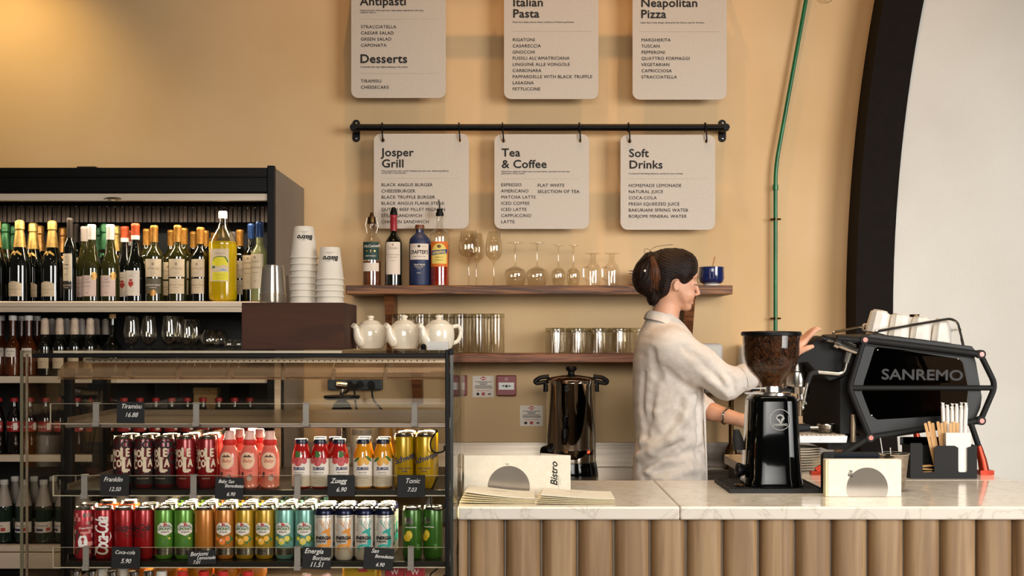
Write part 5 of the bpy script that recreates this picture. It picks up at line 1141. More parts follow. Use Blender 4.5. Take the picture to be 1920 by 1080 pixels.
# ------------------------------------------------------------------ things standing on top of the glass case
t = thing('wooden_box', 'dark brown wooden box on the glass case carrying the cup stacks', 'box', (0, 0, 0))
bx0, bx1, by0, by1 = X(453, 3.42), X(645, 3.42), 3.42, 3.70; bz1 = Z(567.5, 3.42)
b = B(); b.box(bx0, bx1, by0, by0+0.012, CZ+0.0007, bz1); part('front_panel', b, M['box_wood'], t, bev=0.0015)
for x in (bx0, bx1-0.012): b = B(); b.box(x, x+0.012, by0+0.0125, by1, CZ+0.0007, bz1); part('side_panel', b, M['box_wood'], t, bev=0.0015)
b = B(); b.box(bx0+0.0125, bx1-0.0125, by1-0.012, by1, CZ+0.0007, bz1); part('back_panel', b, M['box_wood'], t)
b = B(); b.box(bx0+0.0125, bx1-0.0125, by0+0.0125, by1-0.0125, bz1-0.012, bz1-0.0005); part('lid_panel', b, M['box_wood'], t)
def clearcup(r):
    b = B(); b.lathe([(0.0385, 0.0), (0.0395, 0.0015), (0.0385, 0.003), (0.0365, 0.004), (0.0355, 0.02), (0.0322, 0.060), (0.0305, 0.083)], 26, caps=False); part('wall', b, M['plastic_cup'], r)
    b = B(); b.lathe([(0.0305, 0.083), (0.029, 0.085), (0.001, 0.084)], 26, caps=False); part('base', b, M['plastic_cup'], r)
K['clear'] = Kind('plastic_cup', 'cup', clearcup)
for i in range(7): K['clear'].put((X(512, 3.56), 3.56, bz1+i*0.0045), 'clear plastic cup, %s of the taller upturned stack on the wooden box' % ('lowest', 'second', 'third', 'fourth', 'fifth', 'sixth', 'topmost')[i])
for i in range(2): K['clear'].put((X(526, 3.66), 3.66, bz1+i*0.0045), 'clear plastic cup, %s of the low upturned stack at the back of the box' % ('lower', 'upper')[i])
def papercup(r):
    b = B(); b.lathe([(0.0385, 0.001), (0.0400, 0.0), (0.0412, 0.002), (0.0400, 0.0042), (0.0388, 0.0045), (0.0285, 0.0905), (0.0270, 0.0925), (0.0262, 0.090), (0.001, 0.089)], 32, caps=False); part('wall', b, M['cup_paper'], r)
    fl = [text('Bistro', 0.0190, 0.0270, 0.0655, 0.0009, shear=0.3, rot=PI), rectp(-0.012, 0.076, 0.012, 0.0768), rectp(-0.006, 0.072, 0.006, 0.0726), rectp(-0.016, 0.0535, 0.004, 0.0541), rectp(-0.008, 0.0505, 0.002, 0.0510)]
    rf = lambda z: float(np.interp(z, [0, 0.0045, 0.0905], [0.0388, 0.0388, 0.0285])) if z > 0 else 0.032
    part('printing', wrap(fl, rf, 0.0004), [M['ink']], r)
K['paper'] = Kind('paper_cup', 'cup', papercup)
nm8 = ('lowest', 'second', 'third', 'fourth', 'fifth', 'sixth', 'seventh', 'topmost')
for i in range(8): K['paper'].put((X(570, 3.55), 3.55, bz1+i*0.0186), 'white paper cup, %s of the taller upturned stack' % nm8[i], 0.18)
for i in range(5): K['paper'].put((X(619, 3.52), 3.52, bz1+i*0.0170), 'white paper cup, %s of the shorter upturned stack' % ('lowest', 'second', 'third', 'fourth', 'topmost')[i], 0.1)
def teapot(r):
    R = 0.044; b = B(); b.lathe([(0.032, 0), (0.036, 0.002), (0.0425, 0.016), (0.0445, 0.036), (0.0435, 0.056), (0.039, 0.068), (0.031, 0.0745), (0.026, 0.076), (0.001, 0.076)], 34); part('body', b, M['porcelain_c'], r)
    b = B(); b.lathe([(0.029, 0.0755), (0.0295, 0.077), (0.022, 0.0825), (0.009, 0.0855), (0.0075, 0.089), (0.011, 0.093), (0.0105, 0.0965), (0.006, 0.0985), (0.001, 0.099)], 28); part('lid', b, M['porcelain_c'], r)
    b = B(); b.tube(arcpts([(-0.034, 0, 0.020), (-0.050, 0, 0.036), (-0.056, 0, 0.062), (-0.068, 0, 0.070)], 0.02, 5), [0.017, 0.0165, 0.0155, 0.0145, 0.0135, 0.0125, 0.0115, 0.0105, 0.0100, 0.0097, 0.0094, 0.009, 0.0086, 0.0082][:14], 14); part('spout', b, M['porcelain_c'], r)
    b = B(); b.tube(arcpts([(0.038, 0, 0.062), (0.066, 0, 0.070), (0.076, 0, 0.050), (0.064, 0, 0.022), (0.040, 0, 0.016)], 0.022, 6), 0.0058, 10); part('handle', b, M['porcelain_c'], r)
K['pot'] = Kind('teapot', 'teapot', teapot)
for i, (px, y) in enumerate(((695, 3.61), (758, 3.56), (823, 3.51))): K['pot'].put((X(px, y), y, CZ), 'white porcelain teapot on the glass case, %s of three' % ('leftmost', 'middle', 'rightmost')[i], (0.85, 0.75, 0.6)[i])
t = thing('card_stack', 'stack of white cards on the case in front of the right teapot', 'cards', (X(821, 3.37), 3.37, CZ))
b = B()
for i in range(9): b.box(-0.029+0.0006*(i % 3), 0.029+0.0006*(i % 2), -0.02, 0.022, i*0.0026, i*0.0026+0.0022)
part('cards', b, M['white_paper'], t)
t = thing('black_knob', 'small black round knob on the case beside the white cards', 'knob', (X(794, 3.36), 3.36, CZ))
b = B(); b.lathe([(0.007, 0), (0.007, 0.003), (0.0045, 0.004)], 14); part('base', b, M['black'], t)
b = B(); b.ball((0, 0, 0.0095), 0.0075, 14, 9); part('ball', b, M['black'], t)
# ------------------------------------------------------------------ service counter
t = thing('service_counter', 'service counter with pale marble top and fluted oak front', 'counter', (0, 0, 0))
sy0, sy1 = 3.54, 4.19; sz0 = CTOP-0.0385; kx = X(1275, sy0)
def slab(x0, x1, y0, y1):
    b = B(); b.box(x0, x1, y0, y1, sz0, CTOP); return part('marble_slab', b, M['marble'], t, bev=0.006, seg=3)
slab(-0.1568, kx-0.0006, sy0, sy1); slab(kx+0.0006, 2.5, sy0, sy1)
b = B(); b.box(0.885, 1.705, sy1+0.0005, 5.12, sz0, CTOP); part('return_slab', b, M['marble'], t, bev=0.004)
b = B(); b.box(0.90, 1.69, 4.1, 5.10, 0.0, sz0-0.001); part('return_cabinet', b, M['black'], t)
b = B(); b.box(-0.147, 2.48, 3.60, 4.12, 0.0, sz0-0.001); part('carcass', b, M['grey_panel'], t)
wb = S(68.35, 3.565); x = X(879, 3.565)-wb
while x < 2.45:
    g = 0.0022; xa = max(x+g, -0.1545); xb = x+wb-g; cx, hw = x+wb/2, wb/2-g
    pl = []
    for i in range(25):
        u = -1+2*i/24; pl.append((cx+hw*u, 3.599-0.036*(1-abs(u)**3.2)**(1/2.0)))
    pl = [(max(a, xa), c) for a, c in pl]
    b = B(); b.prism(pl, 0.0, sz0-0.001, 'z', True); o = part('front_batten', b, M['batten'], t, fixn=True, sharp=50)
    x += wb
# ------------------------------------------------------------------ things on the counter
yb = 3.775
t = thing('menu_stand', 'upright cream menu card with half round mirror foil behind the booklets', 'menu', (-0.148, yb, CTOP))
wS, hS = S(200, yb), S(930-854, yb)
b = B(); b.box(0, wS, -0.003, 0.003, 0, hS); part('card', b, M['paper'], t, bev=0.001)
b = B(); b.prism([(0, -0.003), (0, 0.003), (-0.004, 0.06), (-0.008, 0.06)], 0, hS, 'z'); part('side_flap', b, M['paper'], t, fixn=True)
b = B(); b.prism([(wS-0.002, 0.003), (wS-0.006, 0.003), (wS-0.09, 0.07), (wS-0.086, 0.07)], 0, hS, 'z'); part('rear_flap', b, M['paper'], t, fixn=True)
cxm = S(946-862, yb); R = S(39.5, yb); zc = S(930-913, yb)
disc = [(cxm+R*math.cos(a), zc+R*math.sin(a)) for a in [2*PI*i/56 for i in range(56)]]; disc = [(u, max(v, 0.001)) for u, v in disc]
part('mirror_foil', front([shape(disc)], -0.0032), [M['mirror']], t)
part('lettering', front([text('Bistro', 0.030, S(1037-862, yb), S(930-911, yb), 0.0008, shear=0.3, rot=PI/2), rectp(S(1039-862, yb), S(14, yb), S(1039-862, yb)+0.0008, S(40, yb)), rectp(S(1042-862, yb), S(20, yb), S(1042-862, yb)+0.0006, S(34, yb)), text('E', 0.013, S(946-862, yb), S(930-872, yb), 0.0, rot=PI/2)], -0.0033), [M['ink']], t)
def booklet(name_label, px0, px1, y0, y1, fan):
    t = thing('menu_booklet', name_label, 'booklet', (max(X(px0, y0), -0.1545), y0, CTOP))
    w, d = S(px1-px0, y0), y1-y0
    n = 5
    for i in range(n):
        b = B(); rings = []
        for j in range(9):
            u = j/8; lift = fan*(i+1)/n*(1-u)**1.6+0.0032*(i+0.5)
            x = w*u+0.004*i*(1-u)
            rings.append([(x, 0.002*i, lift-0.001), (x, 0.002*i, lift+0.0006+0.001*(i == n-1)), (x+0.012*(1-u)+0.0, d-0.001*i, lift+0.0006+0.004), (x+0.012*(1-u), d-0.001*i, lift-0.001+0.002)])
        b.loft(rings, smooth=False); part('page', b, M['paper_y'] if i < n-1 else M['paper'], t, fixn=True)
    fl = [text('MENU', 0.016, w*0.40, d*0.60, 0.0003, space=1.2), text('BISTRO', 0.008, w*0.44, d*0.24, 0.0)]
    b = B()
    for pc, i_, j_ in layers(fl): b.raw([pc], lambda u, v: (u, v, fan*(1-u/w)**1.6+0.0032*(n-0.5)+0.0034+0.0036*v/d))
    part('lettering', b, [M['ink_tan']], t)
booklet('cream menu booklet with fanned pages at the left end of the counter', 861, 1003, 3.597, 3.745, 0.020)
booklet('cream menu booklet lying right of the fanned one', 1004, 1153, 3.585, 3.74, 0.012)
# right card holder with mirror disc
yr = 3.752
t = thing('menu_holder', 'small cream card box with round mirror foil, right of the grinder', 'menu', (X(1548, yr), yr, CTOP))
wS, hS = S(142, yr), S(932-862, yr)
b = B(); b.box(0.008, wS, 0, 0.03, 0, hS); b2 = part('box', b, M['paper'], t, bev=0.001)
b = B(); b.box(0, 0.0078, 0.0005, 0.03, 0, hS); part('spine', b, M['paper_y'], t, bev=0.001)
cxm = S(1626-1548, yr); R = S(39, yr); zc = S(932-916, yr)
disc = [(cxm+R*math.cos(a), max(zc+R*math.sin(a), 0.0008)) for a in [2*PI*i/56 for i in range(56)]]
part('mirror_foil', front([shape(disc)], -0.0003), [M['mirror']], t)
part('lettering', front([text('Bis', 0.019, S(1598-1548, yr), S(932-896, yr), 0.0004, shear=0.3, rot=PI/2)], -0.0004), [M['ink']], t)
yt = 3.835
t = thing('card_terminal', 'black payment terminal standing behind the small cream card box', 'terminal', (X(1543, yt), yt, CTOP))
wT, hT = S(108, yt), S(848, yt)*0+Z(849, yt)-CTOP
b = B(); b.prism(rrect(0, 0, wT, hT, 0.012), 0, 0.03, 'y'); part('body', b, M['matte_black'], t, fixn=True, bev=0.002)
b = B(); b.box(S(22, yt), wT-0.006, -0.0012, 0.0, hT-0.032, hT-0.003); part('screen', b, mat('blue_black_screen', '#101822', 0.15), t)
b = B(); b.box(S(14, yt), S(20, yt), -0.0012, 0.0, 0.01, hT-0.006); part('slot', b, M['rubber'], t)
yc = 3.90
t = thing('steel_cup', 'tapered steel cup holding two skewers behind the small card box', 'cup', (X(1675, yc), yc, CTOP))
hC = Z(850, yc)-CTOP
b = B(); b.lathe([(0.032, 0), (0.034, 0.002), (0.048, hC-0.003), (0.0495, hC), (0.048, hC+0.0008), (0.0465, hC-0.003), (0.032, 0.006), (0.001, 0.005)], 32); part('body', b, M['steel'], t)
b = B(); b.lathe([(0.0485, hC-0.004), (0.0505, hC-0.001), (0.0495, hC+0.0012), (0.0475, hC+0.0002)], 32); part('rim', b, M['chrome'], t)
for nm, xa, xb, zt in (('thin white skewer standing tall in the steel cup', -0.03, -0.042, Z(823, yc)), ('shorter white skewer in the steel cup', 0.0, -0.010, Z(841, yc))):
    q = thing('skewer', nm, 'skewer', (t.location.x, yc, CTOP+0.006))
    b = B(); b.tube([(xa*0.6, 0, 0.0015), (xb*0.98, 0, zt-CTOP-0.006)], 0.0016, 8); part('stick', b, M['white_plastic'], q)
    b = B(); b.ball((xb*0.98, 0, zt-CTOP-0.006), 0.0022, 8, 6); part('tip', b, M['white_plastic'], q)
# black organiser with stirrers, straws and napkins
yo = 4.235
t = thing('counter_organiser', 'black counter caddy with napkins, straws and wooden stirrers', 'organiser', (X(1707, yo), yo, CTOP))
k = yo/F; wO = 125*k; zO = (898-839)*k
b = B(); r_ = 0.010
pl = [(0, 0), (wO, 0), (wO, zO+0.006), (wO-0.010, zO+0.006)] + [(wO-18*k, zO-0.002), (wO-18*k, 14*k)] + [(wO-20*k, 12*k), (wO-33*k, 12*k), (wO-35*k, 14*k)] + [(wO-35*k, zO-0.002), (wO-42*k, zO+0.005), (wO-75*k, zO+0.005), (wO-80*k, zO-0.002), (wO-80*k, 14*k), (wO-82*k, 12*k), (wO-100*k, 12*k), (wO-102*k, 14*k), (wO-102*k, zO+0.004), (wO-104*k, zO+0.014), (0, zO+0.014)]
b.prism(pl, 0, 0.003, 'y'); part('front_wall', b, M['matte_black'], t, fixn=True)
b = B(); b.box(0, wO, 0.0032, 0.092, 0, 0.003); part('floor_plate', b, M['matte_black'], t)
for x in (0, wO-0.003): b = B(); b.box(x, x+0.003, 0.0032, 0.092, 0.0032, zO+0.006); part('side_wall', b, M['matte_black'], t)
b = B(); b.box(0.0032, wO-0.0032, 0.089, 0.092, 0.0032, zO+0.028); b.box(-0.006, wO*0.66, 0.089, 0.095, zO+0.0, zO+0.028); part('back_wall', b, M['matte_black'], t)
b = B(); b.box(wO*0.44, wO*0.44+0.003, 0.0032, 0.088, 0.0032, zO-0.004); part('divider', b, M['matte_black'], t)
ox, oy, oz = t.location
for i in range(9):                       # stirrers
    px = 1757+i*4.6; lean = (i-6)*0.006-0.006
    q = thing('wooden_stirrer', 'wooden stirrer in the caddy, %s from the left' % ORD[i], 'stirrer', (X(px, yo)+0.012, yo+0.030+0.005*(i % 3), CTOP+0.0032), 0, 'wooden stirrers in the black caddy')
    b = B(); zt = Z(796-(i % 2)*3, yo)-CTOP-0.004; xb = 0.0
    b.T = Matrix.Rotation(0.0, 4, 'Z')
    b.prism([(xb-0.0045, 0), (xb+0.0045, 0), (lean+0.0052, zt), (lean-0.0052, zt)], -0.0009, 0.0009, 'y'); part('stick', b, M['stirrer'], q, fixn=True)
    b = B(); b.ball((lean, 0, zt), (0.0052, 0.0009, 0.004), 10, 6); part('rounded_end', b, M['stirrer'], q)
M['straw'] = mat('straw_wrapper', '#dcd8d2', 0.6, var='#cfcac4', scale=(200, 200, 12), bump=0.3, bscale=(160, 160, 30))
for i in range(12):
    px = 1781+(i % 6)*7.4+(3.5 if i > 5 else 0); yy = yo+0.052+(0.015 if i > 5 else 0); lean = (i % 6-2.5)*0.0025
    q = thing('wrapped_straw', 'white paper wrapped straw in the caddy, %s row, %s' % ('rear' if i > 5 else 'front', ORD[i % 6]), 'straw', (X(px, yo), yy, CTOP+0.0032), 0, 'wrapped straws in the black caddy')
    zt = Z(757+(i*7 % 5)*2, yo)-CTOP-0.004
    b = B(); b.tube([(-lean*0.4, 0, 0.003), (lean, 0, zt-0.012), (lean, 0, zt-0.006)], [0.0066, 0.0066, 0.004], 10); part('wrapper', b, M['straw'], q)
    b = B(); b.prism([(lean-0.0012, zt-0.007), (lean+0.0012, zt-0.007), (lean+0.007, zt), (lean-0.0065, zt+0.002)], -0.0006, 0.0006, 'y'); part('twisted_end', b, M['straw'], q, fixn=True)
q = thing('napkin_stack', 'white folded paper napkins in the right slot of the black caddy', 'napkins', (X(1774, yo)+0.002, yo+0.006, CTOP+0.0032))
b = B()
for i in range(12): b.box(0, 47*k, i*0.0016, i*0.0016+0.0013, 0, Z(812, yo)-CTOP-0.004-0.0004*(i % 3))
part('napkins', b, M['white_paper'], q)
for i in range(4):
    q = thing('sugar_stick', 'kraft sugar stick lying in the left slot of the caddy, %s' % ('lowest', 'second', 'third', 'topmost')[i], 'sugar stick', (X(1741, yo), yo+0.03, CTOP+0.0032+i*0.0105), 0)
    b = B(); a = (0.1, -0.15, 0.08, -0.1)[i]
    b.T = Matrix.Rotation(a*0.6, 4, 'Y'); b.box(-0.022, 0.022, -0.012, 0.012, 0.003, 0.009); part('packet', b, M['kraft'], q, bev=0.003)
    b = B(); b.T = Matrix.Rotation(a*0.6, 4, 'Y'); b.box(0.0222, 0.026, -0.012, 0.012, 0.005, 0.0065); part('crimped_end', b, M['kraft'], q)
# ------------------------------------------------------------------ back counter, splashback and what stands on it
BZ = 0.775
t = thing('back_counter', 'stainless steel back counter along the tan wall', 'counter', (0, 0, 0))
b = B(); b.box(X(568, 5.7)+0.02, 0.80, 5.12, WALL-0.002, BZ-0.04, BZ); b.box(0.80, 1.12, 5.12, 5.2, BZ-0.04, BZ); b.box(0.80, 1.12, 5.6, WALL-0.002, BZ-0.04, BZ); b.box(1.12, 1.5, 5.125, WALL-0.002, BZ-0.04, BZ); part('worktop', b, M['steel'], t)
b = B(); b.box(X(568, 5.7)+0.02, 1.5, WALL-0.012, WALL-0.002, BZ, Z(829, 5.71)); part('splashback', b, M['steel'], t, bev=0.002)
b = B(); b.box(X(568, 5.7)+0.03, 1.48, 5.16, WALL-0.004, 0.02, BZ-0.041-0.16); part('cabinet', b, M['grey_panel'], t)
b = B(); b.box(0.80, 1.12, 5.2, 5.6, BZ-0.20, BZ-0.19)
for q in ((0.80, 0.806, 5.2, 5.6), (1.114, 1.12, 5.2, 5.6), (0.806, 1.114, 5.2, 5.206), (0.806, 1.114, 5.594, 5.6)): b.box(*q, BZ-0.19, BZ-0.002)
part('sink_basin', b, M['steel'], t)
yk = 5.40; pk = F/yk
t = thing('water_boiler', 'tall chrome water boiler with black lid knob and handles', 'boiler', (X(1071, yk), yk, BZ))
zz = lambda py: Z(py, yk)-BZ
R = S(46, yk)
b = B(); b.lathe([(R*0.99, zz(866)), (R, zz(865)), (R, zz(842)+0.001), (R*0.985, zz(841)), (R, zz(840)), (R, zz(722)), (R*1.03, zz(719)), (R*1.03, zz(716))], 40); part('body', b, M['chrome'], t)
b = B(); b.lathe([(R*1.10, 0), (R*1.10, 0.008), (R*1.02, zz(866)), (0.001, zz(866))], 36); part('base', b, M['gloss_black'], t)
b = B(); b.lathe([(R*1.04, zz(716)), (R*1.05, zz(713)), (R*0.9, zz(708)), (R*0.4, zz(704)), (0.001, zz(703))], 36); part('lid', b, M['chrome'], t)
b = B(); b.lathe([(0.02, zz(705)), (0.014, zz(701)), (0.014, zz(697)), (0.023, zz(694)), (0.025, zz(690)), (0.02, zz(687)), (0.001, zz(686.5))], 24); part('lid_knob', b, M['black'], t)
for s_ in (-1, 1):
    b = B(); b.tube(arcpts([(s_*R*0.9, 0, zz(706)), (s_*(R+0.03), 0, zz(708)), (s_*(R+0.052), 0, zz(715)), (s_*(R+0.045), 0, zz(719)), (s_*R, 0, zz(716))], 0.012, 4), 0.0095, 10); b.tube([(s_*R*1.03, 0, zz(714)), (s_*R*1.04, 0, zz(735))], 0.011, 10); part('handle', b, M['black'], t)
b = B(); xg = S(1060-1071, yk); yg = -math.sqrt(R*R-xg*xg)
b.tube([(xg, yg-0.007, zz(722)), (xg, yg-0.007, zz(778))], 0.006, 10); part('sight_glass', b, M['glass'], t)
b = B(); b.tube([(xg, yg-0.007, zz(730)), (xg, yg-0.007, zz(733))], 0.013, 10); b.tube([(xg, yg+0.005, zz(724)), (xg, yg-0.008, zz(724))], 0.008, 10); part('gauge_ring', b, M['black'], t)
b = B(); xg = S(1056-1071, yk); yg = -math.sqrt(R*R-xg*xg)
b.tube([(xg, yg-0.012, zz(828)), (xg, yg-0.03, zz(815)), (xg, yg-0.03, zz(800))], [0.011, 0.016, 0.012], 12); b.tube([(xg, yg-0.03, zz(803)), (xg, yg-0.036, zz(790)), (xg, yg-0.034, zz(778))], [0.006, 0.0085, 0.0125], 12); b.tube([(xg, yg+0.004, zz(812)), (xg, yg-0.03, zz(812))], 0.012, 10); part('tap', b, M['black'], t)
b = B(); b.tube([(-R*0.92, -R*0.30, zz(846)), (-R*1.12, -R*0.48, zz(846))], [0.03, 0.026], 16); part('dial', b, M['black'], t)
b = B(); b.ball((R*0.66, -R*0.76, zz(845)), (0.006, 0.004, 0.006), 12, 8); part('pilot_light', b, mat('red_pilot', '#ff2a14', 0.3, emit='#ff3a20', estr=3.0), t)
# faucet
yf = 5.64
t = thing('kitchen_faucet', 'dark chrome kitchen faucet at the sink behind the barista', 'faucet', (X(1371, yf), yf, BZ))
fz = lambda py: Z(py, yf)-BZ
b = B(); b.lathe([(0.032, 0), (0.033, 0.004), (0.026, 0.012), (0.022, 0.02), (0.024, fz(868)), (0.03, fz(860)), (0.03, fz(846)), (0.022, fz(838)), (0.0135, fz(832))], 24); part('body', b, M['bronze'], t)
b = B(); b.tube(arcpts([(0, 0, fz(836)), (0, 0, fz(715)), (0.0, -0.06, fz(690)), (0.0, -0.15, fz(700)), (0, -0.17, fz(740))], 0.06, 6), 0.0115, 12); part('spout', b, M['bronze'], t)
b = B(); b.tube([(0.02, 0, fz(856)), (0.055, -0.01, fz(858))], [0.02, 0.018], 14); b.tube([(0.05, -0.01, fz(858)), (0.075, -0.02, fz(838))], [0.008, 0.006], 10); part('lever', b, M['bronze'], t)
# wall mounted things
def dispenser(px0, px1, py0, py1, label):
    y = WALL-0.10; t = thing('soap_dispenser', label, 'dispenser', (X((px0+px1)/2, y), WALL-0.003, Z(py1, y)))
    w, h = S(px1-px0, y), S(py1-py0, y)
    b = B(); b.box(-w/2, w/2, -0.10, 0.0, 0, h); part('housing', b, M['white_plastic'], t, bev=0.018, seg=4)
    b = B(); b.prism([(0.017*math.cos(a), 0.017*math.sin(a)+h*0.62) for a in [2*PI*i/24 for i in range(24)]], -0.1025, -0.1, 'y'); part('level_window', b, M['gloss_black'], t, fixn=True)
    b = B(); b.box(-0.016, 0.016, -0.101, -0.1, h*0.80, h*0.85); part('badge', b, M['label_w'], t)
    b = B(); b.box(-w*0.3, w*0.3, -0.112, -0.09, 0.002, h*0.14); part('push_lever', b, M['grey_plastic'], t, bev=0.004)
dispenser(1311, 1356, 644, 738, 'white soap dispenser on the wall above the barista sleeve')
dispenser(1389, 1434, 645, 739, 'white wall dispenser half hidden behind the bean hopper')
def callpoint(px, label):
    y = WALL-0.03; t = thing('fire_call_point', label, 'call point', (X(px, y), WALL-0.002, Z(723, y)))
    w = S(37, y)/2
    b = B(); b.box(-w, w, -0.035, 0, -w*1.03, w*1.03); part('casing', b, M['red_plastic'], t, bev=0.004)
    b = B(); b.box(-w*0.78, w*0.78, -0.0365, -0.0351, -w*0.42, w*0.30); part('press_plate', b, M['white_plastic'], t)
    fl = [ellp(0, -w*0.06, w*0.14, w*0.14, 14, 0), shape([(-w*0.38, -w*0.02), (-w*0.22, w*0.10), (-w*0.22, -w*0.16)], 0), rectp(-w*0.46, -w*0.09, -w*0.22, -w*0.01, 0), shape([(w*0.38, -w*0.06), (w*0.22, w*0.08), (w*0.22, -w*0.18)], 0), rectp(w*0.22, -w*0.09, w*0.46, -w*0.01, 0)]
    part('arrows', front(fl, -0.0367), [M['ink']], t)
    part('flame_mark', front([ringp(0, w*0.66, 0.0055, 0.0068, 20), stroke([(-0.003, w*0.6), (0.0, w*0.72), (0.003, w*0.6)], 0.0014)], -0.0352), [M['label_pink']], t)
callpoint(949.5, 'dark red fire call point between the notice and the boiler')
callpoint(857, 'dark red fire call point half hidden by the glass case edge')
def notice(px0, px1, py0, py1, label):
    y = WALL-0.003; t = thing('wall_notice', label, 'notice', (X(px0, y), y, Z(py1, y))); w, h = S(px1-px0, y), S(py1-py0, y)
    b = B(); b.box(0, w, 0, 0.0012, 0, h); part('sheet', b, M['label_w'], t)
    fl = [shape([(w*0.5, h*0.98), (w*0.34, h*0.88), (w*0.5, h*0.78), (w*0.66, h*0.88)], 1), rectp(w*0.40, h*0.86, w*0.60, h*0.90, 2)]
    for i, (a, c) in enumerate(((0.12, 0.88), (0.3, 0.7), (0.34, 0.66), (0.12, 0.85), (0.1, 0.92), (0.12, 0.9))): fl.append(rectp(w*a, h*(0.71-i*0.06), w*c, h*(0.735-i*0.06), 0))
    fl += [rectp(w*0.2, h*0.30, w*0.8, h*0.32, 1), ellp(w*0.25, h*0.15, w*0.07, h*0.07, 12, 0), shape([(w*0.44, h*0.08), (w*0.56, h*0.08), (w*0.58, h*0.22), (w*0.42, h*0.22)], 1), ellp(w*0.78, h*0.15, w*0.08, h*0.05, 12, 3)]
    part('printing', front(fl, -0.0004), [M['ink'], M['ink_red'], M['white_ink'], M['ink_grey']], t)
notice(886, 926.5, 705, 745, 'white safety notice on the wall left of the fire call point')
notice(975, 1018, 760.5, 799, 'white safety notice on the wall beside the boiler')
y = WALL-0.03
t = thing('socket_strip', 'dark blue socket strip on the wall seen through the glass case', 'socket strip', (X(666, y), WALL-0.003, Z(721, y)))
M['slate_blue'] = mat('slate_blue_plastic', '#23333c', 0.4)
w = S(102, y)/2
b = B(); b.box(-w, w, -0.045, 0, -0.026, 0.026); part('casing', b, M['slate_blue'], t, bev=0.005)
for i, u in enumerate((-0.6, -0.2, 0.2, 0.6)): b = B(); b.prism([(w*u+0.018*math.cos(a), 0.018*math.sin(a)) for a in [2*PI*j/20 for j in range(20)]], -0.047, -0.045, 'y'); part('socket', b, M['black'], t, fixn=True)
for u, dx in ((0.0, 0.012), (0.64, 0.06)):
    b = B(); b.box(w*u-0.014, w*u+0.014, -0.075, -0.047, -0.022, 0.004); b.tube(arcpts([(w*u, -0.06, -0.02), (w*u+0.004, -0.06, -0.07), (w*u+dx, -0.05, -0.13), (w*u+dx+0.02, -0.1, BZ-(t.location.z)+0.012)], 0.05, 5), 0.0045, 8); part('plug_cable', b, M['black'], t)
yj = 5.36
t = thing('citrus_juicer', 'chrome lever juicer with black round tray seen through the glass case', 'juicer', (X(641, yj), yj, BZ))
jz = lambda py: Z(py, yj)-BZ
b = B(); b.lathe([(0.04, 0), (0.045, 0.004), (0.045, 0.018), (0.03, 0.03), (0.026, 0.05)], 28); part('base', b, M['matte_black'], t)
b = B(); b.lathe([(0.026, 0.05), (0.022, jz(790)), (0.028, jz(775)), (0.022, jz(768)), (0.018, jz(752)), (0.008, jz(742)), (0.010, jz(738)), (0.010, jz(730))], 22); part('column', b, M['chrome'], t)
b = B(); b.lathe([(0.008, jz(748)), (0.072, jz(749)), (0.079, jz(746)), (0.079, jz(742)), (0.07, jz(742.5)), (0.008, jz(744))], 30); part('tray', b, M['black'], t)
b = B(); b.lathe([(0.046, jz(776)), (0.046, jz(770)), (0.036, jz(757)), (0.018, jz(751))], 26, caps=False); part('dome', b, M['smoke'], t)
b = B(); b.tube([(-0.024, -0.004, jz(722)), (0.02, 0.0, jz(724)), (0.026, 0.0, jz(730)), (0.008, 0, jz(736))], [0.017, 0.017, 0.013, 0.011], 14); part('lever_head', b, M['chrome'], t)
t = thing('milk_canister', 'white canister on the back counter behind the juice bottles', 'canister', (X(678, 5.28), 5.28, BZ))
b = B(); b.lathe([(0.044, 0), (0.046, 0.003), (0.046, 0.17), (0.040, 0.186)], 26); part('body', b, M['white_plastic'], t)
b = B(); b.lathe([(0.041, 0.185), (0.042, 0.187), (0.042, 0.208), (0.038, 0.212), (0.001, 0.212)], 26); part('lid', b, M['grey_plastic'], t)
def honey(r):
    b = B(); b.lathe([(0.034, 0), (0.037, 0.004), (0.037, 0.16), (0.03, 0.178)], 22); part('jar', b, mat('amber_syrup', '#b0690f', 0.1, coat=0.6), r)
    b = B(); b.lathe([(0.031, 0.177), (0.032, 0.178), (0.032, 0.215), (0.028, 0.218), (0.001, 0.218)], 22); part('lid', b, mat('ochre_lid', '#a5701f', 0.4), r)
K['honey'] = Kind('syrup_jar', 'jar', honey)
K['honey'].put((X(723, 5.3), 5.3, BZ), 'amber syrup jar on the back counter behind the mango juices, left one'); K['honey'].put((X(756, 5.32), 5.32, BZ), 'amber syrup jar on the back counter behind the mango juices, right one')
# ------------------------------------------------------------------ coffee grinder on its ribbed mat
yg = 3.97
t = thing('bar_mat', 'black ribbed rubber mat under the coffee grinder', 'mat', (0, 0, CTOP))
ma, mb_ = 0.682, 0.978
b = B(); b.box(ma, mb_, 3.84, 4.135, 0.0, 0.008); b.box(ma, mb_, 3.84, 3.846, 0.0085, 0.0125); b.box(ma, mb_, 4.129, 4.135, 0.0085, 0.0125); b.box(ma, ma+0.006, 3.8465, 4.1285, 0.0085, 0.0125); b.box(mb_-0.006, mb_, 3.8465, 4.1285, 0.0085, 0.0125); part('sheet', b, M['rubber'], t)
b = B(); x = ma+0.012
while x < mb_-0.012: b.box(x, x+0.005, 3.85, 4.125, 0.008, 0.0118); x += 0.0105
part('ribs', b, M['rubber'], t)
t = thing('coffee_grinder', 'gloss black coffee grinder with a bean filled hopper on the counter', 'grinder', (X(1446, yg), yg, CTOP+0.0122))
gz = lambda py: Z(py, yg)-CTOP-0.0122
q = yg/F
def sring(cx, w, d, z, n=40, e=0.55, cy=0.0): return [(cx+w*math.copysign(abs(math.cos(a))**e, math.cos(a)), cy+d*math.copysign(abs(math.sin(a))**e, math.sin(a)), z) for a in [2*PI*i/n for i in range(n)]]
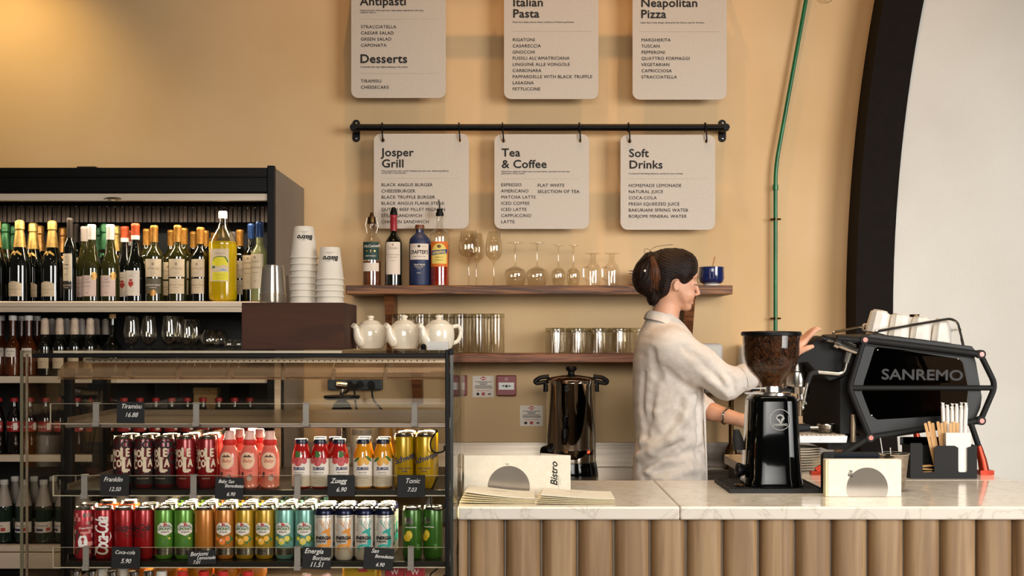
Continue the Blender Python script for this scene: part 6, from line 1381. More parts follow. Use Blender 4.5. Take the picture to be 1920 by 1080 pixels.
b = B(); b.loft([sring(0, 0.094, 0.098, 0), sring(0, 0.094, 0.098, 0.012), sring(0, 0.089, 0.094, 0.03), sring(0, 0.083, 0.09, gz(840)), sring(0, 0.076, 0.083, gz(752)), sring(0, 0.073, 0.08, gz(744)), sring(0, 0.066, 0.072, gz(741))]); part('body', b, M['gloss_black'], t, sharp=50)
for s_ in (-1, 1): b = B(); b.loft([sring(s_*0.0905, 0.004, 0.03, 0.02, 12), sring(s_*0.0765, 0.004, 0.028, gz(750), 12)]); part('side_trim', b, M['chrome2'], t)
b = B(); b.lathe([(0.060, gz(742)), (0.062, gz(741)), (0.062, gz(736)), (0.058, gz(735)), (0.036, gz(734.5)), (0.035, gz(724))], 36); part('steel_collar', b, M['chrome2'], t)
hp = [(0.030, gz(727)), (0.033, gz(722)), (0.046, gz(710)), (0.068, gz(697)), (0.082, gz(684)), (0.0885, gz(668)), (0.0900, gz(650)), (0.0915, gz(628))]
b = B(); b.lathe(hp, 44, caps=False); part('hopper', b, M['hopper'], t)
M['beans'] = mat('coffee_beans', '#2a160c', 0.35, var='#573820', scale=(75, 75, 75), detail=1, lo=0.42, hi=0.6, bump=1.0, bscale=(85, 85, 85), bdist=0.01)
M['beans_dust'] = mat('dusty_beans', '#6e5036', 0.6, var='#3a2314', scale=(70, 70, 70), detail=2, lo=0.4, hi=0.62, bump=0.8, bscale=(90, 90, 90), bdist=0.008)
ip = [(r-0.004, z+0.002) for r, z in hp]
b = B(); b.lathe(ip[3:]+[(0.08, gz(634)), (0.001, gz(633))], 40); bo = part('bean_fill', b, M['beans'], t)
b = B(); b.lathe(ip[:4], 40); part('bean_dust', b, M['beans_dust'], t)
b = B(); rnd = random.Random(5)
for i in range(260):
    a = rnd.uniform(-1.7, 1.7); z = rnd.uniform(gz(690), gz(634)); rr = float(np.interp(z, [p[1] for p in ip], [p[0] for p in ip]))-0.0005
    b.T = Matrix.Translation((rr*math.sin(a), -rr*math.cos(a), z)) @ Matrix.Rotation(a, 4, 'Z') @ Matrix.Rotation(rnd.uniform(0, PI), 4, 'Y')
    b.ball((0, 0, 0), (0.0055, 0.0028, 0.004), 8, 5)
part('coffee_beans', b, M['beans'], t)['kind'] = 'stuff'
b = B(); b.lathe([(0.094, gz(630)), (0.0965, gz(629)), (0.0965, gz(624)), (0.093, gz(622)), (0.04, gz(621)), (0.001, gz(620.5))], 44); part('hopper_lid', b, M['black'], t)
xe = S(1452-1446, yg); ze = gz(784); Re = S(19.5, yg)
ye = -0.0865
fl = [ringp(0, 0, Re*0.94, Re, 40, 0), shape([(-0.014, 0.004), (-0.010, 0.014), (0.0, 0.018), (0.010, 0.014), (0.014, 0.004), (0.003, -0.012), (0, -0.012)], 0), shape([(-0.009, 0.009), (0, 0.013), (0.009, 0.008), (0.003, 0.003), (0.002, -0.008), (-0.002, 0.002), (-0.008, 0.003)], 1), text('SANREMO', 0.0100, 0, -0.019, 0.0005, 'CENTER')]
em = part('emblem', front(fl, 0, xe, 0), [mat('silver_ink', '#8d8c88', 0.5), M['black']], t, (0, ye, ze), (math.radians(-4.2), 0, 0))
b = B(); b.box(X(1392, yg)-t.location.x, -0.03, -0.03, -0.02, gz(729), gz(726)); b.box(X(1392, yg)-t.location.x, -0.03, -0.05, -0.035, gz(738), gz(735)); part('dosing_lever', b, M['chrome2'], t)
b = B(); b.loft([sring(-0.105, 0.018, 0.02, gz(843), 16, 0.6), sring(-0.108, 0.018, 0.02, gz(825), 16, 0.6), sring(-0.113, 0.009, 0.014, gz(806), 16, 0.6)]); b.box(-0.09, -0.078, -0.01, 0.01, gz(838), gz(828)); part('portafilter_rest', b, M['rubber'], t)
b = B(); b.tube([(-0.085, -0.02, gz(880)), (-0.108, -0.02, gz(880))], [0.014, 0.024], 18); b.ball((-0.110, -0.02, gz(880)), (0.012, 0.024, 0.024), 14, 9); part('adjustment_knob', b, M['black'], t)
b = B(); b.ball((-0.11, -0.05, 0.004), (0.02, 0.02, 0.004), 16, 6); part('coin_tray', b, M['bronze'], t)
# ------------------------------------------------------------------ espresso machine on the return counter
ym = 4.38
t = thing('espresso_machine', 'black espresso machine with tubular frame and red feet on the counter', 'espresso machine', (0, 0, 0))
def P(px, py): return (X(px, ym), Z(py, ym))
def V(px, py, y): return Vector((X(px, ym), y, Z(py, ym)))
M['charcoal'] = mat('charcoal_powdercoat', '#0b1113', 0.55, var='#0a0f11', scale=(40, 40, 40), bump=0.05, bscale=(500, 500, 500))
def plate_hole(outer, inner, y0, th, name, m, parent):
    bm = bmesh.new(); ed = []
    for poly in (outer, inner):
        vo = [bm.verts.new((u, y0, v)) for u, v in poly]; ed += [bm.edges.new((vo[i], vo[(i+1) % len(vo)])) for i in range(len(vo))]
    bmesh.ops.triangle_fill(bm, edges=ed, use_beauty=True)
    ex = bmesh.ops.extrude_face_region(bm, geom=bm.faces[:])
    for v in [g for g in ex['geom'] if isinstance(g, bmesh.types.BMVert)]: v.co.y += th
    bmesh.ops.recalc_face_normals(bm, faces=bm.faces); me = bpy.data.meshes.new(name); bm.to_mesh(me); bm.free(); me.materials.append(m); return link(name, me, parent)
side = [P(*p) for p in ((1618, 634), (1824, 659), (1830, 680), (1837, 720), (1841, 745), (1838, 765), (1828, 788), (1630, 816), (1610, 780), (1593, 728), (1606, 670))]
win = [P(*p) for p in ((1640, 653), (1648, 650), (1800, 673), (1806, 680), (1817, 728), (1812, 770), (1800, 778), (1645, 787), (1632, 778), (1616, 736), (1620, 715))]
YMB = 5.02
for y0 in (ym, YMB): plate_hole(side, win, y0, 0.004, 'side_panel', M['charcoal'], t)
for y0 in (ym+0.005, YMB-0.004): b = B(); b.prism(win, y0, y0+0.003, 'y'); part('side_window', b, M['smoke'], t, fixn=True)
part('lettering', front([text('SANREMO', S(20, ym)/0.729, X(1653, ym), Z(711, ym), 0.0014, sx=1.22, rot=-0.015)], ym+0.0045), [mat('dull_grey_ink', '#161514', 0.6)], t)
b = B()
for px, py in ((1646, 656), (1797, 673), (1635, 779), (1804, 768)): b.ball((X(px, ym), ym+0.004, Z(py, ym)), (0.0032, 0.002, 0.0032), 10, 6)
part('window_screws', b, M['chrome'], t)
# tubular frame on both sides
for y0 in (ym-0.018, YMB+0.022):
    b = B(); rt = 0.0105
    b.tube([V(1617.5, 637, y0), V(1834.5, 664, y0)], 0.0125, 12)
    b.tube(arcpts([V(1617, 637, y0), V(1590, 727, y0), V(1628, 819.5, y0)], 0.02, 5), rt, 12)
    b.tube([V(1590.6, 727, y0), V(1861, 727, y0)], 0.0095, 12)
    b.tube(arcpts([V(1834.5, 664, y0), V(1863, 722, y0), V(1834.6, 788, y0)], 0.03, 6), rt, 12)
    b.tube([V(1628, 819.5, y0), V(1834.6, 788, y0)], 0.0115, 12)
    b.tube([V(1628, 819.5, y0), V(1576, 851, y0)], rt, 12); b.tube([V(1816, 791, y0), V(1832, 838, y0)], rt, 12)
    for px, py in ((1617.5, 637), (1834.5, 664), (1628, 819.5), (1834.6, 788)): b.tube([V(px, py, y0-0.013), V(px, py, y0+0.013)], 0.0155, 18)
    part('tube_frame', b, M['matte_black'], t)
    for px, py in ((1617.5, 637), (1834.5, 664), (1628, 819.5), (1834.6, 788)):
        b = B(); b.tube([V(px, py, y0-0.0165), V(px, py, y0-0.0125)], 0.0085, 16); b.tube([V(px, py, y0-0.0172), V(px, py, y0-0.0164)], 0.0038, 6); part('bolt', b, M['pink_bolt'], t)
    zf = CTOP+0.0006
    b = B(); f1 = V(1530, 892, y0); f1.z = zf+0.008
    b.tube([V(1578, 850, y0), V(1548, 872, y0), f1+Vector((-0.004, 0, 0.004))], [0.0115, 0.013, 0.014], 12); b.box(f1.x-0.024, f1.x+0.030, y0-0.018, y0+0.018, zf, zf+0.014); part('foot', b, M['red_anod'], t)
    b = B(); f2 = V(1842, 888, y0); f2.z = zf+0.008
    b.tube([V(1831, 835, y0), V(1838, 862, y0), f2], [0.0115, 0.016, 0.018], 12); b.box(f2.x-0.020, f2.x+0.028, y0-0.018, y0+0.018, zf, zf+0.016); part('foot', b, M['red_anod'], t)
# body: hood over the groups, housing, top deck
hood = [P(*p) for p in ((1493, 682), (1505, 666), (1518, 651), (1535, 635.5), (1549, 630), (1572, 633), (1606, 641), (1606, 700), (1560, 715), (1534, 697), (1518, 680))]
b = B(); b.prism(hood, ym+0.03, YMB-0.02, 'y', True); part('group_hood', b, M['matte_black'], t, fixn=True, bev=0.003, sharp=40)
b = B(); b.prism([P(*p) for p in ((1581, 712), (1612, 690), (1612, 815), (1581, 815))], ym+0.04, YMB-0.03, 'y'); part('back_splash', b, M['matte_black'], t, fixn=True)
deck = [P(*p) for p in ((1612, 640), (1632, 626), (1822, 649), (1832, 662), (1825, 672), (1618, 648))]
b = B(); b.prism(deck, ym-0.004, YMB+0.006, 'y'); part('top_deck', b, M['charcoal'], t, fixn=True, bev=0.003)
b = B(); b.prism([P(*p) for p in ((1616, 800), (1822, 776), (1822, 790), (1630, 818))], ym+0.01, YMB-0.01, 'y'); part('underside', b, M['black'], t, fixn=True)
b = B(); b.prism([P(*p) for p in ((1700, 705), (1800, 712), (1800, 776), (1700, 786))], ym+0.20, YMB-0.05, 'y'); part('red_boiler_jacket', b, mat('red_jacket', '#6a1210', 0.5), t, fixn=True)
b = B(); b.tube([V(1830, 664, ym+0.02), V(1830, 664, YMB)], 0.008, 10); part('cross_tube', b, M['matte_black'], t)
b = B(); b.tube([V(1567, 634, ym-0.015), V(1616, 638, ym-0.015)], 0.011, 10); part('cross_tube', b, M['matte_black'], t)
b = B()
for px in (1643, 1668, 1681): b.tube([V(px, 735, ym+0.12), V(px, 757, ym+0.12)], 0.006, 10)
b.tube([V(1640, 762, ym+0.11), V(1712, 762, ym+0.11)], 0.004, 8); b.tube(arcpts([V(1642, 712, ym+0.1), V(1655, 690, ym+0.1), V(1680, 688, ym+0.1), V(1690, 720, ym+0.1)], 0.03), 0.003, 8); b.tube(arcpts([V(1636, 668, ym+0.08), V(1665, 676, ym+0.08), V(1740, 690, ym+0.08)], 0.03), 0.0022, 8)
part('brass_pipes', b, M['gold'], t)
b = B(); b.box(X(1772, ym), X(1800, ym), ym+0.1, ym+0.11, Z(720, ym), Z(708, ym)); part('terminal_plate', b, M['label'], t)
# steam tap, wand
b = B(); ys = ym-0.006
b.tube([V(1606, 659, ys), V(1570, 645, ys)], [0.0145, 0.0145], 16); b.tube([V(1572, 646, ys), V(1564, 642, ys)], [0.019, 0.019], 16); b.tube([V(1604, 650, ys), V(1578, 640, ys)], 0.006, 10)
b.tube([V(1564, 642, ys), V(1550, 638, ys)], 0.004, 8); b.ball(V(1546, 636.5, ys), (0.006, 0.010, 0.012), 12, 8); part('steam_tap', b, M['chrome'], t)
b = B(); b.tube([V(1539.5, 634, ys), V(1548, 637, ys)], [0.014, 0.011], 14); part('tap_knob', b, M['black'], t)
b = B(); b.tube([V(1590, 661, ys), V(1585, 680, ys)], [0.013, 0.011], 8); b.tube(arcpts([V(1587, 676, ys), V(1582, 702, ys), V(1531, 697.5, ys)], 0.045, 6), 0.0068, 10); part('wand_pipe', b, M['chrome2'], t)
b = B(); b.tube(arcpts([V(1533, 698, ys), V(1519, 700, ys), V(1513, 718, ys)], 0.03, 5), 0.0095, 10); part('wand_grip', b, M['rubber'], t)
b = B(); b.tube([V(1514, 714, ys), V(1504.5, 762, ys)], 0.0062, 10); b.ball(V(1504, 764, ys), 0.0085, 12, 8); part('steam_wand', b, M['chrome2'], t)
# groups
for i, yy in enumerate((ym+0.15, ym+0.42)):
    b = B(); b.lathe([(0.001, Z(728, ym)), (0.040, Z(727, ym)), (0.042, Z(722, ym)), (0.040, Z(700, ym)), (0.034, Z(698, ym)), (0.034, Z(672, ym))], 26, X(1511, ym), yy); part('group_head', b, M['chrome2'], t)
    b = B(); xg = X(1520, ym); zg = Z(768, ym)+0.0
    b.tube([(xg, yy, Z(728.5, ym)), (xg, yy, Z(742, ym))], [0.034, 0.030], 20); b.tube([(xg, yy, Z(742, ym)), (xg, yy, Z(752, ym))], 0.012, 12); b.tube(arcpts([(xg-0.02, yy, Z(762, ym)), (xg-0.012, yy, Z(752, ym)), (xg+0.012, yy, Z(752, ym)), (xg+0.02, yy, Z(762, ym))], 0.01), 0.007, 10); part('mounted_filter', b, M['chrome2'], t)
    b = B(); b.tube([(xg-0.03, yy, Z(735, ym)), (xg-0.05, yy, Z(737, ym)), (xg-0.13, yy, Z(741, ym))], [0.008, 0.012, 0.013], 12); part('filter_handle', b, M['rubber'], t)
b = B(); b.tube([V(1537, 700, ym+0.3), V(1537, 790, ym+0.3)], 0.012, 12); b.tube([V(1604, 778, ym+0.03), V(1604, 830, ym+0.03)], 0.010, 12); part('column', b, M['grey_alu'], t)
# drip tray
b = B(); b.prism([P(*p) for p in ((1478, 818), (1592, 818), (1590, 831), (1480, 831))], ym+0.02, YMB-0.02, 'y'); part('drip_tray', b, mat('pale_aluminium', '#c9cdd0', 0.3, metal=0.6), t, fixn=True)
b = B(); xa, xb = X(1481, ym), X(1588, ym); z0 = Z(818, ym)
for i in range(26): y = ym+0.03+i*0.0225; b.box(xa, xb, y, y+0.006, z0+0.0002, z0+0.004)
for i in range(13): x = xa+(xb-xa)*i/12; b.box(x-0.002, x+0.002, ym+0.03, ym+0.6, z0+0.0004, z0+0.0036)
part('drip_grid', b, M['grey_alu'], t)
b = B(); b.prism([P(*p) for p in ((1560, 831.5), (1622, 818), (1625, 830), (1600, 846), (1560, 846))], ym+0.06, YMB-0.06, 'y'); part('tray_support', b, M['black'], t, fixn=True)
# cup rail on the top
b = B(); yr0 = ym+0.03
for y0 in (yr0, YMB-0.03): b.tube(arcpts([V(1644, 627, y0), V(1648, 621, y0), V(1788, 597, y0), V(1801, 604, y0), V(1812, 648, y0)], 0.02, 5), 0.0052, 10)
b.tube([V(1806, 618, yr0), V(1806, 618, YMB-0.03)], 0.0048, 8); part('cup_rail', b, M['chrome'], t)
# portafilter lying on the tray
q = thing('portafilter', 'loose portafilter with black handle lying on the drip tray', 'portafilter', (X(1549, ym+0.09), ym+0.09, z0+0.0042))
b = B(); b.lathe([(0.018, 0), (0.026, 0.003), (0.031, 0.016), (0.033, 0.030), (0.030, 0.034), (0.027, 0.03), (0.001, 0.012)], 24); part('basket', b, M['chrome2'], q)
b = B(); b.tube([(-0.028, 0, 0.020), (-0.062, 0, 0.020)], [0.009, 0.008], 12); part('neck', b, M['chrome'], q)
b = B(); b.tube([(-0.06, 0, 0.020), (-0.075, 0, 0.019), (-0.12, 0, 0.0165), (-0.165, 0, 0.0165)], [0.012, 0.0145, 0.015, 0.0135], 12); part('handle', b, M['rubber'], q)
# cups warming on top
def deckz(x):                             # top deck surface height
    a, c = P(1632, 626), P(1822, 649); u = (x-a[0])/(c[0]-a[0]); return a[1]+(c[1]-a[1])*u
def bigcup(r):
    b = B(); n = 10; rings = []
    for rr, z in ((0.0392, 0.0), (0.0392, 0.002), (0.0378, 0.03), (0.0345, 0.073), (0.032, 0.079), (0.025, 0.081)):
        rings.append([(rr*math.cos(2*PI*(i+0.5)/n), rr*math.sin(2*PI*(i+0.5)/n), z) for i in range(n)])
    b.loft(rings, smooth=False); part('cup_wall', b, M['porcelain'], r, bev=0.002)
    b = B(); b.lathe([(0.025, 0.0812), (0.027, 0.083), (0.025, 0.0845), (0.021, 0.082), (0.001, 0.0815)], 24); part('foot_ring', b, M['porcelain'], r)
K['bigcup'] = Kind('coffee_cup', 'cup', bigcup)
sl = math.atan2(P(1822, 649)[1]-P(1632, 626)[1], P(1822, 649)[0]-P(1632, 626)[0])
def smallcup(r):
    b = B(); b.lathe([(0.034, 0), (0.0345, 0.002), (0.032, 0.025), (0.022, 0.05), (0.016, 0.054), (0.001, 0.054)], 26); part('cup_wall', b, M['porcelain_c'], r)
    b = B(); b.tube(arcpts([(0.031, 0, 0.018), (0.05, 0, 0.018), (0.05, 0, 0.044), (0.026, 0, 0.042)], 0.014), 0.0036, 8); part('handle', b, M['porcelain_c'], r)
K['smallcup'] = Kind('espresso_cup', 'cup', smallcup)
yc1 = 4.47
for i, px in enumerate((1642, 1682.5, 1723, 1763.5)):
    x = X(px, yc1); o = K['bigcup'].put((x, yc1, deckz(x)+0.0035+(0.004 if i == 0 else 0)), 'white faceted cup upturned on the espresso machine, %s of the front row' % ('leftmost', 'second', 'third', 'rightmost')[i], 0.1*i); o.rotation_euler = (0, -sl+(0.09 if i == 0 else 0.0), 0)
yc2 = 4.60
for i, px in enumerate((1658, 1698, 1738)):
    x = X(px, yc2); o = K['bigcup'].put((x, yc2, deckz(x)+0.003), 'white faceted cup in the second row on the machine, %s' % ('left', 'middle', 'right')[i]); o.rotation_euler = (0, -sl, 0)
for i, (px, y) in enumerate(((1640, 4.74), (1650, 4.88), (1684, 4.77))):
    x = X(px, y); o = K['smallcup'].put((x, y, deckz(x)+0.0045), 'small cream espresso cup at the rear of the machine top, %s' % ('leftmost', 'middle', 'right')[i], PI-0.4); o.rotation_euler = (0, -sl, 0) if i else (0, -sl, PI); o.rotation_euler = (0, sl if i == 0 else -sl, PI if i == 0 else 0)
q = thing('glass_creamer', 'small bronze tinted jar standing behind the cups on the machine', 'jar', (X(1690, 4.90), 4.74, deckz(X(1690, 4.90))+0.005))
b = B(); b.lathe([(0.022, 0), (0.024, 0.003), (0.024, 0.085), (0.018, 0.098), (0.019, 0.104)], 20); part('jar_wall', b, M['bronze'], q)
b = B(); b.tube(arcpts([(-0.02, 0, 0.09), (-0.036, 0, 0.092), (-0.036, 0, 0.04), (-0.022, 0, 0.04)], 0.01), 0.003, 8); part('handle', b, M['bronze'], q)
# plates under the drip tray
def plate(r):
    b = B(); b.lathe([(0.04, 0), (0.045, 0.001), (0.075, 0.006), (0.082, 0.0085), (0.081, 0.0095), (0.05, 0.004), (0.001, 0.003)], 36); part('plate', b, M['porcelain'], r)
    b = B(); b.lathe([(0.0815, 0.0082), (0.0826, 0.009), (0.0815, 0.0098)], 36); part('rim', b, M['porcelain_c'], r)
K['plate'] = Kind('small_plate', 'plate', plate)
for i in range(9): K['plate'].put((X(1496, 4.52), 4.52, CTOP+i*0.0094), 'white small plate under the drip tray, %s of the stack' % (ORD[i] if i else 'lowest').replace('leftmost', 'lowest'))
# tall steel pitcher seen below the hood
q = thing('milk_pitcher', 'steel milk pitcher standing on the drip tray behind the grinder', 'pitcher', (1.02, 4.94, z0+0.0042))
b = B(); b.lathe([(0.036, 0), (0.04, 0.003), (0.042, 0.03), (0.036, 0.075), (0.038, 0.09), (0.0365, 0.09), (0.034, 0.075), (0.038, 0.03), (0.001, 0.004)], 28); part('body', b, M['steel'], q)
b = B(); b.tube(arcpts([(-0.038, 0, 0.08), (-0.068, 0, 0.078), (-0.066, 0, 0.025), (-0.04, 0, 0.022)], 0.02), 0.005, 8); part('handle', b, M['steel'], q)
# ------------------------------------------------------------------ the barista: sculpted as distance fields
def axis(segs):
    out = []
    for a, c, st in segs: out += list(np.arange(a, c-st*0.3, st))
    return np.array(out+[segs[-1][1]], dtype=np.float64)
class Field:
    def __init__(s, xs, ys, zs):
        s.xs, s.ys, s.zs = xs, ys, zs; s.F = np.full((len(xs), len(ys), len(zs)), 0.2, dtype=np.float32)
    def box(s, lo, hi):
        sl = []; g = []
        for ax, a, c in zip((s.xs, s.ys, s.zs), lo, hi):
            i = max(np.searchsorted(ax, a)-1, 0); j = min(np.searchsorted(ax, c)+1, len(ax)); sl.append(slice(i, j)); g.append(ax[i:j])
        return tuple(sl), np.meshgrid(*g, indexing='ij', sparse=True)
    def put(s, f, lo, hi, k=0.0, carve=False):
        lo = [v-0.03-k for v in lo]; hi = [v+0.03+k for v in hi]
        sl, (x, y, z) = s.box(lo, hi); d = np.broadcast_to(f(x, y, z), s.F[sl].shape); a = s.F[sl]
        if carve:
            d = -d
            if k: h = np.clip(0.5-0.5*(a-d)/k, 0, 1)*1.0; r = np.maximum(a, d)+k*np.maximum(0, 1-np.abs(a-d)/k)**2*0.25
            else: r = np.maximum(a, d)
        else:
            r = np.minimum(a, d)
            if k: r = r-k*np.maximum(0, 1-np.abs(a-d)/k)**2*0.25
        s.F[sl] = r
    def cap(s, p, q, r1, r2, k=0.0, carve=False):
        p, q = np.array(p), np.array(q); v = q-p; L = max(float(v@v), 1e-12)
        def f(x, y, z):
            t = np.clip(((x-p[0])*v[0]+(y-p[1])*v[1]+(z-p[2])*v[2])/L, 0, 1)
            return np.sqrt((x-p[0]-t*v[0])**2+(y-p[1]-t*v[1])**2+(z-p[2]-t*v[2])**2)-(r1+(r2-r1)*t)
        R = max(r1, r2); s.put(f, np.minimum(p, q)-R, np.maximum(p, q)+R, k, carve)
    def chain(s, pts, rs, k=0.0, kk=0.004):
        for i in range(len(pts)-1): s.cap(pts[i], pts[i+1], rs[i], rs[i+1], k if i == 0 else kk)
    def ell(s, c, r, k=0.0, carve=False, tilt=0.0):    # tilt turns it about the y axis
        ct, st = math.cos(tilt), math.sin(tilt)
        def f(x, y, z):
            dx, dy, dz = x-c[0], y-c[1], z-c[2]; u = dx*ct-dz*st; w = dx*st+dz*ct
            k0 = np.sqrt((u/r[0])**2+(dy/r[1])**2+(w/r[2])**2); k1 = np.sqrt((u/r[0]**2)**2+(dy/r[1]**2)**2+(w/r[2]**2)**2)+1e-9
            return k0*(k0-1)/k1
        R = max(r); s.put(f, [v-R for v in c], [v+R for v in c], k, carve)
    def mesh(s, name, mats, smooth=2):
        F = s.F; nx, ny, nz = F.shape; S_ = F < 0
        A = None; idx = -np.ones((nx-1, ny-1, nz-1), dtype=np.int64)
        cnt = np.zeros((nx-1, ny-1, nz-1), dtype=np.int8)
        for i in (0, 1):
            for j in (0, 1):
                for k in (0, 1): cnt += S_[i:nx-1+i, j:ny-1+j, k:nz-1+k]
        cells = np.argwhere((cnt > 0) & (cnt < 8)); idx[tuple(cells.T)] = np.arange(len(cells))
        acc = np.zeros((len(cells), 3)); num = np.zeros(len(cells))
        ax = (s.xs, s.ys, s.zs); cor = [(i, j, k) for i in (0, 1) for j in (0, 1) for k in (0, 1)]
        for a in cor:
            for d in range(3):
                if a[d]: continue
                b_ = list(a); b_[d] = 1
                ca = cells+np.array(a); cb = cells+np.array(b_)
                fa = F[tuple(ca.T)]; fb = F[tuple(cb.T)]; m = (fa < 0) != (fb < 0)
                t = fa[m]/(fa[m]-fb[m])
                for e in range(3):
                    pa = ax[e][ca[m][:, e]]; pb = ax[e][cb[m][:, e]]; acc[m, e] += pa+(pb-pa)*t
                num[m] += 1
        V_ = acc/num[:, None]; faces = []
        for d in range(3):
            e1, e2 = [(1, 2), (2, 0), (0, 1)][d]
            sl0 = [slice(1, -1)]*3; sl1 = [slice(1, -1)]*3; sl0[d] = slice(0, -1); sl1[d] = slice(1, None)
            a = S_[tuple(sl0)]; b_ = S_[tuple(sl1)]; pos = np.argwhere(a != b_); off = np.ones(3, dtype=int); off[d] = 0
            g = pos+off; flip = a[tuple(pos.T)]
            def cell(o1, o2):
                c = g.copy(); c[:, e1] -= o1; c[:, e2] -= o2; return idx[tuple(c.T)]
            q = np.stack([cell(1, 1), cell(0, 1), cell(0, 0), cell(1, 0)], 1); q[~flip] = q[~flip][:, ::-1]; faces.append(q)
        Q = np.concatenate(faces)
        for _ in range(smooth):                       # light relaxing of the sculpted skin
            sm = np.zeros_like(V_); n_ = np.zeros(len(V_))
            for a, c in ((0, 1), (1, 2), (2, 3), (3, 0)):
                np.add.at(sm, Q[:, a], V_[Q[:, c]]); np.add.at(n_, Q[:, a], 1); np.add.at(sm, Q[:, c], V_[Q[:, a]]); np.add.at(n_, Q[:, c], 1)
            V_ = V_*0.55+0.45*sm/np.maximum(n_, 1)[:, None]
        me = bpy.data.meshes.new(name); me.from_pydata(V_.tolist(), [], Q.tolist())
        for m in mats: me.materials.append(m)
        me.polygons.foreach_set('use_smooth', [True]*len(me.polygons)); me.update(); return me
def poly_dist(poly):                                  # signed distance in the x z plane, negative inside
    pts = np.array(poly)
    def f(x, z):
        d = None; ins = None
        for i in range(len(pts)):
            a = pts[i]; c = pts[(i+1) % len(pts)]; v = c-a; t = np.clip(((x-a[0])*v[0]+(z-a[1])*v[1])/(v@v), 0, 1)
            dd = (x-a[0]-t*v[0])**2+(z-a[1]-t*v[1])**2; d = dd if d is None else np.minimum(d, dd)
            cr = ((a[1] > z) != (c[1] > z)) & (x < (c[0]-a[0])*(z-a[1])/((c[1]-a[1]) if abs(c[1]-a[1]) > 1e-9 else 1e-9)+a[0])
            ins = cr if ins is None else ins ^ cr
        return np.where(ins, -1, 1)*np.sqrt(d)
    return f
def smooth_poly(pts, n=4):                            # Catmull-Rom
    out = []; m = len(pts)
    for i in range(m):
        p0, p1, p2, p3 = (np.array(pts[(i+j-1) % m]) for j in range(4))
        for k in range(n):
            t = k/n; out.append(tuple(0.5*((2*p1)+(-p0+p2)*t+(2*p0-5*p1+4*p2-p3)*t*t+(-p0+3*p1-3*p2+p3)*t**3)))
    return out
YC = 4.52; YP_ = 4.5
def H(px, py, y=YP_): return (X(px, YP_), y, Z(py, YP_))       # body points; px scale of her own distance
def H2(px, py): return (X(px, YP_), Z(py, YP_))
wo = thing('person', 'barista in a white linen shirt with dark pinned up hair, reaching for the machine', 'person', (X(1252, YP_), YC, 0.0))
O = wo.location.copy()
xs = axis([(0.42, 0.50, 0.006), (0.50, 0.70, 0.003), (0.70, 1.02, 0.006), (1.02, 1.125, 0.003), (1.125, 1.15, 0.006)])
ys = axis([(4.26, 4.37, 0.006), (4.37, 4.67, 0.003), (4.67, 4.80, 0.006)])
zs = axis([(-0.02, 1.30, 0.007), (1.30, 1.76, 0.003)])
FB = Field(xs, ys, zs)
skull = smooth_poly([H2(*p) for p in ((1258, 468), (1282, 470), (1299, 479), (1307.5, 492), (1309.5, 506), (1308.5, 518), (1304.5, 527), (1304, 540), (1302, 553), (1302.2, 560), (1299.6, 564.5), (1300.2, 568.5), (1296.5, 571.8), (1296.2, 576), (1292.5, 581), (1285, 582.5), (1276, 579), (1264, 573), (1248, 568), (1232, 556), (1220, 535), (1213, 508), (1219, 486), (1236, 472))], 3)
pd = poly_dist(skull)
zc_, zt_ = Z(582, YP_), Z(520, YP_)
def head_f(x, y, z, grow=0.0):
    d = -pd(x+0*z, z+0*x); Wm = 0.054+0.018*np.clip((z-zc_)/(zt_-zc_), 0, 1)+grow; D = 0.078
    u = np.clip(d/D, 0, 1); w = Wm*np.sqrt(np.maximum(1-(1-u)**2, 0)); ay = np.abs(y-YC)
    ins = (ay-w)*0.62; out = np.sqrt(np.maximum(-d, 0)**2+ay**2)
    return np.where(d > 0, np.maximum(ins, -d), out)
lo = (X(1205, YP_), YC-0.09, Z(588, YP_)); hi = (X(1316, YP_), YC+0.09, Z(462, YP_))
FB.put(head_f, lo, hi)
# nose, lips, chin, brows, eyes
FB.chain([H(1303.5, 524, YC), H(1307.5, 538, YC), H(1310.8, 549.6, YC)], [0.0055, 0.0062, 0.0078], 0.010)
for s_ in (-1, 1):
    FB.ell(H(1305.2, 552.2, YC+s_*0.0095), (0.0085, 0.0062, 0.0058), 0.006)
    FB.ell(H(1306.8, 555.4, YC+s_*0.0058), (0.0032, 0.0026, 0.0022), 0.003, True)
    FB.ell(H(1300, 531, YC+s_*0.031), (0.015, 0.015, 0.009), 0.010, True)
    FB.ell(H(1297.2, 531.2, YC+s_*0.0305), (0.0125, 0.0125, 0.0115), 0.004)
    FB.chain([H(1307.5, 518.5, YC+s_*0.012), H(1303.5, 517.5, YC+s_*0.036), H(1296, 520, YC+s_*0.052)], [0.0045, 0.0048, 0.003], 0.010)
    FB.ell(H(1288, 552, YC+s_*0.046), (0.026, 0.016, 0.022), 0.025)                       # cheek
    FB.ell(H(1264.5, 536.5, YC+s_*0.0735), (0.0125, 0.0065, 0.0205), 0.005, False, 0.18)   # ear
    FB.ell(H(1266, 535, YC+s_*0.0805), (0.0065, 0.0050, 0.012), 0.003, True, 0.18)
    FB.ell(H(1266.5, 544, YC+s_*0.0735), (0.005, 0.0045, 0.006), 0.004)
FB.ell(H(1299.2, 562.3, YC), (0.0075, 0.019, 0.0038), 0.004, False, -0.3)
FB.ell(H(1298.2, 567.2, YC), (0.0075, 0.017, 0.0042), 0.004, False, 0.3)
FB.ell(H(1291.5, 575.5, YC), (0.011, 0.017, 0.010), 0.012)
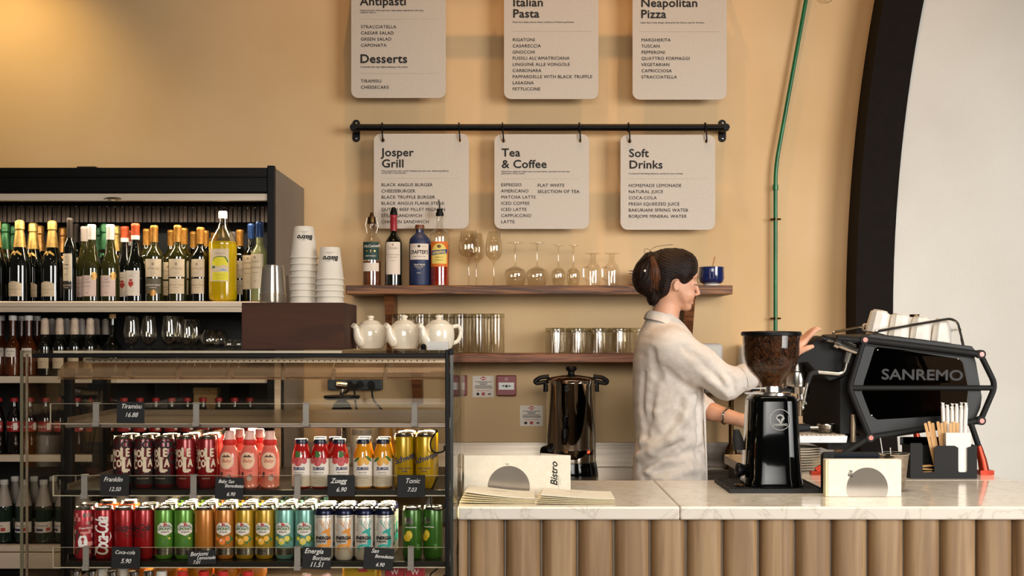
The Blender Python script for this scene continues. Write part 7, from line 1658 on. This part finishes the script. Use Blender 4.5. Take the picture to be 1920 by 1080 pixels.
# neck and trunk
FB.chain([H(1255, 556, YC), H(1250, 585, YC), H(1245, 616, YC)], [0.046, 0.0465, 0.056], 0.02, 0.01)
for s_ in (-1, 1):
    FB.cap(H(1246, 628, YC), H(1248, 648, YC+s_*0.145), 0.05, 0.052, 0.03)
    FB.cap(H(1250, 665, YC+s_*0.06), H(1256, 790, YC+s_*0.045), 0.09, 0.075, 0.04)
    hip = H(1256, 890, YC+s_*0.075); FB.cap(H(1256, 800, YC+s_*0.045), hip, 0.075, 0.075, 0.04)
    kn = (O.x+0.02, YC+s_*0.10, 0.47); an = (O.x-0.01, YC+s_*0.105, 0.08)
    FB.cap(hip, kn, 0.075, 0.055, 0.04); FB.cap(kn, an, 0.056, 0.036, 0.02); FB.cap(an, (O.x+0.09, YC+s_*0.115, 0.045), 0.036, 0.026, 0.02)
# near (right) arm, resting a hand on the machine hood
sh = H(1252, 652, YC-0.165); el = (X(1372, 4.35), 4.35, Z(719, 4.35)); wr = (X(1487, 4.415), 4.415, Z(660, 4.415))
FB.cap(sh, el, 0.05, 0.041, 0.03)
mid = tuple(np.array(el)*0.6+np.array(wr)*0.4); FB.chain([el, mid, wr], [0.041, 0.037, 0.0255], 0.01, 0.01)
def Hd(px, py, y): return (X(px, y), y, Z(py, y))
kn_ = [(1509, 640.5, 4.412, 0.0100), (1512, 634.0, 4.434, 0.0102), (1511, 632.0, 4.457, 0.0098), (1507, 632.5, 4.478, 0.0088)]
for px, py, y, r in kn_: FB.cap(Hd(1490, 656, 4.418+(y-4.44)*0.5), Hd(px, py, y), 0.0155, r+0.0012, 0.012)
FB.cap(Hd(1494, 652, 4.420), Hd(1506, 640, 4.445), 0.018, 0.014, 0.012)
tips = [[(1519, 629.5, 4.414), (1526, 622.0, 4.416), (1531.5, 619.0, 4.419)], [(1521, 624, 4.437), (1530, 617.2, 4.440), (1537, 617.2, 4.444)], [(1520, 622.5, 4.460), (1529, 616.5, 4.464), (1536, 617.0, 4.468)], [(1515, 624.5, 4.482), (1522, 618.5, 4.487), (1528, 617.6, 4.491)]]
for (px, py, y, r), tp in zip(kn_, tips): FB.chain([Hd(px, py, y)]+[Hd(*q) for q in tp], [r, r*0.92, r*0.84, r*0.70], 0.003, 0.002)
FB.chain([Hd(1493, 661, 4.405), Hd(1503, 657, 4.394), Hd(1514, 652.5, 4.390), Hd(1523, 649.6, 4.391)], [0.0145, 0.0112, 0.0098, 0.0075], 0.008, 0.002)
# far (left) arm, forearm level towards the group handle
s2 = H(1258, 652, YC+0.165); e2 = (X(1300, 4.70), 4.70, Z(762, 4.70)); w2 = (X(1394, 4.585), 4.585, Z(789, 4.585))
FB.cap(s2, e2, 0.046, 0.036, 0.03); FB.chain([e2, tuple(np.array(e2)*0.6+np.array(w2)*0.4), w2], [0.036, 0.033, 0.0235], 0.01, 0.01)
pm = Hd(1408, 791, 4.57); FB.cap(w2, pm, 0.024, 0.026, 0.012)
for i in range(4):
    y = 4.535+i*0.021; FB.chain([pm, Hd(1416, 789+i, y+0.01), Hd(1426, 787+i, y), Hd(1430, 795+i, y-0.004), Hd(1423, 801+i, y-0.004)], [0.014, 0.0105, 0.0098, 0.0090, 0.0075], 0.006, 0.002)
FB.chain([Hd(1403, 797, 4.60), Hd(1412, 803, 4.618), Hd(1421, 803, 4.612)], [0.013, 0.0105, 0.0085], 0.006, 0.002)
M['skin'] = mat('skin', '#d3a184', 0.5, sub=0.12, var='#cb9678', scale=(14, 14, 14), detail=4, bump=0.06, bscale=(260, 260, 260), bdist=0.001)
def body_part(F_, name, m, label=None, smooth=2):
    me = F_.mesh(name, [m], smooth); me.transform(Matrix.Translation(-O)); o = link(name, me, wo)
    if label: o['label'] = label
    return o
body_part(FB, 'body', M['skin'], None, 1)
# ---- shirt
FS = Field(axis([(0.40, 0.96, 0.005)]), axis([(4.22, 4.84, 0.006)]), axis([(0.60, 1.50, 0.005)]))
tab = [(588, 1219, 1262, 0.060), (600, 1212, 1276, 0.085), (612, 1206, 1287, 0.118), (626, 1199, 1297, 0.155), (645, 1193, 1304, 0.178), (680, 1189, 1311, 0.186), (740, 1188, 1317, 0.180), (800, 1192, 1317, 0.170), (830, 1193, 1319, 0.172), (860, 1189, 1321, 0.177), (905, 1187, 1323, 0.183), (1010, 1190, 1321, 0.186)]
tz = np.array([Z(a[0], YP_) for a in tab])[::-1]; tl = np.array([X(a[1], YP_) for a in tab])[::-1]; tr_ = np.array([X(a[2], YP_) for a in tab])[::-1]; tb = np.array([a[3] for a in tab])[::-1]
def torso_f(x, y, z):
    zz_ = z+0*z; l = np.interp(zz_, tz, tl); r = np.interp(zz_, tz, tr_); w = np.interp(zz_, tz, tb); cx = (l+r)/2; a = (r-l)/2
    e = 2.35; k0 = (np.abs((x-cx)/a)**e+np.abs((y-YC)/w)**e)**(1/e)
    return np.maximum((k0-1)*np.minimum(a, w), np.maximum(tz[0]-z, z-tz[-1]))
FS.put(torso_f, (tl.min(), YC-0.19, tz[0]), (tr_.max(), YC+0.19, tz[-1]))
shs = H(1252, 655, YC-0.150); els = (X(1362, 4.345), 4.345, Z(719, 4.345)); cu = (X(1393, 4.37), 4.37, Z(709, 4.37))
FS.chain([shs, tuple(np.array(shs)*0.5+np.array(els)*0.5+np.array((0, 0, 0.008))), els], [0.074, 0.064, 0.057], 0.045, 0.02); FS.cap(els, cu, 0.056, 0.044, 0.02)
s2s = H(1258, 655, YC+0.150); e2s = (X(1300, 4.70), 4.70, Z(760, 4.70)); FS.chain([s2s, e2s, (X(1321, 4.68), 4.68, Z(767, 4.68))], [0.072, 0.054, 0.047], 0.045, 0.02)
def crease(pts, r, k, carve=False, off=0.0):
    P3 = []
    for px, py in pts:                                # follow the near side of the shirt
        x, z = X(px, YP_), Z(py, YP_); i = min(np.searchsorted(FS.xs, x), len(FS.xs)-1); j = min(np.searchsorted(FS.zs, z), len(FS.zs)-1)
        col = FS.F[i, :, j]; n = np.argmax(col < 0); P3.append((x, FS.ys[n]+off if col.min() < 0 else YC-0.17, z))
    for a, c in zip(P3[:-1], P3[1:]): FS.cap(a, c, r, r, k, carve)
crease([(1236, 690), (1252, 706), (1272, 722), (1300, 738)], 0.008, 0.02, True, -0.005)
crease([(1290, 742), (1272, 778), (1250, 806), (1222, 822), (1200, 826)], 0.011, 0.026, False, 0.001)
crease([(1264, 742), (1252, 780), (1234, 806), (1212, 820)], 0.010, 0.03, True, -0.006)
crease([(1194, 872), (1214, 856), (1240, 838), (1262, 822)], 0.010, 0.026, True, -0.006)
crease([(1194, 852), (1216, 840), (1246, 818), (1264, 812)], 0.010, 0.024, False, 0.001)
crease([(1200, 892), (1230, 872), (1262, 866)], 0.008, 0.02, True, -0.005)
crease([(1258, 850), (1290, 836), (1314, 838)], 0.008, 0.02, True, -0.005)
crease([(1250, 886), (1284, 872), (1312, 876)], 0.008, 0.02, False, 0.001)
crease([(1212, 660), (1222, 700), (1216, 760), (1206, 790)], 0.008, 0.028, True, -0.004)
crease([(1200, 700), (1196, 760), (1204, 815)], 0.008, 0.02, True, -0.005)
crease([(1228, 720), (1224, 768), (1232, 800)], 0.008, 0.022, False, 0.001)
crease([(1300, 755), (1304, 800), (1300, 850)], 0.008, 0.02, True, -0.005)
crease([(1210, 880), (1240, 892), (1280, 896)], 0.008, 0.018, False, 0.001)
crease([(1278, 748), (1286, 790), (1288, 830)], 0.008, 0.022, False, 0.001)
crease([(1268, 650), (1300, 684), (1330, 708)], 0.008, 0.022, True, -0.005)
crease([(1284, 672), (1312, 706), (1340, 730)], 0.005, 0.024, False, 0.002)
crease([(1344, 696), (1356, 712), (1358, 732)], 0.007, 0.014, True, -0.005)
crease([(1330, 692), (1344, 714), (1346, 738)], 0.004, 0.014, False, 0.001)
x, y, z = np.meshgrid(FS.xs, FS.ys, FS.zs, indexing='ij', sparse=True)
FS.F += (0.0006*np.sin(62*x+33*z+4*np.sin(21*z+17*y))*np.sin(41*z-37*x+3.5*np.sin(19*x+9*z)) + 0.0005*np.sin(160*z+60*x+4*np.sin(45*x+11*y))).astype(np.float32)
def cloth_mat():
    m = mat('white_linen', '#d9d1c9', 0.85, var='#d2c9c0', scale=(60, 60, 60), spec=0.2)
    n, l = m.node_tree.nodes, m.node_tree.links; p = n['Principled BSDF']
    mp = mapped(n, l, (14, 14, 70), (0.2, 0.9, 0.2)); a = n.new('ShaderNodeTexNoise'); a.inputs['Scale'].default_value = 1.5; a.inputs['Detail'].default_value = 9; a.inputs['Roughness'].default_value = 0.62; a.inputs['Distortion'].default_value = 1.2
    l.new(mp.outputs[0], a.inputs['Vector']); bp = n.new('ShaderNodeBump'); bp.inputs['Strength'].default_value = 0.4; bp.inputs['Distance'].default_value = 0.004
    l.new(a.outputs['Fac'], bp.inputs['Height']); l.new(bp.outputs[0], p.inputs['Normal']); return m
M['linen'] = cloth_mat()
SHIRT = body_part(FS, 'shirt', M['linen'], 'loose white linen shirt', 3)
def strip(rows, name, m, th, label=None):
    b = B(); n = len(rows[0]); b.add([tuple(Vector(p)-O) for r in rows for p in r], [(j*n+i, j*n+i+1, (j+1)*n+i+1, (j+1)*n+i) for j in range(len(rows)-1) for i in range(n-1)], True)
    o = part(name, b, m, SHIRT, sharp=80)
    md = o.modifiers.new('thickness', 'SOLIDIFY'); md.thickness = th; md.offset = 0; s_ = o.modifiers.new('subdivision', 'SUBSURF'); s_.levels = 2; s_.render_levels = 2
    return o
top = [(1217, 582, 4.52), (1221, 582.5, 4.478), (1238, 585, 4.452), (1256, 592, 4.455), (1270, 603, 4.476), (1281, 617, 4.503)]
midl = [(1210, 588, 4.52), (1215, 588.5, 4.462), (1235, 592, 4.432), (1256, 601, 4.436), (1273, 614, 4.458), (1286, 628, 4.492)]
bot = [(1207, 597, 4.52), (1212, 599, 4.448), (1233, 603, 4.412), (1255, 613, 4.412), (1274, 627, 4.436), (1292, 640, 4.484)]
mir = lambda r: [(a, c, 2*YC-y) for a, c, y in r[1:]][::-1]
strip([[H(*q) for q in mir(r)+r] for r in (top, midl, bot)], 'collar', M['linen'], 0.004)
b = B(); ax_ = (Vector(cu)-Vector(els)).normalized(); c0 = Vector(cu)-ax_*0.012; c1 = Vector(cu)+ax_*0.034
rr = []
for t_, r_ in ((0, 0.0475), (0.35, 0.0495), (0.9, 0.047), (1.0, 0.0455), (0.97, 0.043), (0.4, 0.042)):
    c = c0.lerp(c1, t_); u = ax_.orthogonal().normalized(); w = ax_.cross(u)
    rr.append([tuple(c+u*(r_*(1+0.02*math.sin(3*a))*math.cos(a))+w*(r_*math.sin(a))-O) for a in [2*PI*i/28 for i in range(28)]])
b.loft(rr, caps=False); part('cuff', b, M['linen'], SHIRT, fixn=True, sharp=80)
b = B(); b.tube([Vector(H(1296, 650, 4.50))-O, Vector(H(1311, 690, 4.47))-O, Vector(H(1318, 760, 4.47))-O, Vector(H(1321, 850, 4.47))-O, Vector(H(1323, 915, 4.47))-O], 0.004, 8); part('button_placket', b, M['linen'], SHIRT)
# ---- trousers and shoes (below the counter)
FT = Field(axis([(0.40, 0.82, 0.010)]), axis([(4.28, 4.76, 0.010)]), axis([(0.05, 0.98, 0.012)]))
for s_ in (-1, 1):
    hip = H(1256, 880, YC+s_*0.08); FT.cap((hip[0], hip[1], 0.76), (hip[0], hip[1], 0.70), 0.085, 0.10, 0.05); FT.cap((hip[0], hip[1], 0.70), (O.x+0.02, YC+s_*0.10, 0.47), 0.105, 0.085, 0.03); FT.cap((O.x+0.02, YC+s_*0.10, 0.47), (O.x-0.01, YC+s_*0.105, 0.10), 0.085, 0.07, 0.02)
body_part(FT, 'trousers', mat('dark_trousers', '#1c1d22', 0.85), 'dark trousers', 2)
for s_ in (-1, 1):
    FK = Field(axis([(O.x-0.08, O.x+0.16, 0.006)]), axis([(YC+s_*0.11-0.07, YC+s_*0.11+0.07, 0.006)]), axis([(-0.01, 0.14, 0.006)]))
    FK.chain([(O.x-0.025, YC+s_*0.107, 0.048), (O.x+0.06, YC+s_*0.112, 0.042), (O.x+0.115, YC+s_*0.118, 0.036)], [0.044, 0.043, 0.034], 0, 0.02)
    body_part(FK, 'shoe', M['rubber'], None, 2)
# ---- hair
hxs = axis([(0.42, 0.72, 0.0028)]); FH = Field(hxs, axis([(4.40, 4.64, 0.003)]), axis([(1.46, 1.73, 0.0028)]))
hp_ = smooth_poly([H2(*p) for p in ((1314.5, 491), (1312.5, 480), (1303, 469), (1284, 459.5), (1258, 457), (1234, 461), (1214, 475), (1202, 500), (1206, 535), (1218, 560), (1225, 577), (1236, 572), (1247, 560), (1253, 546), (1257, 528), (1268, 524), (1274, 532), (1283, 533.5), (1295, 525), (1304, 516), (1311, 505))], 3)
hd = poly_dist(hp_)
def hair_f(x, y, z):
    d2 = hd(x+0*z, z+0*x); g = 0.0135*np.clip(-d2/0.022, 0, 1)**0.7
    pat = 0.0011*np.sin(620*z+250*x+2.2*np.sin(60*x)+180*np.abs(y-YC))
    return np.maximum(head_f(x, y, z, 0.002)-g*0.8-pat*np.clip(-d2/0.01, 0, 1), d2)
FH.put(hair_f, (0.45, YC-0.1, 1.47), (0.71, YC+0.1, 1.72))
def strands(x, y, z, d): return d-0.0012*np.sin(420*x-260*z+3*np.sin(70*z)+120*(y-YC))
def ellh(c, r, k, tilt):
    ct, st = math.cos(tilt), math.sin(tilt)
    def f(x, y, z):
        dx, dy, dz = x-c[0], y-c[1], z-c[2]; u = dx*ct-dz*st; w = dx*st+dz*ct
        k0 = np.sqrt((u/r[0])**2+(dy/r[1])**2+(w/r[2])**2); k1 = np.sqrt((u/r[0]**2)**2+(dy/r[1]**2)**2+(w/r[2]**2)**2)+1e-9
        return strands(x, y, z, k0*(k0-1)/k1)
    R = max(r); FH.put(f, [v-R for v in c], [v+R for v in c], k)
ellh(H(1217, 520, YC-0.012), (0.052, 0.058, 0.074), 0.02, -0.25)
ellh(H(1203, 524, YC-0.006), (0.032, 0.048, 0.050), 0.02, -0.1)
ellh(H(1221, 489, YC-0.015), (0.034, 0.046, 0.034), 0.015, 0.3)
ellh(H(1229, 556, YC-0.004), (0.026, 0.040, 0.036), 0.02, 0.5)
def hairmat(nm, a, c):
    m = mat(nm, a, 0.48, var=c, scale=(30, 30, 320), detail=3, lo=0.4, hi=0.75, spec=0.22)
    n, l = m.node_tree.nodes, m.node_tree.links; p = n['Principled BSDF']; mp = mapped(n, l, (60, 60, 700), (0, -0.5, 0)); no = n.new('ShaderNodeTexNoise'); no.inputs['Scale'].default_value = 1; no.inputs['Detail'].default_value = 3
    l.new(mp.outputs[0], no.inputs['Vector']); bp = n.new('ShaderNodeBump'); bp.inputs['Strength'].default_value = 0.6; bp.inputs['Distance'].default_value = 0.002; l.new(no.outputs['Fac'], bp.inputs['Height']); l.new(bp.outputs[0], p.inputs['Normal']); return m
M['hair'] = hairmat('dark_brown_hair', '#120a07', '#2a1810'); M['hair2'] = mat('auburn_hair', '#4a2814', 0.45, var='#6e4022', scale=(500, 500, 12), spec=0.3)
HAIR = body_part(FH, 'hair', M['hair'], 'dark brown hair pinned up in a twist', 2)
rnd = random.Random(11); b = B()
for i in range(70):
    u = i/69; y = YC-0.064-0.012*math.sin(u*PI)+rnd.uniform(-0.003, 0.003)
    p0 = Vector(H(1216+u*9+rnd.uniform(-1, 1), 484+rnd.uniform(-2, 2), y+0.016)); p1 = Vector(H(1219+u*17, 500, y-0.004)); p2 = Vector(H(1217+u*24+rnd.uniform(-2, 2), 520, y-0.004)); p3 = Vector(H(1215+u*30+rnd.uniform(-3, 3), 540+rnd.uniform(-8, 6), y+0.014))
    b.tube([q-O for q in arcpts([p0, p1, p2, p3], 0.04, 4)], rnd.uniform(0.0009, 0.0017), 5)
part('auburn_strands', b, M['hair2'], HAIR)['kind'] = 'stuff'
b = B()
for pts, yy in ((((1231, 487), (1219, 479), (1209, 486), (1206, 498)), -0.03), (((1226, 478), (1216, 468), (1209, 466), (1207, 472), (1211, 480)), -0.02), (((1222, 482), (1217, 470), (1228, 463), (1246, 460), (1262, 459)), -0.015), (((1229, 566), (1220, 580), (1210, 589), (1208, 600)), -0.03), (((1230, 568), (1224, 580), (1214, 593)), -0.02)):
    P_ = [Vector(H(px, py, YC+yy))-O for px, py in pts]
    for dx in (0, 0.0016): b.tube([q+Vector((dx, 0.001, dx)) for q in arcpts(P_, 0.05, 6)], 0.00045, 5)
part('loose_strands', b, M['hair'], HAIR)['kind'] = 'stuff'
b = B(); b.ball(Vector(H(1206.5, 509, YC-0.066))-O, 0.0046, 12, 8); part('pearl_pin', b, M['porcelain'], HAIR)
b = B(); b.ball(Vector(H(1267.5, 546, YC-0.080))-O, 0.0026, 10, 6); part('earring', b, M['chrome'], wo)
# ---- face details
M['lash'] = mat('lash_brown', '#160d09', 0.7); M['lip'] = mat('lip_pink', '#b9705f', 0.45)
for s_ in (-1, 1):
    b = B(); b.tube([Vector(H(px, py, YC+s_*yy))-O for px, py, yy in ((1297.5, 532, 0.0420), (1302.0, 534.2, 0.0375), (1305.3, 534.6, 0.0315), (1306.8, 534.2, 0.0255))], [0.0008, 0.0012, 0.0012, 0.0008], 6)
    for u in range(6): 
        px, py, yy = 1300+u*1.2, 533.4+u*0.25, 0.0395-u*0.0025; b.tube([Vector(H(px, py, YC+s_*yy))-O, Vector(H(px+3.2, py+2.0, YC+s_*(yy+0.0015)))-O], [0.0009, 0.0003], 5)
    part('eyelashes', b, M['lash'], wo)
    b = B(); b.tube([Vector(H(px, py, YC+s_*yy))-O for px, py, yy in ((1308.8, 520.4, 0.014), (1306.8, 517.6, 0.028), (1302, 516.4, 0.041), (1296, 518.6, 0.054))], [0.0016, 0.0026, 0.0024, 0.0012], 7); part('eyebrow', b, M['lash'], wo)
b = B(); b.ball(Vector(H(1300.0, 562.2, YC))-O, (0.0062, 0.0175, 0.0028), 16, 8); b2 = part('upper_lip', b, M['lip'], wo)
b = B(); b.ball(Vector(H(1299.0, 567.0, YC))-O, (0.0062, 0.0155, 0.0031), 16, 8); part('lower_lip', b, M['lip'], wo)
b = B(); d = (Vector(w2)-Vector(e2)).normalized(); c = Vector(e2).lerp(Vector(w2), 0.66); u = d.orthogonal().normalized(); w = d.cross(u)
b.tube([c+u*(0.0300*math.cos(a))+w*(0.0300*math.sin(a))+d*0.002*math.sin(5*a)-O for a in [2*PI*i/40 for i in range(40)]], 0.0048, 8, True); part('bracelet', b, M['chrome'], wo, label='silver bracelet')
